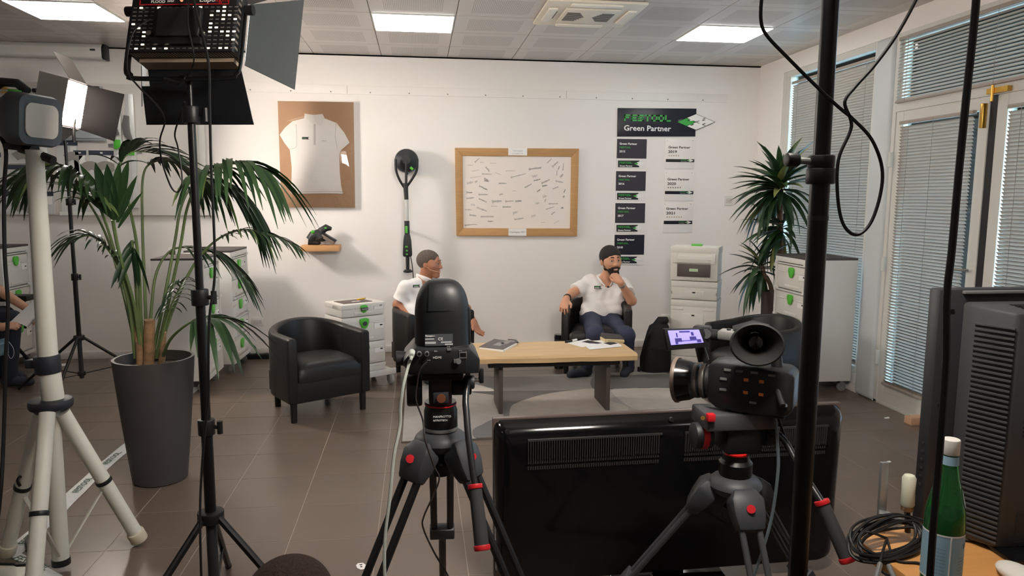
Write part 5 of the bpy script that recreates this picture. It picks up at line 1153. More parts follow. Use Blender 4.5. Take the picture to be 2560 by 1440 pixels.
# viewfinder with eye cup facing back to the photographer
e0, e1 = q(1885, 850, Yc), q(1893, 862, Yc-.13)
Me = Matrix.Translation(e1) @ (e0-e1).to_track_quat('Z', 'Y').to_matrix().to_4x4()
rs = []
for z, r_, s_ in ((.0, .052, 1.22), (.004, .056, 1.22), (.03, .048, 1.1), (.06, .038, 1.0), (.12, .03, 1.0)): rs.append([Me @ V((r_*s_*math.cos(a), r_*math.sin(a), z)) for a in [2*pi*k/32 for k in range(32)]])
for z, r_, s_ in ((.115, .024, 1.0), (.05, .03, 1.0), (.015, .045, 1.12)): rs.append([Me @ V((r_*s_*math.cos(a), r_*math.sin(a), z)) for a in [2*pi*k/32 for k in range(32)]])
MB().rings(rs, True, True, True).build('eye_cup', mat('black rubber cup', (30, 29, 29), .6), t, ang=50)
MB().lathe([(.0, .055), (.018, .058), (.026, .07)], 24, Me).build('eyepiece_lens', mat('dark glass', (14, 14, 16), .05, coat=1), t)
MB().tube([e0, Mc @ V((-.05, 0, .10))], .028, n=14).build('viewfinder_tube', CBK, t)
# flip-out screen
L0, L1_, L2_, L3 = q(1661, 822, 1.80), q(1760, 820, 1.84), q(1776, 868, 1.84), q(1670, 877, 1.80)
nn = (L1_-L0).cross(L3-L0).normalized(); nn = nn if nn.y > 0 else -nn
def slab(c4_, d, name, mt, parent, off=0, bev=0):
    return MB().add([p+nn*off for p in c4_]+[p+nn*(off+d) for p in c4_], [(0, 1, 2, 3), (7, 6, 5, 4), (0, 4, 5, 1), (1, 5, 6, 2), (2, 6, 7, 3), (3, 7, 4, 0)]).build(name, mt, parent, bevel=bev)
sc_ = slab([L0, L1_, L2_, L3], .014, 'flip_screen', CBK, t, 0, .004)
inn = lambda u, v_: (L0*(1-u)+L1_*u)*(1-v_)+(L3*(1-u)+L2_*u)*v_
SCR = mat('violet screen', (136, 128, 226), .3, emit=.75); SCD = mat('dark screen picture', (58, 52, 110), .3, emit=.5)
slab([inn(.07, .08), inn(.85, .07), inn(.87, .73), inn(.09, .75)], .001, 'screen_picture', SCR, sc_, -.0012)
for (u0, v0, u1, v1) in ((.2, .45, .36, .62), (.30, .57, .72, .60), (.56, .40, .72, .56), (.34, .12, .60, .19), (.25, .2, .28, .4), (.62, .18, .68, .36), (.72, .55, .82, .7), (.2, .55, .26, .72)): slab([inn(u0, v0), inn(u1, v0), inn(u1, v1), inn(u0, v1)], .0006, 'picture_shape', SCD, sc_, -.0019)
MB().tube([inn(1, .3), Mc @ V((.10, .0, .10))], .014, n=10).build('screen_hinge', CBK, t)
# controls on the side facing us
for (x, z) in ((-.07, .015), (-.03, .015), (-.07, -.02), (-.03, -.02)):
    MB().box(x-.006, x+.006, ys*.0585-.001, ys*.0585+.001, z-.004, z+.004, Mc).build('side_button', mat('orange print', (214, 120, 50), .4), t)
for (x, z) in ((-.095, .035), (-.05, .037), (-.012, .036), (.02, .036), (-.05, -.045), (.03, -.02), (.03, .01)):
    MB().box(x-.009, x+.009, ys*.0585-.0014, ys*.0585+.0014, z-.003, z+.003, Mc).build('side_switch', mat('grey switch print', (110, 112, 112), .4), t)
MB().cyl(Mc @ V((-.11, ys*.05, -.005)), Mc @ V((-.13, ys*.085, -.035)), .008, n=10).build('audio_plug', BLACKP, t)
cable('grey cable hanging down from the camcorder', [Mc @ V((-.135, ys*.06, -.04)), q(1920, 1012, 1.80), q(1938, 1050, 1.79), q(1944, 1110, 1.78), q(1945, 1180, 1.77), q(1930, 1290, 1.77), q(1905, 1380, 1.76), q(1885, 1440, 1.75), q(1870, 1520, 1.75)], .0046, mat('slate cable', (92, 102, 108), .5))
cable('short black audio lead behind the camcorder', [Mc @ V((-.13, ys*.085, -.035)), q(1935, 985, 1.80), q(1945, 1040, 1.80), q(1965, 1100, 1.82), q(1985, 1160, 1.84), q(2000, 1300, 1.84)], .004)
# ------------------------------------------------------------------ flat television on the floor, seen from behind
Yt = 2.5; lean = math.radians(-6)
A, B = P(1237, 1032, Yt), P(2098, 1016, Yt+.02)
w = (B-A).length; zt = (A.z+B.z)/2; x0, x1 = A.x, B.x
t = thing('television', 'large black flat television standing on the floor, seen from behind', 'television', ((x0+x1)/2, Yt, 0), group=None)
Mt = T_(((x0+x1)/2, Yt, 0)) @ Matrix.Rotation(-.012, 4, 'Y') @ RX(math.radians(3)); W2 = w/2
TVB = mat('gloss black shell', (10, 10, 12), .12, spec=.5); TVG = mat('grey brown bezel', (96, 84, 80), .3, metal=.3)
MB().box(-W2, W2, .03, .055, 0.05, zt, Mt).build('front_bezel', TVG, t, bevel=.004)
rs = []
for yy, ins, top in ((.03, .004, zt-.006), (.0, .012, zt-.02), (-.02, .03, zt-.045), (-.03, .055, zt-.075)):
    pts = []
    for cx_, cy_, a0 in ((1, 1, 0), (-1, 1, 90), (-1, -1, 180), (1, -1, 270)):
        for k in range(5):
            a = math.radians(a0+22.5*k); r_ = .03; hw, hh = W2-ins, (top-.06)/2; pts.append(Mt @ V((cx_*(hw-r_)+r_*math.cos(a), yy, .06+hh+cy_*(hh-r_)+r_*math.sin(a))))
    rs.append(pts)
MB().rings(rs).build('rear_shell', TVB, t, ang=30)
VG = mat('dark vent rib', (44, 43, 44), .5)
for (xa, xb, nm) in ((P(1322, 1080, 2.46).x, P(1655, 1080, 2.46).x, 0), (P(1712, 1080, 2.46).x, P(2065, 1080, 2.46).x, 1)):
    cxm = (x0+x1)/2; g = MB(); n = int((xb-xa)/.0085)
    for k in range(n):
        X = xa-cxm+k*.0085; g.box(X, X+.0035, -.040, -.026, zt-.135, zt-.065, Mt)
        for r_ in range(2): g.box(X, X+.005, -.034, -.029, zt-.152-r_*.022, zt-.14-r_*.022, Mt)
    g.box(xa-cxm, xb-cxm, -.038, -.028, zt-.066, zt-.06, Mt)
    o = g.build('vent_grille', VG, t, smooth=False); o['kind'] = 'stuff'
for (px, py) in ((1268, 1078), (1677, 1047), (2080, 1068)):
    p = P(px, py, 2.462); MB().cyl(p, p+V((0, -.012, 0)), .008, n=12).build('screw_hole', mat('screw boss', (34, 34, 36), .3), t)
MB().box(-.22, .22, -.05, .20, 0, .018, Mt).box(-.06, .06, .0, .04, .018, .08, Mt).build('foot', TVB, t, bevel=.006)
# ------------------------------------------------------------------ right light stand with cable loops
Yr = 1.25; xr_ = P(2035, 720, Yr).x
t = thing('light_stand', 'tall thick black light stand at the right, nearest the camera', 'light stand', (xr_, Yr, 0), group='light stands')
POLE = mat('black painted pole', (13, 13, 14), .35)
zk = P(2035, 420, Yr).z; zk2 = P(2022, 545, Yr).z
MB().tube([(xr_, Yr, .35), (xr_, Yr, zk)], .0178, n=20).build('lower_pole', POLE, t)
MB().tube([(xr_, Yr, zk2-.004), (xr_, Yr, zk2+.004)], .0185, n=20).build('pole_ring', SATIN, t)
MB().tube([(xr_, Yr, zk), (xr_, Yr, 2.02)], .0150, n=20).build('upper_pole', POLE, t)
zA, zB, zC = P(2035, 460, Yr).z, P(2035, 420, Yr).z, P(2035, 388, Yr).z
MB().tube([(xr_, Yr, zA), (xr_, Yr, zB)], .0255, n=20).build('clamp_collar', BLACKP, t, bevel=.003); MB().tube([(xr_, Yr, zB), (xr_, Yr, zC)], .0235, n=20).build('clamp_collar', BLACKP, t, bevel=.003)
k = MB().tube([(xr_-.02, Yr, (zB+zC)/2), (xr_-.052, Yr, (zB+zC)/2+.002)], .006, n=10).build('clamp_screw', STEEL, t)
MB().tube([(xr_-.045, Yr, (zB+zC)/2+.002), (xr_-.068, Yr, (zB+zC)/2+.003)], .013, n=12).build('clamp_knob', BLACKP, k, bevel=.003)
MB().tube([(xr_, Yr, .33), (xr_, Yr, .37)], .036, n=18).build('hub', BLACKP, t, bevel=.004)
for a in (math.radians(-100), math.radians(20), math.radians(140)):
    d = V((math.cos(a), math.sin(a), 0)); MB().tube([V((xr_, Yr, .35))+d*.03, V((xr_, Yr, .012))+d*.42], .011, n=10).build('leg', POLE, t)
nr = V((-.05, .93, -.36)).normalized(); Cr = V((xr_, Yr, 2.14))
t, M = led_panel('studio_light', 'led panel on the nearest stand above the picture', Cr, nr, V((0, 0, 1)), .36, .3, .08, 1)
MB().box(-.2, .2, -.13, .13, -.075, 0, M).build('housing', BK, t, bevel=.006)
MB().box(-.19, .19, -.12, .12, -.079, -.074, M).build('led_face', mat('near lamp led', (255, 244, 232), .5, emit=NEAR_W), t, smooth=False)
MB().tube([(xr_, Yr, 2.0), (xr_, Yr, 2.05), Cr+V((0, .03, -.1))], .012, n=10).build('spigot', BLACKM, t)
q = lambda x, y, Y=1.2: P(x, y, Y)
cable('black cable looping beside the nearest light stand', [q(1915, -60), q(1904, 0), q(1903, 55), q(1918, 90), q(1965, 140), q(2030, 205), q(2090, 262), q(2135, 300), q(2180, 350), q(2205, 420), q(2200, 490), q(2175, 560), q(2140, 587), q(2108, 560), q(2094, 490), q(2096, 400), q(2125, 330), q(2127, 300), q(2112, 255), q(2140, 215), q(2185, 165), q(2240, 90), q(2290, 0), q(2310, -50)], .0032)
cable('thick black cable hanging straight down past the monitor', [P(2445, -60, .95), P(2435, 60, .95), P(2418, 220, .95), P(2398, 420, .95), P(2380, 620, .95), P(2367, 740, .95), P(2365, 900, .95), P(2352, 1090, .95), P(2338, 1260, .95), P(2325, 1440, .95), P(2320, 1560, .95)], .0052, n=8)
# ------------------------------------------------------------------ desk with monitor, bottle, clamp, cables
DZ = .60
DESK = mat('orange beech desk', (196, 142, 84), .4, var=(4, .12, (1, 7, 7)))
c1, c2 = PZ(2140, 1345, DZ), PZ(2280, 1306, DZ)
t = thing('desk', 'beech desk at the bottom right corner', 'desk', (c1.x+.4, 1.1, 0))
far = c1+(c2-c1)*4.2
MB().prism([(c1.x, c1.y), (c1.x+.02, .55), (far.x, .55), (far.x, far.y)], DZ-.035, DZ).build('top', DESK, t, bevel=.003)
for (x, y) in ((c1.x+.08, c1.y-.08), (c1.x+.1, .62), (far.x-.08, .62), (far.x-.08, far.y-.1)): MB().box(x-.025, x+.025, y-.025, y+.025, 0, DZ-.035).build('leg', mat('grey desk leg', (140, 140, 140), .4), t, bevel=.003)
# monitor
MG = mat('grey monitor shell', (60, 61, 63), .5); MG2 = mat('lighter monitor edge', (96, 96, 97), .45)
Ym = 1.62; xa = P(2322, 1000, Ym).x; za, zb_ = P(2350, 1325, Ym).z, P(2350, 722, Ym).z
mb_ = PZ(2510, 1330, DZ)
t = thing('monitor', 'grey computer monitor on the desk, seen from behind', 'monitor', (xa+.27, Ym-.05, DZ))
MB().box(xa, xa+.56, Ym-.01, Ym+.03, za, zb_).build('bezel', mat('dark monitor bezel', (40, 41, 44), .45), t, bevel=.006)
xh0, xh1 = P(2418, 900, Ym-.04).x, xa+.53
zh0, zh1 = za+.0, zb_-.03
rs = [[V((xh0, Ym-.008, zh0)), V((xh1, Ym-.008, zh0)), V((xh1, Ym-.008, zh1)), V((xh0, Ym-.008, zh1))], [V((xh0+.006, Ym-.05, zh0+.005)), V((xh1, Ym-.05, zh0+.005)), V((xh1, Ym-.05, zh1-.004)), V((xh0+.006, Ym-.05, zh1-.004))],
      [V((xh0+.045, Ym-.13, zh0+.01)), V((xh1-.045, Ym-.13, zh0+.01)), V((xh1-.045, Ym-.13, zh1-.012)), V((xh0+.045, Ym-.13, zh1-.012))]]
hs = MB().rings(rs).build('rear_housing', MG, t, bevel=.010)
MB().box(xa+.06, xa+.5, Ym-.02, Ym+.005, zb_-.012, zb_-.004).build('top_ledge', MG2, t, bevel=.002)
g = MB(); n = int((zh1-zh0-.05)/.0125)
a_, b_ = rs[1][0], rs[2][0]
for k in range(n):
    z = zh0+.025+k*.0125; p0_, p1_ = V((a_.x-.0015, a_.y, z)), V((b_.x-.004, b_.y-.0005, z))
    g.tube([p0_, p1_], .0032, n=5)
o = g.build('side_ribs', MG, t); o['kind'] = 'stuff'
g = MB()
for blk, (z0_, z1_) in enumerate(((zh1-.17, zh1-.05), (zh1-.31, zh1-.19))):
    for k in range(int((z1_-z0_)/.0105)):
        for c_ in range(6): g.box(xh0+.085+c_*.022, xh0+.103+c_*.022, Ym-.1315, Ym-.128, z0_+k*.0105, z0_+k*.0105+.005)
o = g.build('rear_vents', mat('vent black', (20, 20, 21), .6), t, smooth=False); o['kind'] = 'stuff'
g = MB()
for k in range(5):
    for c_ in range(5): g.box(xh0+.09+c_*.03, xh0+.113+c_*.03, Ym-.115+k*.018, Ym-.105+k*.018, zh1-.012, zh1-.0035)
o = g.build('top_vents', mat('vent black', (20, 20, 21), .6), t, smooth=False); o['kind'] = 'stuff'
MB().box(xh0+.09, xh0+.2, Ym-.132, Ym-.126, zh0+.025, zh0+.1).build('port_recess', mat('dark recess', (36, 37, 39), .5), t, smooth=False)
for zz_ in (zh1-.02, zh0+.34): MB().box(xh0-.045, xh0-.022, Ym-.0115, Ym-.009, zz_-.008, zz_).build('mount_slot', BLACKM, t, smooth=False)
for k in range(6): MB().box(xa-.002, xa+.002, Ym+.002, Ym+.012, za+.12+k*.022, za+.126+k*.022).build('side_button', SATIN, t, smooth=False)
MB().box(xa+.21, xa+.29, Ym-.06, Ym-.02, DZ+.01, za+.1).build('stand_neck', BLACKP, t, bevel=.006)
MB().prism([(xa+.10, Ym-.19), (xa+.44, Ym-.19), (xa+.42, Ym+.05), (xa+.12, Ym+.05)], DZ, DZ+.014).build('stand_base', mat('gloss black base', (14, 14, 16), .15), t, bevel=.004)
cable('black monitor lead curving onto the desk', [V((xa+.16, Ym-.10, za+.03)), V((xa+.14, Ym-.1, DZ+.03)), PZ(2480, 1335, DZ+.006), PZ(2430, 1350, DZ+.006), PZ(2400, 1345, DZ+.006)], .004)
# bottle
bc = PZ(2346, 1492, DZ); t = thing('bottle', 'green glass mineral water bottle with pale blue label', 'bottle', bc)
hB = P(2373, 1097, bc.y).z-DZ; s = hB/.30
gm = bpy.data.materials.new('green bottle glass'); gm.use_nodes = True; b = gm.node_tree.nodes['Principled BSDF']
b.inputs['Base Color'].default_value = lin((96, 205, 120)); b.inputs['Transmission Weight'].default_value = .92; b.inputs['Roughness'].default_value = .03; b.inputs['IOR'].default_value = 1.45
R_ = .033*s
prof = [(.0, .004), (R_*.85, 0), (R_, .01), (R_, .145*s), (R_*.97, .165*s), (R_*.8, .195*s), (R_*.55, .228*s), (R_*.42, .255*s), (R_*.4, .285*s)]
inner = [(r_-.003, z) for r_, z in prof[2:]][::-1]
MB().lathe(prof+inner+[(.0, .012)], 40, cap=False).build('glass', gm, t, world=False, ang=60)
MB().lathe([(0, .013), (R_-.0036, .014), (R_-.0036, .145*s), (R_*.94-.0036, .165*s), (0, .1651*s)], 32, cap=False).build('water', mat('green tinted water', (90, 190, 110), .05, trans=.95, ior=1.33), t, world=False)
MB().lathe([(R_*.44, .272*s), (R_*.44, .299*s), (R_*.40, .3*s), (0, .3*s)], 28).build('cap', WHITEP, t, world=False, bevel=.001)
MB().lathe([(R_*.445, .254*s), (R_*.425, .27*s)], 28, cap=False).build('neck_label', mat('pale blue label', (150, 186, 206), .5), t, world=False)
lb = MB().lathe([(R_+.0006, .045*s), (R_+.0006, .13*s)], 40, cap=False).build('front_label', MATS['pale blue label'], t, world=False)
for z in (.044, .129): MB().lathe([(R_+.0009, z*s), (R_+.0009, (z+.003)*s)], 40, cap=False).build('label_rim', WHITEPR, lb, world=False)
def wrap(str_, size, z, a0, mt, bold=0):
    o = text(str_, size, mt, None, Matrix.Identity(4), bold=bold); 
    for v in o.data.vertices:
        a = a0+v.co.x/R_; zz_ = v.co.y+z; v.co = ((R_+.0012)*math.sin(a), -(R_+.0012)*math.cos(a), zz_)
    o.parent = lb
wrap('S.PELLEGRINO', .0125*s, .108*s, math.radians(24), mat('navy label print', (40, 52, 90), .5), .0003)
for k in range(7): wrap('acqua minerale naturale' if k % 2 else 'terme frizzante bottled', .0046*s, (.09-k*.0058)*s, math.radians(8), mat('slate label print', (96, 126, 150), .5))
for k in range(8): wrap('mineral water', .0042*s, (.104-k*.0065)*s, math.radians(-70), MATS['slate label print'])
for a0 in (-18,): MB().box(-.0012, .0012, -.0006, .0006, .047*s, .129*s, Matrix.Rotation(math.radians(a0), 4, 'Z') @ T_((0, -R_-.001, 0))).build('label_divider', WHITEPR, lb, world=False)
sl = MB(); pts = []
for k in range(14):
    a = 2*pi*k/14; u, w_ = .30*math.cos(a), .018*s*math.sin(a); z = .195*s+w_; rr_ = R_*float(np.interp(z/s, [.145, .165, .195, .228], [1, .97, .8, .55]))+.0012; th = math.radians(48)+u
    pts.append((rr_*math.sin(th), -rr_*math.cos(th), z))
sl.add(pts, [tuple(range(14))]).build('shoulder_seal', mat('pale seal', (206, 220, 228), .5), t, world=False)
# clamp on the far edge of the desk
Yk = c1.y+.02
t = thing('bar_clamp', 'steel bar clamp with pale wooden handle on the desk edge', 'clamp', P(2215, 1330, Yk))
a, b2 = P(2212, 1155, Yk), P(2202, 1335, Yk)
MB().box(-.010, .010, -.005, .005, 0, (a-b2).length+.06, T_(b2-V((0, 0, .06))) @ Matrix.Rotation(math.atan2((a-b2).x, (a-b2).z), 4, 'Y')).build('bar', STEEL, t, bevel=.0015)
MB().tube([P(2196, 1280, Yk-.005), P(2222, 1286, Yk-.015), P(2268, 1310, Yk-.03)], .010, n=8, flat=.6).build('sliding_arm', STEEL, t)
MB().lathe([(.013, 0), (.0165, .006), (.0155, .04), (.0165, .075), (.012, .082), (0, .083)], 20, T_(P(2268, 1266, Yk-.03))).build('handle', mat('pale painted wood', (198, 200, 180), .5), t)
MB().cyl(P(2268, 1275, Yk-.03), P(2268, 1264, Yk-.03), .0145, n=16).build('ferrule', mat('brown brass', (140, 110, 80), .4, metal=.6), t)
MB().cyl(P(2269, 1330, Yk-.03), P(2268, 1270, Yk-.03), .007, n=10).build('spindle', mat('rusty spindle', (72, 62, 56), .5, metal=.5), t)
# coil of black cable
rr = random.Random(9); cen = PZ(2215, 1375, DZ)+V((0, 0, .03))
for k in range(9):
    pts = []; ph = rr.uniform(0, 6); e1_ = V((.105, .035, .012))*(1+rr.uniform(-.12, .12)); e2_ = V((-.02, .035, .022))*(1+rr.uniform(-.3, .3)); c_ = cen+V((rr.uniform(-.012, .012), rr.uniform(-.012, .012), rr.uniform(-.008, .014)))
    for i in range(14):
        a = ph+2*pi*i/14; pts.append(c_+e1_*math.cos(a)+e2_*math.sin(a)+V((0, 0, .004*math.sin(3*a+k))))
    if k == 0: cb = thing('cable_bundle', 'tangled bundle of black cable on the desk corner', 'cable bundle', cen-V((0, 0, .03)))
    MB().tube(smoothpath(pts, 4, True), .0034, n=6, loop=True).build('cable_loop', CABLE, cb)
for pts in ([cen, PZ(2170, 1330, DZ+.05), PZ(2122, 1336, DZ+.03), PZ(2128, 1385, DZ+.005), PZ(2170, 1400, DZ+.02)], [cen, PZ(2240, 1400, DZ+.005), PZ(2300, 1408, DZ+.005), PZ(2330, 1430, DZ+.005)], [cen, PZ(2200, 1420, DZ+.01), PZ(2240, 1450, DZ+.005), PZ(2260, 1500, DZ+.005)]):
    MB().tube(smoothpath(pts, 5), .0032, n=6).build('cable_end', CABLE, cb)
for a, b2 in (((2200, 1410), (2190, 1450)), ((2222, 1415), (2240, 1455))): MB().cyl(PZ(*a, DZ+.02), PZ(*b2, DZ+.012), .006, n=10).build('plug', STEEL, cb)
t = tag(MB().sphere((0, 0, 0), (.035, .055, .018), 18, 10, T_(PZ(2545, 1452, DZ)+V((0, 0, .016)))).build('computer_mouse', WHITEP), 'white computer mouse at the bottom right corner of the desk', 'mouse')
# ------------------------------------------------------------------ kentia palm
pc = PZ(378, 1222, 0)+V((0, .135, 0))
PZT = P(364, 893, pc.y).z
t = thing('potted_palm', 'tall kentia palm in a dark grey tapered planter', 'palm', (pc.x, pc.y, 0))
POT = mat('dark grey planter', (62, 59, 58), .5, bump=(90, .03))
h = PZT
MB().lathe([(.120, 0), (.130, .006), (.150, h*.3), (.170, h*.62), (.186, h*.92), (.190, h), (.176, h), (.168, h-.06), (.0, h-.062)], 48).build('planter', POT, t, world=False, ang=40)
MB().lathe([(.0, h-.062), (.169, h-.061), (.169, h-.05), (.0, h-.048)], 32).build('soil', mat('dark soil', (52, 40, 34), .95, bump=(60, .8)), t, world=False)
LF = [mat('palm leaf green', (40, 64, 36), .42, spec=.4, var=(6, .25)), mat('palm leaf deep green', (28, 50, 29), .42, spec=.4, var=(6, .25)), mat('palm leaf light green', (92, 112, 62), .45, var=(6, .25))]
STEM = mat('palm stem green', (86, 104, 62), .5, var=(8, .2)); BARK = mat('fibrous brown bark', (134, 104, 74), .85, bump=(50, .6), var=(20, .3))
DY = pc.y-3.78
def leafmesh(base, d, L, w, droop, side, mt, parent, name='leaflet', fold=.35, seg=6, twist=0):
    d = d.normalized(); pts = []
    for k in range(seg+1):
        s = k/seg; pts.append(base+d*(L*s)+V((0, 0, -1))*(droop*L*s*s))
    vs = []
    for k in range(seg+1):
        s = k/seg; T = (pts[min(k+1, seg)]-pts[max(k-1, 0)]).normalized(); S = T.cross(V((0, 0, 1)))
        if S.length < .1: S = side.copy()
        S = (S.normalized()*(1-twist)+side*twist).normalized(); Nn = S.cross(T)
        ww = w*(min(1, .25+2.6*s) * (1-s**2.4)**.8)+.0008
        vs += [pts[k]-S*ww+Nn*ww*fold, pts[k], pts[k]+S*ww+Nn*ww*fold]
    fs = []
    for k in range(seg):
        for q in (0, 1): fs.append((k*3+q, k*3+q+1, k*3+q+4, k*3+q+3))
    if name == 'leaflet' and COUNT[0] > 296:
        STUFF.add(vs, fs); return None
    return MB().add(vs, fs).build(name, mt, parent, ang=80)
rr = random.Random(21)
STUFF = MB(); COUNT = [0]
def frond(pts, start, n, L, w, droop, ang=55, mt=0, r0=.009, lift=.15, endL=.45):
    P_ = [P(x, y, Y+DY) for x, y, Y in pts]; path = smoothpath(P_, 8); N = len(path)
    fr = MB().tube(path, [r0*(1-.75*i/N) for i in range(N)], n=7).build('frond', STEM, t)
    for i in range(n):
        s = start+(1-start)*(i+.5)/n; q = s*(N-1); a = int(q); b = min(a+1, N-1); p = path[a].lerp(path[b], q-a)
        T = (path[b]-path[max(a-1, 0)]).normalized(); S = T.cross(V((0, 0, 1)))
        S = S.normalized() if S.length > .15 else V((1, 0, 0)); U = S.cross(T).normalized()
        f = (s-start)/(1-start); LL = L*(.55+.9*f*(1-f)*2 if f < .5 else endL+(1-endL)*(1-(2*f-1)**2))*rr.uniform(.88, 1.1)
        for sg in (-1, 1):
            an = math.radians(ang*(1-.45*f)+rr.uniform(-6, 6)); d = T*math.cos(an)+S*(sg*math.sin(an))+U*(lift+rr.uniform(-.08, .08))
            COUNT[0] += 1
            leafmesh(p, d, LL, w*rr.uniform(.85, 1.1), droop*rr.uniform(.8, 1.2), S*sg, LF[mt if rr.random() < .7 else rr.randrange(3)], fr)
        if i == n-1: leafmesh(p, T, LL*.9, w, droop, S, LF[mt], fr)
    return fr
Yp_ = 3.78
frond([(338, 895, Yp_), (322, 760, 3.72), (290, 640, 3.66), (250, 520, 3.60), (200, 445, 3.56), (140, 415, 3.52), (75, 430, 3.50)], .50, 20, .34, .0135, .75, ang=68, mt=0, lift=.15)
frond([(390, 895, Yp_), (420, 760, 3.72), (450, 620, 3.66), (468, 520, 3.62), (497, 455, 3.60), (548, 418, 3.58), (602, 408, 3.56), (645, 420, 3.55)], .54, 24, .37, .0140, .85, ang=72, mt=0, lift=.22, endL=.7)
frond([(380, 895, Yp_), (412, 740, 3.80), (438, 600, 3.84), (452, 520, 3.86), (480, 468, 3.88), (530, 452, 3.90), (580, 468, 3.92), (612, 505, 3.94)], .54, 19, .34, .0140, .95, ang=72, mt=1, lift=.15, endL=.7)
frond([(395, 895, Yp_), (430, 780, 3.80), (480, 670, 3.80), (535, 605, 3.80), (600, 575, 3.78), (670, 585, 3.76), (735, 612, 3.75)], .54, 20, .17, .008, .55, mt=0)
frond([(350, 895, Yp_), (335, 790, 3.74), (312, 700, 3.70), (275, 630, 3.66), (228, 590, 3.64), (185, 600, 3.62)], .52, 14, .22, .009, .6, mt=1)
frond([(405, 898, Yp_), (425, 850, 3.70), (462, 815, 3.62), (500, 796, 3.58), (530, 795, 3.56)], .70, 7, .32, .020, .75, mt=0, ang=60, lift=.1, endL=.8)
frond([(392, 895, Yp_), (408, 830, 3.74), (430, 760, 3.72), (458, 702, 3.70)], .58, 9, .18, .008, .7, mt=1, ang=75)
frond([(368, 895, Yp_), (362, 720, 3.84), (356, 560, 3.88), (358, 440, 3.92), (385, 405, 3.95), (430, 405, 4.0), (480, 430, 4.05)], .58, 15, .32, .014, .6, mt=1)
frond([(372, 895, Yp_), (378, 780, 3.82), (392, 680, 3.86), (430, 625, 3.90), (490, 620, 3.92), (550, 640, 3.94), (610, 700, 3.95)], .56, 16, .27, .009, .6, mt=1)
frond([(345, 895, Yp_), (305, 720, 3.86), (262, 580, 3.92), (200, 480, 3.98), (130, 440, 4.02), (60, 470, 4.05)], .52, 16, .32, .013, .5, mt=1)
frond([(356, 895, Yp_), (345, 640, 3.72), (320, 500, 3.68), (300, 420, 3.68), (330, 380, 3.70), (400, 385, 3.72)], .60, 13, .30, .016, .45, mt=0, lift=.25)
COUNT[0] = 0
o = STUFF.build('leaflet_mass', LF[1], t, ang=80); o['kind'] = 'stuff'
# broad undivided young leaf: wide blades standing up
fr = MB().tube(smoothpath([P(352, 895, 3.78+DY), P(335, 760, 3.70+DY), P(300, 640, 3.64+DY), P(282, 550, 3.60+DY)], 6), .008, n=7).build('frond', STEM, t)
for (bx_, by_, tx_, ty_, w, mt) in ((284, 545, 205, 402, .030, 0), (283, 548, 240, 398, .034, 1), (286, 545, 268, 402, .034, 1), (288, 548, 296, 396, .030, 0), (290, 550, 318, 392, .030, 0), (294, 556, 338, 430, .022, 0), (284, 550, 175, 440, .016, 0), (296, 570, 352, 470, .014, 0)):
    a, b2 = P(bx_, by_, 3.60+DY), P(tx_, ty_, 3.55+DY); leafmesh(a, b2-a, (b2-a).length*1.08, w, .12, V((1, 0, 0)), LF[mt], fr, 'broad_leaflet', fold=.3, twist=.9)
# dark drooping clump
fr = MB().tube(smoothpath([P(360, 895, 3.78+DY), P(345, 780, 3.74+DY), P(338, 690, 3.70+DY), P(330, 600, 3.68+DY)], 6), .007, n=7).build('frond', STEM, t)
for k in range(9):
    a = P(332+rr.uniform(-4, 4), 600+k*4, 3.68+DY); leafmesh(a, V((rr.uniform(-.5, .5), rr.uniform(-.5, .1), -.8)), rr.uniform(.14, .2), .016, .25, V((1, 0, 0)), LF[1], fr, twist=.6)
for (x, y0, y1, r, lean) in ((350, 905, 812, .019, -6), (370, 908, 800, .026, 4), (403, 905, 830, .016, 5)):
    a, b2 = P(x, y0+10, 3.78+DY), P(x+lean, y1, 3.76+DY); rs_ = []; MB().tube(smoothpath([a, a.lerp(b2, .3)+V((.003, 0, 0)), a.lerp(b2, .6), b2], 4), [r*(1.05-.03*(i % 3)) for i in range(13)], n=12).build('trunk', BARK, t)
# ------------------------------------------------------------------ spiky yucca by the window
Yy = 5.64; yx = P(1932, 800, Yy).x
t = thing('potted_yucca', 'spiky yucca with two leaf heads in a brown pot by the window', 'plant', (yx, Yy, 0))
zp = P(1930, 728, Yy).z
MB().lathe([(.085, 0), (.092, .01), (.098, zp*.6), (.102, zp), (.09, zp), (.088, zp-.03), (0, zp-.03)], 32).build('pot', mat('brown plastic pot', (66, 54, 52), .45), t, world=False, ang=40)
q = lambda x, y, Y=Yy: P(x, y, Y)
YB = mat('yucca bark', (104, 82, 64), .9, bump=(60, .6), var=(14, .2))
MB().tube(smoothpath([q(1950, 735), q(1951, 680), q(1950, 600), q(1950, 500)], 5), .024, n=12).build('trunk', YB, t)
MB().tube(smoothpath([q(1930, 735), q(1925, 710), q(1912, 690), q(1905, 665)], 5), .018, n=10).build('trunk', YB, t)
YL = [mat('yucca leaf', (46, 74, 42), .4, var=(5, .25)), mat('yucca leaf dark', (34, 58, 36), .4, var=(5, .25)), mat('yucca leaf yellowed', (112, 116, 62), .5, var=(5, .25))]
var = []
for k in range(6):
    o = leafmesh(V((0, 0, 0)), V((1, 0, .0)),   .33, .028, (.12, .28, .45, .6, .85, .35)[k], V((0, 1, 0)), YL[(0, 1, 0, 1, 0, 2)[k]], None, 'leaf', fold=.5, seg=6); var.append(o.data); bpy.data.objects.remove(o)
rr = random.Random(5)
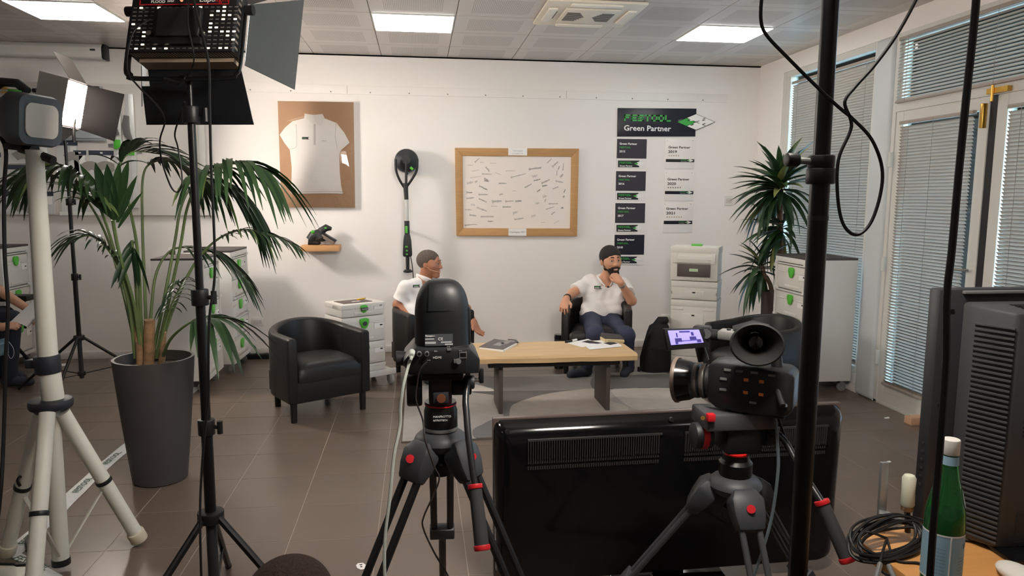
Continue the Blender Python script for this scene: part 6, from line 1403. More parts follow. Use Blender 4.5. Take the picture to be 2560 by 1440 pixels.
def rosette(c, n, sc0, lo, hi):
    for k in range(n):
        az = k*2.39996+rr.uniform(-.2, .2); f = k/n; el = hi+(lo-hi)*f+rr.uniform(-.12, .12)
        tipv = lambda a_, e_: c+V((math.cos(e_)*math.cos(a_), math.cos(e_)*math.sin(a_), math.sin(e_)-.3))*(.33*sc0)
        if tipv(az, el).x > XR-.06: az = pi-az
        if tipv(az, el).y < 5.46 and tipv(az, el).z < 1.06 and tipv(az, el).x > 2.75: az = -az
        o = link('leaf', var[min(5, max(0, int((1-(el-lo)/(hi-lo))*4+rr.uniform(0, 1.5))))] if rr.random() > .08 else var[5], t)
        o.location = c-V((yx, Yy, 0))+V((rr.uniform(-.015, .015), rr.uniform(-.015, .015), -.12*f)); o.rotation_euler = Euler((0, -el, az)); s = sc0*rr.uniform(.75, 1.12); o.scale = (s, s, s)
rosette(q(1950, 455), 92, 1.15, -.5, 1.25); rosette(q(1955, 560), 44, .95, -.9, .6); rosette(q(1903, 655), 40, .92, -.7, 1.2)
# ------------------------------------------------------------------ people: distance fields turned into one skin
def mesh_field(prims, h):
    lo = np.array([1e9]*3); hi = -lo
    for p in prims:
        if p[0] in 'cs': pts = [p[1], p[2]]; R = max(p[3], p[4])
        elif p[0] == 'e': pts = [p[1]]; R = max(p[2])
        else: continue
        for q in pts: lo = np.minimum(lo, np.array(q)-R); hi = np.maximum(hi, np.array(q)+R)
    lo = lo-.03; hi = hi+.03; n = np.ceil((hi-lo)/h).astype(int)+1
    g = [lo[i]+h*np.arange(n[i]) for i in range(3)]
    f = np.full(n, .2, np.float32)
    def sub(c0, c1, R):
        s = []
        for i in range(3):
            a = max(0, int((min(c0[i], c1[i])-R-lo[i])/h)); b = min(n[i], int((max(c0[i], c1[i])+R-lo[i])/h)+2); s.append(slice(a, b))
        s = tuple(s); X = g[0][s[0]][:, None, None]; Y = g[1][s[1]][None, :, None]; Z = g[2][s[2]][None, None, :]
        return s, X, Y, Z
    for p in prims:
        kind = p[0].lower(); neg = p[0] in 'CE'
        if kind in 'cs':
            a, b, r0, r1 = np.array(p[1], float), np.array(p[2], float), p[3], p[4]; k = p[5] if len(p) > 5 else .02
            s, X, Y, Z = sub(a, b, max(r0, r1)+k+.05); d = b-a; L = max(1e-9, d@d)
            t = np.clip(((X-a[0])*d[0]+(Y-a[1])*d[1]+(Z-a[2])*d[2])/L, 0, 1)
            v = np.sqrt((X-a[0]-t*d[0])**2+(Y-a[1]-t*d[1])**2+(Z-a[2]-t*d[2])**2)-(r0+(r1-r0)*t)
            if kind == 's': v = np.maximum(v, ((X-a[0])*d[0]+(Y-a[1])*d[1]+(Z-a[2])*d[2])/L**.5-L**.5)
        elif kind == 'e':
            c, rad, Rm = np.array(p[1], float), np.array(p[2], float), p[3]; k = p[4] if len(p) > 4 else .02
            s, X, Y, Z = sub(c, c, max(rad)+k+.05); Rm = np.eye(3) if Rm is None else np.array(Rm)   # columns: axes
            dx, dy, dz = X-c[0], Y-c[1], Z-c[2]
            l = [(dx*Rm[0, i]+dy*Rm[1, i]+dz*Rm[2, i])/rad[i] for i in range(3)]
            k0 = np.sqrt(l[0]**2+l[1]**2+l[2]**2); k1 = np.sqrt((l[0]/rad[0])**2+(l[1]/rad[1])**2+(l[2]/rad[2])**2)
            v = k0*(k0-1)/np.maximum(k1, 1e-6)
        else:                                                  # 'p': cut by a plane inside a ball
            c, nn, R = np.array(p[1], float), np.array(V(p[2]).normalized()), p[3]
            s, X, Y, Z = sub(c, c, R); d = (X-c[0])*nn[0]+(Y-c[1])*nn[1]+(Z-c[2])*nn[2]
            m = (X-c[0])**2+(Y-c[1])**2+(Z-c[2])**2 < R*R
            f[s] = np.where(m, np.maximum(f[s], d), f[s]); continue
        o = f[s]; v = v.astype(np.float32)
        if neg:
            v = -v; hh = np.maximum(k-np.abs(o-v), 0)/k; f[s] = np.maximum(o, v)+hh*hh*k*.25
        else:
            hh = np.maximum(k-np.abs(o-v), 0)/k; f[s] = np.minimum(o, v)-hh*hh*k*.25
    return f, lo, g
def nets(f, lo, h):
    neg = f < 0; c = [f[i:f.shape[0]-1+i, j:f.shape[1]-1+j, k:f.shape[2]-1+k] for i in (0, 1) for j in (0, 1) for k in (0, 1)]
    cnt = sum((x < 0).astype(np.int8) for x in c); idx = np.nonzero((cnt > 0) & (cnt < 8)); cv = [x[idx] for x in c]
    off = np.array([(i, j, k) for i in (0, 1) for j in (0, 1) for k in (0, 1)], float); acc = np.zeros((len(idx[0]), 3)); num = np.zeros(len(idx[0]))
    for a in range(8):
        for b in range(a+1, 8):
            if np.abs(off[a]-off[b]).sum() != 1: continue
            m = (cv[a] < 0) != (cv[b] < 0); t = np.where(m, cv[a]/np.where(m, cv[a]-cv[b], 1), 0)
            acc += np.where(m[:, None], off[a]+(off[b]-off[a])*t[:, None], 0); num += m
    vs = (np.stack(idx, 1)+acc/num[:, None])*h+lo
    vid = np.full(cnt.shape, -1, np.int64); vid[idx] = np.arange(len(vs)); quads = []
    for ax in range(3):
        a = [slice(None)]*3; b = [slice(None)]*3; a[ax] = slice(0, -1); b[ax] = slice(1, None); sa, sb = neg[tuple(a)], neg[tuple(b)]
        e = np.stack(np.nonzero(sa != sb), 1); u, w = [(1, 2), (2, 0), (0, 1)][ax]
        e = e[(e[:, u] > 0) & (e[:, w] > 0) & (e[:, u] < f.shape[u]-1) & (e[:, w] < f.shape[w]-1)]; s = sa[tuple(e.T)]
        q = []
        for du, dw in ((-1, -1), (0, -1), (0, 0), (-1, 0)):
            z = e.copy(); z[:, u] += du; z[:, w] += dw; q.append(vid[tuple(z.T)])
        q = np.stack(q, 1); q[~s] = q[~s][:, ::-1]; quads.append(q)
    quads = np.concatenate(quads); quads = quads[(quads >= 0).all(1)]
    return vs, quads
def flesh(name, prims, h, mt, parent, wr=0, iters=1, seed=0):
    f, lo, g = mesh_field(prims, h)
    if wr:
        X, Y, Z = g[0][:, None, None], g[1][None, :, None], g[2][None, None, :]
        f = f+wr*(np.sin(37*X+21*Z+seed+2*np.sin(19*Z+11*Y))*np.sin(29*Z-17*X+3*np.sin(13*X+seed))+.5*np.sin(71*Z+43*X+seed)*np.sin(53*X-31*Z)).astype(np.float32)
    vs, q = nets(f, lo, h)
    for _ in range(iters):                                     # light smoothing
        acc = np.zeros_like(vs); n = np.zeros(len(vs))
        for a in range(4):
            np.add.at(acc, q[:, a], vs[q[:, (a+1) % 4]]); np.add.at(n, q[:, a], 1); np.add.at(acc, q[:, (a+1) % 4], vs[q[:, a]]); np.add.at(n, q[:, (a+1) % 4], 1)
        vs = vs*.5+.5*acc/np.maximum(n, 1)[:, None]
    I = np.array(wm(parent).inverted()); vs = vs @ I[:3, :3].T+I[:3, 3]
    me = bpy.data.meshes.new(name); me.vertices.add(len(vs)); me.vertices.foreach_set('co', vs.ravel().astype(np.float32))
    me.loops.add(q.size); me.loops.foreach_set('vertex_index', q.ravel().astype(np.int32)); me.polygons.add(len(q)); me.polygons.foreach_set('loop_start', np.arange(0, q.size, 4, dtype=np.int32)); me.update(calc_edges=True); me.validate()
    me.polygons.foreach_set('use_smooth', [True]*len(me.polygons)); me.materials.append(mt)
    return link(name, me, parent)
SKIN_A = mat('tanned skin', (176, 120, 92), .5, var=(30, .05)); SKIN_B = mat('warm skin', (206, 152, 122), .5, var=(30, .05)); SKIN_C = mat('fair skin', (190, 146, 118), .5)
HAIR_G = mat('greying dark hair', (96, 84, 76), .75, bump=(300, .6), var=(120, .3)); HAIR_D = mat('near black hair', (30, 25, 23), .6, bump=(300, .6)); BEARD = mat('dark beard', (38, 29, 25), .8, bump=(350, .7))
POLO = mat('white polo cotton', (236, 232, 230), .85, bump=(200, .1)); NAVYT = mat('navy trousers', (54, 60, 82), .85, bump=(250, .1)); BLKT = mat('black trousers', (30, 30, 36), .85)
EYEW = mat('eye white', (220, 214, 208), .3); EYED = mat('dark iris', (36, 26, 20), .2); LIP = mat('lip', (168, 100, 86), .5)
def head_axes(f, tilt=0, nod=0):
    f = V(f).normalized(); r = f.cross(V((0, 0, 1))).normalized(); u = r.cross(f)
    f2 = f*math.cos(nod)-u*math.sin(nod); u = r.cross(f2).normalized(); f = f2
    r2 = r*math.cos(tilt)+u*math.sin(tilt); u2 = u*math.cos(tilt)-r*math.sin(tilt); return r2, f, u2   # r: person's right
def head_prims(C, ax_, s=1):
    r, f, u = ax_; q = lambda a, b, c: C+r*(a*s)+f*(b*s)+u*(c*s); R = np.array([list(r), list(f), list(u)]).T
    E = lambda c, rad, k=.02: ('e', q(*c), tuple(x*s for x in rad), R, k*s); Cc = lambda a, b, r0, r1, k=.015: ('c', q(*a), q(*b), r0*s, r1*s, k*s)
    p = [E((0, -.012, .030), (.074, .094, .084)), E((0, .02, .0), (.066, .072, .07), .03), Cc((0, .028, -.03), (0, .056, -.088), .056, .034, .04), E((0, .070, -.098), (.026, .020, .018), .02),
         Cc((-.030, .062, -.022), (-.046, .045, -.02), .022, .02, .02), Cc((.030, .062, -.022), (.046, .045, -.02), .022, .02, .02), Cc((-.036, .078, .026), (.036, .078, .026), .012, .012, .015),
         ('E', q(-.031, .096, .006), (.016*s, .014*s, .011*s), R, .012*s), ('E', q(.031, .096, .006), (.016*s, .014*s, .011*s), R, .012*s),
         Cc((0, .086, .018), (0, .108, -.026), .008, .0125, .012), E((-.011, .098, -.030), (.009, .010, .008), .008), E((.011, .098, -.030), (.009, .010, .008), .008),
         Cc((-.018, .084, -.060), (.018, .084, -.060), .0075, .0075, .006), Cc((-.014, .083, -.070), (.014, .083, -.070), .008, .008, .006), ('C', q(-.022, .093, -.0645), q(.022, .093, -.0645), .0022*s, .0022*s, .004*s),
         E((-.074, -.012, -.006), (.010, .020, .031), .008), E((.074, -.012, -.006), (.010, .020, .031), .008)]
    return p, q, R
def face_bits(par, q, s, brow, browm, mouth_open=False):
    for sg in (-1, 1):
        e = MB().sphere(q(sg*.031, .0805, .007), .0122*s, 12, 8).build('eye', EYEW, par); MB().sphere(q(sg*.031+.002, .0875, .007), .0066*s, 10, 6).build('iris', EYED, e)
        MB().tube([q(sg*.018, .095, .012), q(sg*.031, .0965, .0155), q(sg*.045, .086, .010)], .0034*s, n=6).build('eyelid', SKIN_B if brow else SKIN_A, par)
        MB().tube(smoothpath([q(sg*.013, .0925, .0305), q(sg*.03, .0915, .0355), q(sg*.051, .074, .026)], 4), [.0042*s]*4+[.0035*s]*4+[.0015*s], n=6).build('eyebrow', browm, par)
    MB().tube([q(-.018, .0905, -.0605), q(0, .0945, -.058), q(.018, .0905, -.0605)], .0036*s, n=6).build('lip', LIP, par); MB().tube([q(-.015, .089, -.0705), q(0, .093, -.072), q(.015, .089, -.0705)], .0042*s, n=6).build('lip', LIP, par)
def hand_prims(w, palm_dir, palm_n, tips, size=1.0, thumb=None):
    """w wrist, palm_dir along the hand, palm_n out of the back of the hand; tips: 4 lists of finger joints as (along, across, out)"""
    d = V(palm_dir).normalized(); n = V(palm_n); n = (n-d*n.dot(d)).normalized(); s = n.cross(d)   # across
    q = lambda a, b, c: V(w)+d*(a*size)+s*(b*size)+n*(c*size); R = np.array([list(d), list(s), list(n)]).T
    p = [('e', q(.045, 0, 0), (.05*size, .038*size, .016*size), R, .015), ('c', V(w), q(.03, 0, 0), .024*size, .022*size, .02)]
    for k, ch in enumerate(tips):
        pts = [q(.07, (1.5-k)*.019, 0)]+[q(*c) for c in ch]
        for i in range(len(pts)-1): p.append(('c', pts[i], pts[i+1], (.0092-.0008*i)*size, (.0084-.0008*i)*size, .006))
    if thumb:
        pts = [q(.02, .028, -.004)]+[q(*c) for c in thumb]
        for i in range(len(pts)-1): p.append(('c', pts[i], pts[i+1], (.0115-.001*i)*size, (.0105-.0015*i)*size, .008))
    return p
def sleeve(sh, el, frac, r0, r1):
    sh, el = V(sh), V(el); e = sh.lerp(el, frac); d = (el-sh).normalized()
    return [('s', sh, e, r0, r1, .03)]
def badge_at(par, c, n, w, h):
    n = V(n).normalized(); r = V((0, 0, 1)).cross(n).normalized(); r = r if r.x > 0 else -r; u = n.cross(r); u = u if u.z > 0 else -u
    pts = [(-w/2, -h/2), (w/2, -h/2), (w*.3, 0), (w/2, h/2), (-w/2, h/2)]
    o = MB().add([c+r*x+u*y+n*.004 for x, y in pts]+[c+r*x+u*y-n*.01 for x, y in pts], [(0, 1, 2, 3, 4), (9, 8, 7, 6, 5)]+[(k, (k+1) % 5, 5+(k+1) % 5, 5+k) for k in range(5)]).build('chest_badge', NAVY, par, smooth=False)
    for dy in (.15, -.3): MB().add([c+r*(x*w)+u*(y*h+dy*h)+n*.0046 for x, y in ((-.42, -.1), (.2, -.1), (.2, .1), (-.42, .1))], [(0, 1, 2, 3)]).build('badge_print', GREENPR if dy > 0 else WHITEPR, o, smooth=False)
hs = .0055
# ---------------- bearded man on the right
def J(x, y, Y): return P(x, y, Y)
t = thing('person', 'bearded seated man in white polo and navy trousers, hand on chin', 'person', (1.5, 5.9, 0), group='seated men on stage')
Hc = J(1527, 652, 6.04); ax_ = head_axes((.16, -.98, 0), -.04, -.02); S2 = 1.06
hp, q, Rm = head_prims(Hc, ax_, S2)
nb = J(1512, 706, 6.10); rs_, ls_ = J(1474, 706, 6.12), J(1557, 712, 6.09)
re, rw = J(1431, 733, 6.02), J(1415, 748, 5.82); le, lw = J(1579, 752, 5.88), J(1552, 707, 5.83)
rh, lh = J(1478, 800, 5.97), J(1524, 803, 5.97); rk, lk = J(1488, 834, 5.50), J(1566, 838, 5.55); ra, la = J(1466, 921, 5.62), J(1572, 922, 5.72)
ch0, ch1 = J(1487, 733, 6.08), J(1541, 736, 6.06); be0, be1 = J(1484, 768, 6.05), J(1526, 771, 6.04); pe0, pe1 = J(1478, 797, 5.99), J(1526, 799, 5.99)
body = hp+[('c', q(0, -.02, -.07), nb, .052, .056, .03), ('c', nb, (rs_+nb)/2, .05, .045, .04), ('c', nb, (ls_+nb)/2, .05, .045, .04), ('c', rs_, ls_, .05, .05, .04), ('c', ch0, ch1, .085, .085, .05), ('c', be0, be1, .088, .088, .06), ('c', pe0, pe1, .085, .085, .05),
     ('c', rs_, re, .046, .038, .03), ('c', re, rw, .040, .026, .02), ('c', ls_, le, .046, .038, .03), ('c', le, lw, .041, .026, .02), ('c', rh, rk, .07, .05, .03), ('c', rk, ra, .048, .032, .02), ('c', lh, lk, .07, .05, .03), ('c', lk, la, .048, .032, .02)]
dR = (J(1409, 768, 5.74)-rw); body += hand_prims(rw, dR, V((-.1, -.2, 1)), [[(.105, .030, -.004), (.122, .033, -.024), (.124, .034, -.044)], [(.112, .010, -.002), (.132, .011, -.024), (.134, .011, -.048)], [(.108, -.010, -.004), (.124, -.012, -.026), (.126, -.012, -.046)], [(.095, -.028, -.006), (.106, -.032, -.026), (.108, -.033, -.040)]], 1.0, [(.055, .052, -.008), (.085, .055, -.018)])
dL = (J(1534, 683, 5.88)-lw); body += hand_prims(lw, dL, V((.35, -.9, .1)), [[(.098, .026, -.012), (.096, .025, -.045), (.070, .024, -.052)], [(.105, .009, -.014), (.102, .009, -.05), (.072, .009, -.055)], [(.102, -.010, -.014), (.098, -.010, -.05), (.070, -.010, -.053)], [(.092, -.027, -.012), (.089, -.027, -.042), (.066, -.026, -.045)]], 1.0, [(.06, .038, -.024), (.095, .03, -.034)])
bd = flesh('body', body, hs, SKIN_B, t)
face_bits(t, q, S2, 1, HAIR_D)
E = lambda c, rad, k=.012: ('e', q(*c), tuple(x*S2 for x in rad), Rm, k)
flesh('hair', [E((0, -.016, .036), (.084, .105, .092)), ('c', q(-.070, .016, .03), q(-.066, .018, -.02), .012, .011, .01), ('c', q(.070, .016, .03), q(.066, .018, -.02), .012, .011, .01), ('E', q(0, .105, -.035), (.066, .062, .098), Rm, .008), ('E', q(0, .055, -.115), (.12, .115, .085), Rm, .012), ('E', q(.09, .062, -.02), (.03, .05, .055), Rm, .008), ('E', q(-.09, .062, -.02), (.03, .05, .055), Rm, .008)], .004, HAIR_D, t)
flesh('beard', [('c', q(0, .028, -.035), q(0, .060, -.094), .063*S2, .039*S2, .03), E((0, .074, -.102), (.03, .022, .022), .02), ('c', q(-.064, .008, .012), q(-.056, .022, -.06), .011, .017, .01), ('c', q(.064, .008, .012), q(.056, .022, -.06), .011, .017, .01), ('c', q(-.026, .086, -.054), q(.026, .086, -.054), .0085, .0085, .01),
     ('E', q(0, .088, .016), (.060, .08, .050), Rm, .008), ('E', q(0, .105, -.0645), (.021, .03, .0085), Rm, .004), ('E', q(0, -.085, -.05), (.12, .085, .12), Rm, .01)], .004, BEARD, t)
MB().tube([q(-.014, .0915, -.0645), q(0, .0955, -.0650), q(.014, .0915, -.0645)], .0034*S2, n=6).build('teeth', EYEW, t)
s1 = sleeve(rs_, re, .78, .064, .066); s2 = sleeve(ls_, le, .58, .064, .068)
shirt = flesh('polo_shirt', [('c', rs_, ls_, .063, .063, .04), ('c', nb+V((0, .0, -.005)), (rs_+nb)/2, .058, .056, .04), ('c', nb+V((0, 0, -.005)), (ls_+nb)/2, .058, .056, .04), ('c', ch0, ch1, .098, .098, .06), ('c', be0, be1, .095, .095, .08), ('c', pe0+V((0, 0, .03)), pe1+V((0, 0, .03)), .10, .10, .06)]+s1+s2+[('p', pe0.lerp(pe1, .5)+V((0, 0, -.015)), V((.18, -.42, -.9)), .30), ('C', q(0, -.02, -.06), nb+V((0, -.07, .01)), .058, .05, .008)], hs, POLO, t, wr=.0045, seed=1)
ncol = (J(1512, 706, 6.0)-J(1512, 706, 6.1)).normalized()
for sg in (-1, 1): MB().tube(smoothpath([nb+V((0, .066, .060)), nb+V((sg*.064, .015, .050)), nb+V((sg*.056, -.058, .022)), nb+V((sg*.022, -.092, -.022))], 5), [.008]*6+[.009]*6+[.006]*4, n=8, flat=2.4).build('collar', POLO, shirt)
MB().tube([nb+V((.004, -.095, -.02)), nb+V((.008, -.112, -.065))], .009, n=6, flat=.4).build('placket', NAVY, shirt)
badge_at(shirt, J(1488, 711, 6.08)+V((0, -.098, -.012)), V((-.15, -.95, .25)), .062, .022)
flesh('trousers', [('c', pe0, pe1, .098, .098, .05), ('c', rh, rk, .088, .066, .04), ('c', rk, ra, .064, .046, .03), ('c', lh, lk, .088, .066, .04), ('c', lk, la, .064, .046, .03), ('p', ra+V((0, 0, .015)), ra-rk, .09), ('p', la+V((0, 0, .015)), la-lk, .09)], hs, NAVYT, t, wr=.0014, seed=4)
SHOE = mat('dark suede shoe', (52, 56, 66), .8); SOLE = mat('dark sole', (30, 30, 32), .7)
for a_, toe in ((ra, J(1427, 938, 5.58)), (la, J(1560, 945, 5.55))):
    toe.z = .035; b_ = V((a_.x, a_.y, .05)); flesh('shoe', [('c', b_+V((0, .01, .0)), toe, .042, .034, .03), ('c', a_+V((0, 0, -.01)), b_, .042, .044, .03), ('p', V((b_.x, b_.y, .0125)), V((0, 0, -1)), .3)], .005, SHOE, t)
wv = (lw-le).normalized(); MB().tube([lw-wv*.035, lw-wv*.022], .0325, n=16).build('wrist_watch', STEEL, t); wv2 = (rw-re).normalized(); MB().tube([rw-wv2*.055, rw-wv2*.03], .0345, n=16).build('wrist_band', BLACKP, t)
MB().tube([q(.078, -.0, -.02), q(.078, .04, -.045), q(.06, .085, -.06)], .0018, n=5).build('headset_mic', SKIN_C, t)
# ---------------- grey haired man on the left
t = thing('person', 'grey-haired seated man in white polo turning to the bearded man', 'person', (.13, 5.86, 0), group='seated men on stage')
Hc = J(1074, 660, 5.97); ax_ = head_axes((.93, -.37, 0), .02, .02); S1 = .95
hp, q, Rm = head_prims(Hc, ax_, S1)
nb = J(1060, 708, 6.0); rs_, ls_ = J(1016, 720, 5.90), J(1102, 720, 6.10)
re, rw = J(994, 762, 5.90), J(1040, 800, 5.78); le, lw = J(1166, 772, 5.90), J(1184, 806, 5.72)
rh, lh = J(1040, 812, 5.84), J(1086, 812, 5.92); rk, lk = J(1072, 832, 5.44), J(1130, 832, 5.52); ra, la = J(1075, 930, 5.50), J(1125, 925, 5.58)
ch0, ch1 = J(1036, 748, 5.95), J(1080, 748, 6.05); be0, be1 = J(1034, 780, 5.91), J(1076, 780, 6.0); pe0, pe1 = J(1036, 806, 5.88), J(1080, 806, 5.95)
body = hp+[('c', q(0, -.025, -.07), nb, .052, .056, .03), ('c', rs_, ls_, .05, .05, .04), ('c', nb, (rs_+nb)/2, .05, .045, .04), ('c', nb, (ls_+nb)/2, .05, .045, .04), ('c', ch0, ch1, .085, .085, .05), ('c', be0, be1, .08, .08, .06), ('c', pe0, pe1, .085, .085, .05),
     ('c', rs_, re, .045, .037, .03), ('c', re, rw, .038, .026, .02), ('c', ls_, le, .045, .037, .03), ('c', le, lw, .038, .026, .02), ('c', rh, rk, .07, .05, .03), ('c', rk, ra, .048, .032, .02), ('c', lh, lk, .07, .05, .03), ('c', lk, la, .048, .032, .02)]
dL = J(1197, 832, 5.68)-lw; body += hand_prims(lw, dL, V((-.55, .55, .2)), [[(.10, .026, -.010), (.122, .022, -.028)], [(.112, .008, -.008), (.136, .006, -.028)], [(.108, -.010, -.010), (.130, -.011, -.030)], [(.095, -.026, -.012), (.112, -.026, -.030)]], 1.0, [(.045, .055, -.012), (.07, .075, -.02)])
body += hand_prims(rw, V((.5, -.5, -.2)), V((0, -.3, 1)), [[(.11, .028, -.01), (.13, .03, -.02)], [(.12, .009, -.01), (.14, .01, -.022)], [(.115, -.01, -.01), (.135, -.011, -.02)], [(.10, -.027, -.01), (.115, -.03, -.02)]], 1.0, [(.05, .05, -.01), (.08, .055, -.015)])
flesh('body', body, hs, SKIN_A, t)
face_bits(t, q, S1, 0, HAIR_G)
E = lambda c, rad, k=.012: ('e', q(*c), tuple(x*S1 for x in rad), Rm, k)
flesh('hair', [E((0, -.016, .034), (.083, .104, .090)), ('E', q(0, .105, -.018), (.07, .062, .098), Rm, .008), ('E', q(0, .06, -.112), (.12, .115, .085), Rm, .012), ('E', q(.085, .065, .0), (.03, .055, .065), Rm, .008), ('E', q(-.085, .065, .0), (.03, .055, .065), Rm, .008)], .004, HAIR_G, t)
s1 = sleeve(rs_, re, .74, .062, .066); s2 = sleeve(ls_, le, .55, .062, .066)
shirt = flesh('polo_shirt', [('c', rs_, ls_, .062, .062, .04), ('c', nb, (rs_+nb)/2, .058, .056, .04), ('c', nb, (ls_+nb)/2, .058, .056, .04), ('c', ch0, ch1, .098, .098, .06), ('c', be0, be1, .096, .096, .08), ('c', pe0+V((0, 0, .03)), pe1+V((0, 0, .03)), .10, .10, .06)]+s1+s2+[('p', pe0.lerp(pe1, .5)+V((0, 0, -.012)), V((.1, -.4, -.9)), .3), ('C', q(0, -.02, -.06), nb+V((.03, -.04, 0)), .056, .056, .01)], hs, POLO, t, wr=.0045, seed=7)
for sg in (-1, 1): MB().tube(smoothpath([nb+V((-.060, .022, .062)), nb+V((-.012, sg*.064, .052)), nb+V((.052, sg*.048-.02, .022)), nb+V((.080, sg*.016-.032, -.02))], 5), [.008]*6+[.009]*6+[.006]*4, n=8, flat=2.4).build('collar', POLO, shirt)
MB().tube(smoothpath([nb+V((-.02, -.06, .012)), nb+V((.02, -.085, -.02)), nb+V((.05, -.1, -.06))], 4), .007, n=6, flat=.4).build('placket', NAVY, shirt)
badge_at(shirt, J(1042, 713, 5.9)+V((0, -.06, -.0)), V((.25, -.9, .3)), .058, .02)
flesh('trousers', [('c', pe0, pe1, .098, .098, .05), ('c', rh, rk, .086, .066, .04), ('c', rk, ra, .062, .046, .03), ('c', lh, lk, .086, .066, .04), ('c', lk, la, .062, .046, .03), ('p', ra+V((0, 0, .015)), ra-rk, .09), ('p', la+V((0, 0, .015)), la-lk, .09)], hs, BLKT, t, wr=.0012, seed=2)
for a_ in (ra, la):
    toe = V((a_.x+.08, a_.y-.14, .035)); b_ = V((a_.x, a_.y, .05)); flesh('shoe', [('c', b_, toe, .042, .034, .03), ('c', a_+V((0, 0, -.01)), b_, .042, .044, .03), ('p', V((b_.x, b_.y, .0125)), V((0, 0, -1)), .3)], .006, SHOE, t)
MB().tube(smoothpath([q(.078, -.01, -.022), q(.076, .012, -.026), q(.072, .04, -.045), q(.05, .105, -.062)], 4), .0022, n=6).build('headset_mic', mat('beige headset', (220, 176, 140), .5), t)
MB().sphere(q(.045, .112, -.063), .006, 10, 6).build('microphone', mat('beige headset', (220, 176, 140), .5), t)
# ---------------- reader at the left edge
ct = thing('conference_chair', 'blue and black stacking chair at the left edge', 'chair', (-3.48, 5.93, 0))
BLUE = mat('blue upholstery', (44, 62, 150), .8)
sz = P(45, 832, 5.9).z
rs = [[V((x, y, z)) for x, y, z in ((-3.74, 5.72, sz+o), (-3.24+e, 5.72, sz+o), (-3.24+e, 6.12, sz+o), (-3.74, 6.12, sz+o))] for o, e in ((0, -.02), (.02, 0), (.045, -.015))]
MB().rings(rs).build('seat', BLUE, ct, bevel=.012)
MB().box(-3.76, -3.72, 5.74, 6.10, sz+.15, sz+.45).build('backrest', BLUE, ct, bevel=.01)
for a, b2 in ((V((-3.27, 6.08, sz)), PZ(93, 928, .0)), (V((-3.27, 5.75, sz)), V((-3.2, 5.68, 0))), (V((-3.72, 6.08, sz)), V((-3.8, 6.15, 0))), (V((-3.72, 5.75, sz)), V((-3.8, 5.68, 0)))): MB().tube([a, b2+V((0, 0, .012))], .013, n=10).build('leg', BLACKM, ct)
for y in (5.74, 6.10): MB().tube([(-3.74, y, sz), (-3.75, y, sz+.2)], .011, n=8).build('upright', BLACKM, ct)
a = P(61, 747, 6.05); MB().box(a.x-.16, a.x+.05, 5.98, 6.12, a.z-.012, a.z+.03).tube([(a.x-.02, 6.09, a.z), (a.x-.03, 6.09, sz)], .01, n=8).build('arm_pad', BLACKP, ct, bevel=.004)
t = thing('person', 'seated reader at the left edge holding papers, arms visible', 'person', (-3.62, 5.9, 0))
pl0, pl1 = V((-3.60, 5.80, sz+.13)), V((-3.60, 6.02, sz+.13)); sh0, sh1 = V((-3.66, 5.74, sz+.58)), V((-3.66, 6.08, sz+.58))
k0, k1 = P(28, 778, 5.80), P(10, 775, 6.02); k0.z = k1.z = sz+.12; an0, an1 = V((k0.x-.05, 5.8, .06)), V((k1.x-.05, 6.02, .06))
e0, w0 = P(-30, 708, 5.74), P(74, 775, 5.66); e1, w1 = P(-70, 790, 5.62), P(4, 818, 5.56)
Hc = V((-3.56, 5.91, sz+.80)); hp, q, Rm = head_prims(Hc, head_axes((.95, -.1, -.3)), 1.0)
body = hp+[('c', q(0, -.02, -.07), V((-3.65, 5.91, sz+.62)), .05, .055, .03), ('c', sh0, sh1, .05, .05, .04), ('c', (sh0+sh1)/2, (pl0+pl1)/2, .12, .12, .05), ('c', pl0, k0, .075, .055, .03), ('c', pl1, k1, .075, .055, .03), ('c', k0, an0, .05, .034, .02), ('c', k1, an1, .05, .034, .02), ('c', sh0, e0, .046, .04, .03), ('c', e0, w0, .042, .027, .02), ('c', sh0+V((0, -.03, -.05)), e1, .046, .04, .03), ('c', e1, w1, .04, .027, .02)]
fing = [[(.10, .026, -.012), (.112, .024, -.038)], [(.108, .009, -.012), (.12, .009, -.04)], [(.104, -.010, -.012), (.115, -.010, -.038)], [(.092, -.027, -.012), (.102, -.027, -.034)]]
body += hand_prims(w0, P(88, 802, 5.62)-w0, V((.5, -.6, .5)), fing, .95, [(.05, .05, -.02), (.08, .05, -.035)]) + hand_prims(w1, P(34, 812, 5.55)-w1, V((0, -.7, .7)), fing, .95, [(.05, .045, -.02), (.085, .04, -.03)])
flesh('body', body, .008, SKIN_C, t)
flesh('hair', [('e', q(0, -.016, .036), (.078, .10, .086), Rm, .01), ('E', q(0, .095, -.03), (.085, .07, .09), Rm, .01), ('E', q(0, 0, -.095), (.12, .13, .08), Rm, .01)], .008, HAIR_D, t)
flesh('shirt', [('c', sh0, sh1, .065, .065, .04), ('c', (sh0+sh1)/2, (pl0+pl1)/2, .14, .14, .05), ('c', sh0, sh0.lerp(e0, .5), .064, .06, .03)], .008, mat('dark shirt', (46, 48, 54), .8), t, wr=.0015)
flesh('trousers', [('c', pl0, pl1, .10, .10, .05), ('c', pl0, k0, .09, .07, .03), ('c', pl1, k1, .09, .07, .03), ('c', k0, an0, .065, .05, .02), ('c', k1, an1, .065, .05, .02)], .008, mat('dark blue trousers', (36, 42, 54), .85), t)
for a_ in (an0, an1): flesh('shoe', [('c', V((a_.x-.02, a_.y, .05)), V((a_.x+.14, a_.y, .036)), .042, .034, .03), ('p', V((a_.x, a_.y, .004)), V((0, 0, -1)), .3)], .008, SHOE, t)
t = thing('paper_sheaf', 'curled sheaf of white papers in the hands of the reader', 'papers', P(60, 785, 5.6))
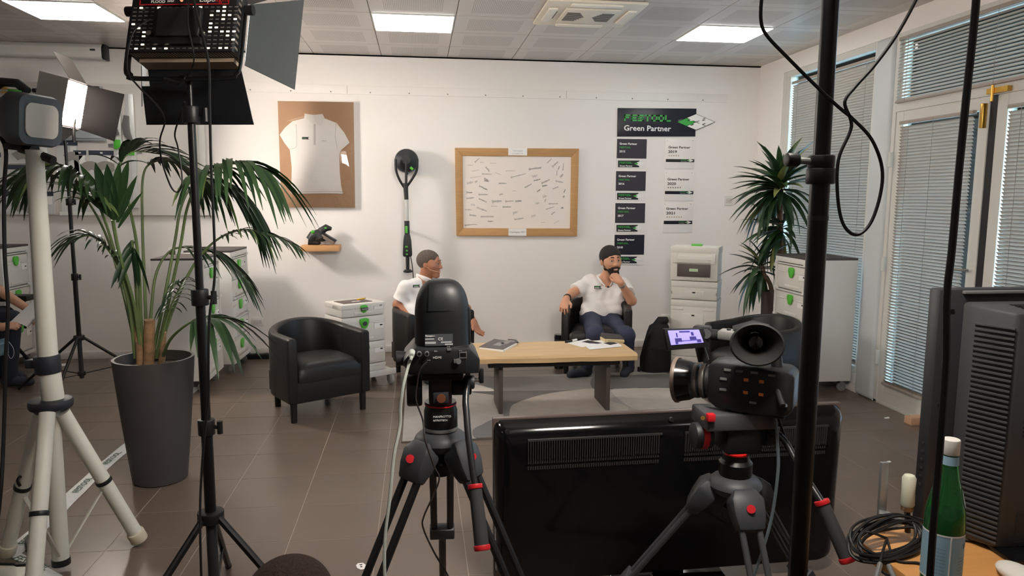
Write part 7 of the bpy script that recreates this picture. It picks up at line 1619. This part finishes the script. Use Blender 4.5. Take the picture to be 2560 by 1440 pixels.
pa = [P(24, 806, 5.56), P(88, 747, 5.60), P(100, 778, 5.58), P(96, 806, 5.56), P(66, 817, 5.54)]
for k in range(3):
    off = V((.004*k, .006*k, -.003*k)); g = MB(); n = 8; vs = []
    for i in range(n+1):
        u = i/n
        for j in range(n+1):
            v_ = j/n; a = pa[0].lerp(pa[1], u); b2 = pa[4].lerp(pa[2], u); p = a.lerp(b2, v_)+off+V((0, .03*math.sin(pi*v_)*(1+.2*k), .0)); vs.append(p)
    g.add(vs, [(i*(n+1)+j, (i+1)*(n+1)+j, (i+1)*(n+1)+j+1, i*(n+1)+j+1) for i in range(n) for j in range(n)]).build('sheet', PAPER, t, ang=80)
t = thing('tissue', 'crumpled white tissue lying on a dark paper corner behind the white tripod', 'tissue', P(126, 768, 5.7)); c = P(124, 762, 5.7)
rr = random.Random(2); tm_ = MB().sphere(c, (.03, .03, .028), 14, 10); tm_.v = [tuple(V(p)+V((rr.uniform(-1, 1), rr.uniform(-1, 1), rr.uniform(-1, 1)))*.009) for p in tm_.v]; tm_.build('crumple', PAPER, t, smooth=False)
MB().add([P(120, 775, 5.69), P(141, 766, 5.69), P(124, 770, 5.72), P(122, 776, 5.68)], [(0, 1, 2), (0, 2, 3)]).build('corner', mat('grey paper', (150, 148, 150), .7), t, smooth=False)
MB().tube([P(124, 772, 5.7), P(100, 790, 5.62)], .005, n=6).build('fold', PAPER, t)
t = thing('face_mask', 'pale blue face mask hanging from the blue chair', 'mask', P(5, 870, 5.66)); g = MB(); vs = []; n = 6
for i in range(n+1):
    for j in range(n+1): vs.append(P(-22+44*i/n, 848+42*j/n+3*math.sin(i), 5.66+.012*math.sin(j*2.2)))
g.add(vs, [(i*(n+1)+j, (i+1)*(n+1)+j, (i+1)*(n+1)+j+1, i*(n+1)+j+1) for i in range(n) for j in range(n)]).build('mask', mat('pale blue fabric', (132, 168, 186), .8), t, ang=80)
MB().tube(smoothpath([P(20, 852, 5.66), P(33, 870, 5.66), P(34, 888, 5.66), P(26, 896, 5.66), P(18, 880, 5.66)], 5), .0016, n=5).build('ear_loop', PAPER, t)
# ---------------- crown of a head at the bottom edge
t = thing('person', 'top of a brown-haired head at the bottom edge', 'person', (-.27, 1.45, 0)); Hc = P(725, 1500, 1.46); Hc.z = P(725, 1405, 1.46).z-.115
hp, q, Rm = head_prims(Hc, head_axes((.3, .9, -.25)), 1.0); nb = Hc+V((-.01, -.03, -.17)); sc_ = V((-.27, 1.42, .12))
flesh('body', hp+[('c', q(0, -.02, -.07), nb, .05, .055, .03), ('c', nb+V((-.15, 0, -.06)), nb+V((.15, 0, -.06)), .05, .05, .05), ('c', nb+V((0, 0, -.1)), sc_, .12, .13, .05), ('c', nb+V((-.17, 0, -.07)), nb+V((-.2, .1, -.28)), .045, .035, .03), ('c', nb+V((.17, 0, -.07)), nb+V((.2, .1, -.28)), .045, .035, .03), ('c', sc_+V((-.1, 0, 0)), sc_+V((-.28, .25, -.03)), .08, .06, .03), ('c', sc_+V((.1, 0, 0)), sc_+V((.28, .25, -.03)), .08, .06, .03), ('c', sc_+V((-.28, .25, -.05)), sc_+V((.05, .35, -.06)), .055, .04, .03), ('c', sc_+V((.28, .25, -.05)), sc_+V((-.05, .42, -.06)), .055, .04, .03)], .009, SKIN_C, t)
flesh('hair', [('e', q(0, -.014, .034), (.088, .107, .088), Rm, .01), ('E', q(0, .11, -.05), (.085, .06, .09), Rm, .01), ('E', q(0, 0, -.11), (.12, .13, .08), Rm, .01)], .005, mat('short brown hair', (66, 48, 40), .9, bump=(400, 1.0), var=(200, .4)), t)
flesh('jumper', [('c', nb+V((-.15, 0, -.06)), nb+V((.15, 0, -.06)), .065, .065, .05), ('c', nb+V((0, 0, -.1)), sc_, .14, .15, .05), ('c', nb+V((-.17, 0, -.07)), nb+V((-.2, .1, -.28)), .058, .048, .03), ('c', nb+V((.17, 0, -.07)), nb+V((.2, .1, -.28)), .058, .048, .03)], .009, MATS['dark shirt'], t)
flesh('trousers', [('c', sc_+V((-.1, 0, 0)), sc_+V((-.28, .25, -.03)), .095, .07, .03), ('c', sc_+V((.1, 0, 0)), sc_+V((.28, .25, -.03)), .095, .07, .03), ('c', sc_+V((-.28, .25, -.05)), sc_+V((.05, .35, -.06)), .063, .05, .03), ('c', sc_+V((.28, .25, -.05)), sc_+V((-.05, .42, -.06)), .063, .05, .03)], .009, MATS['dark blue trousers'], t)
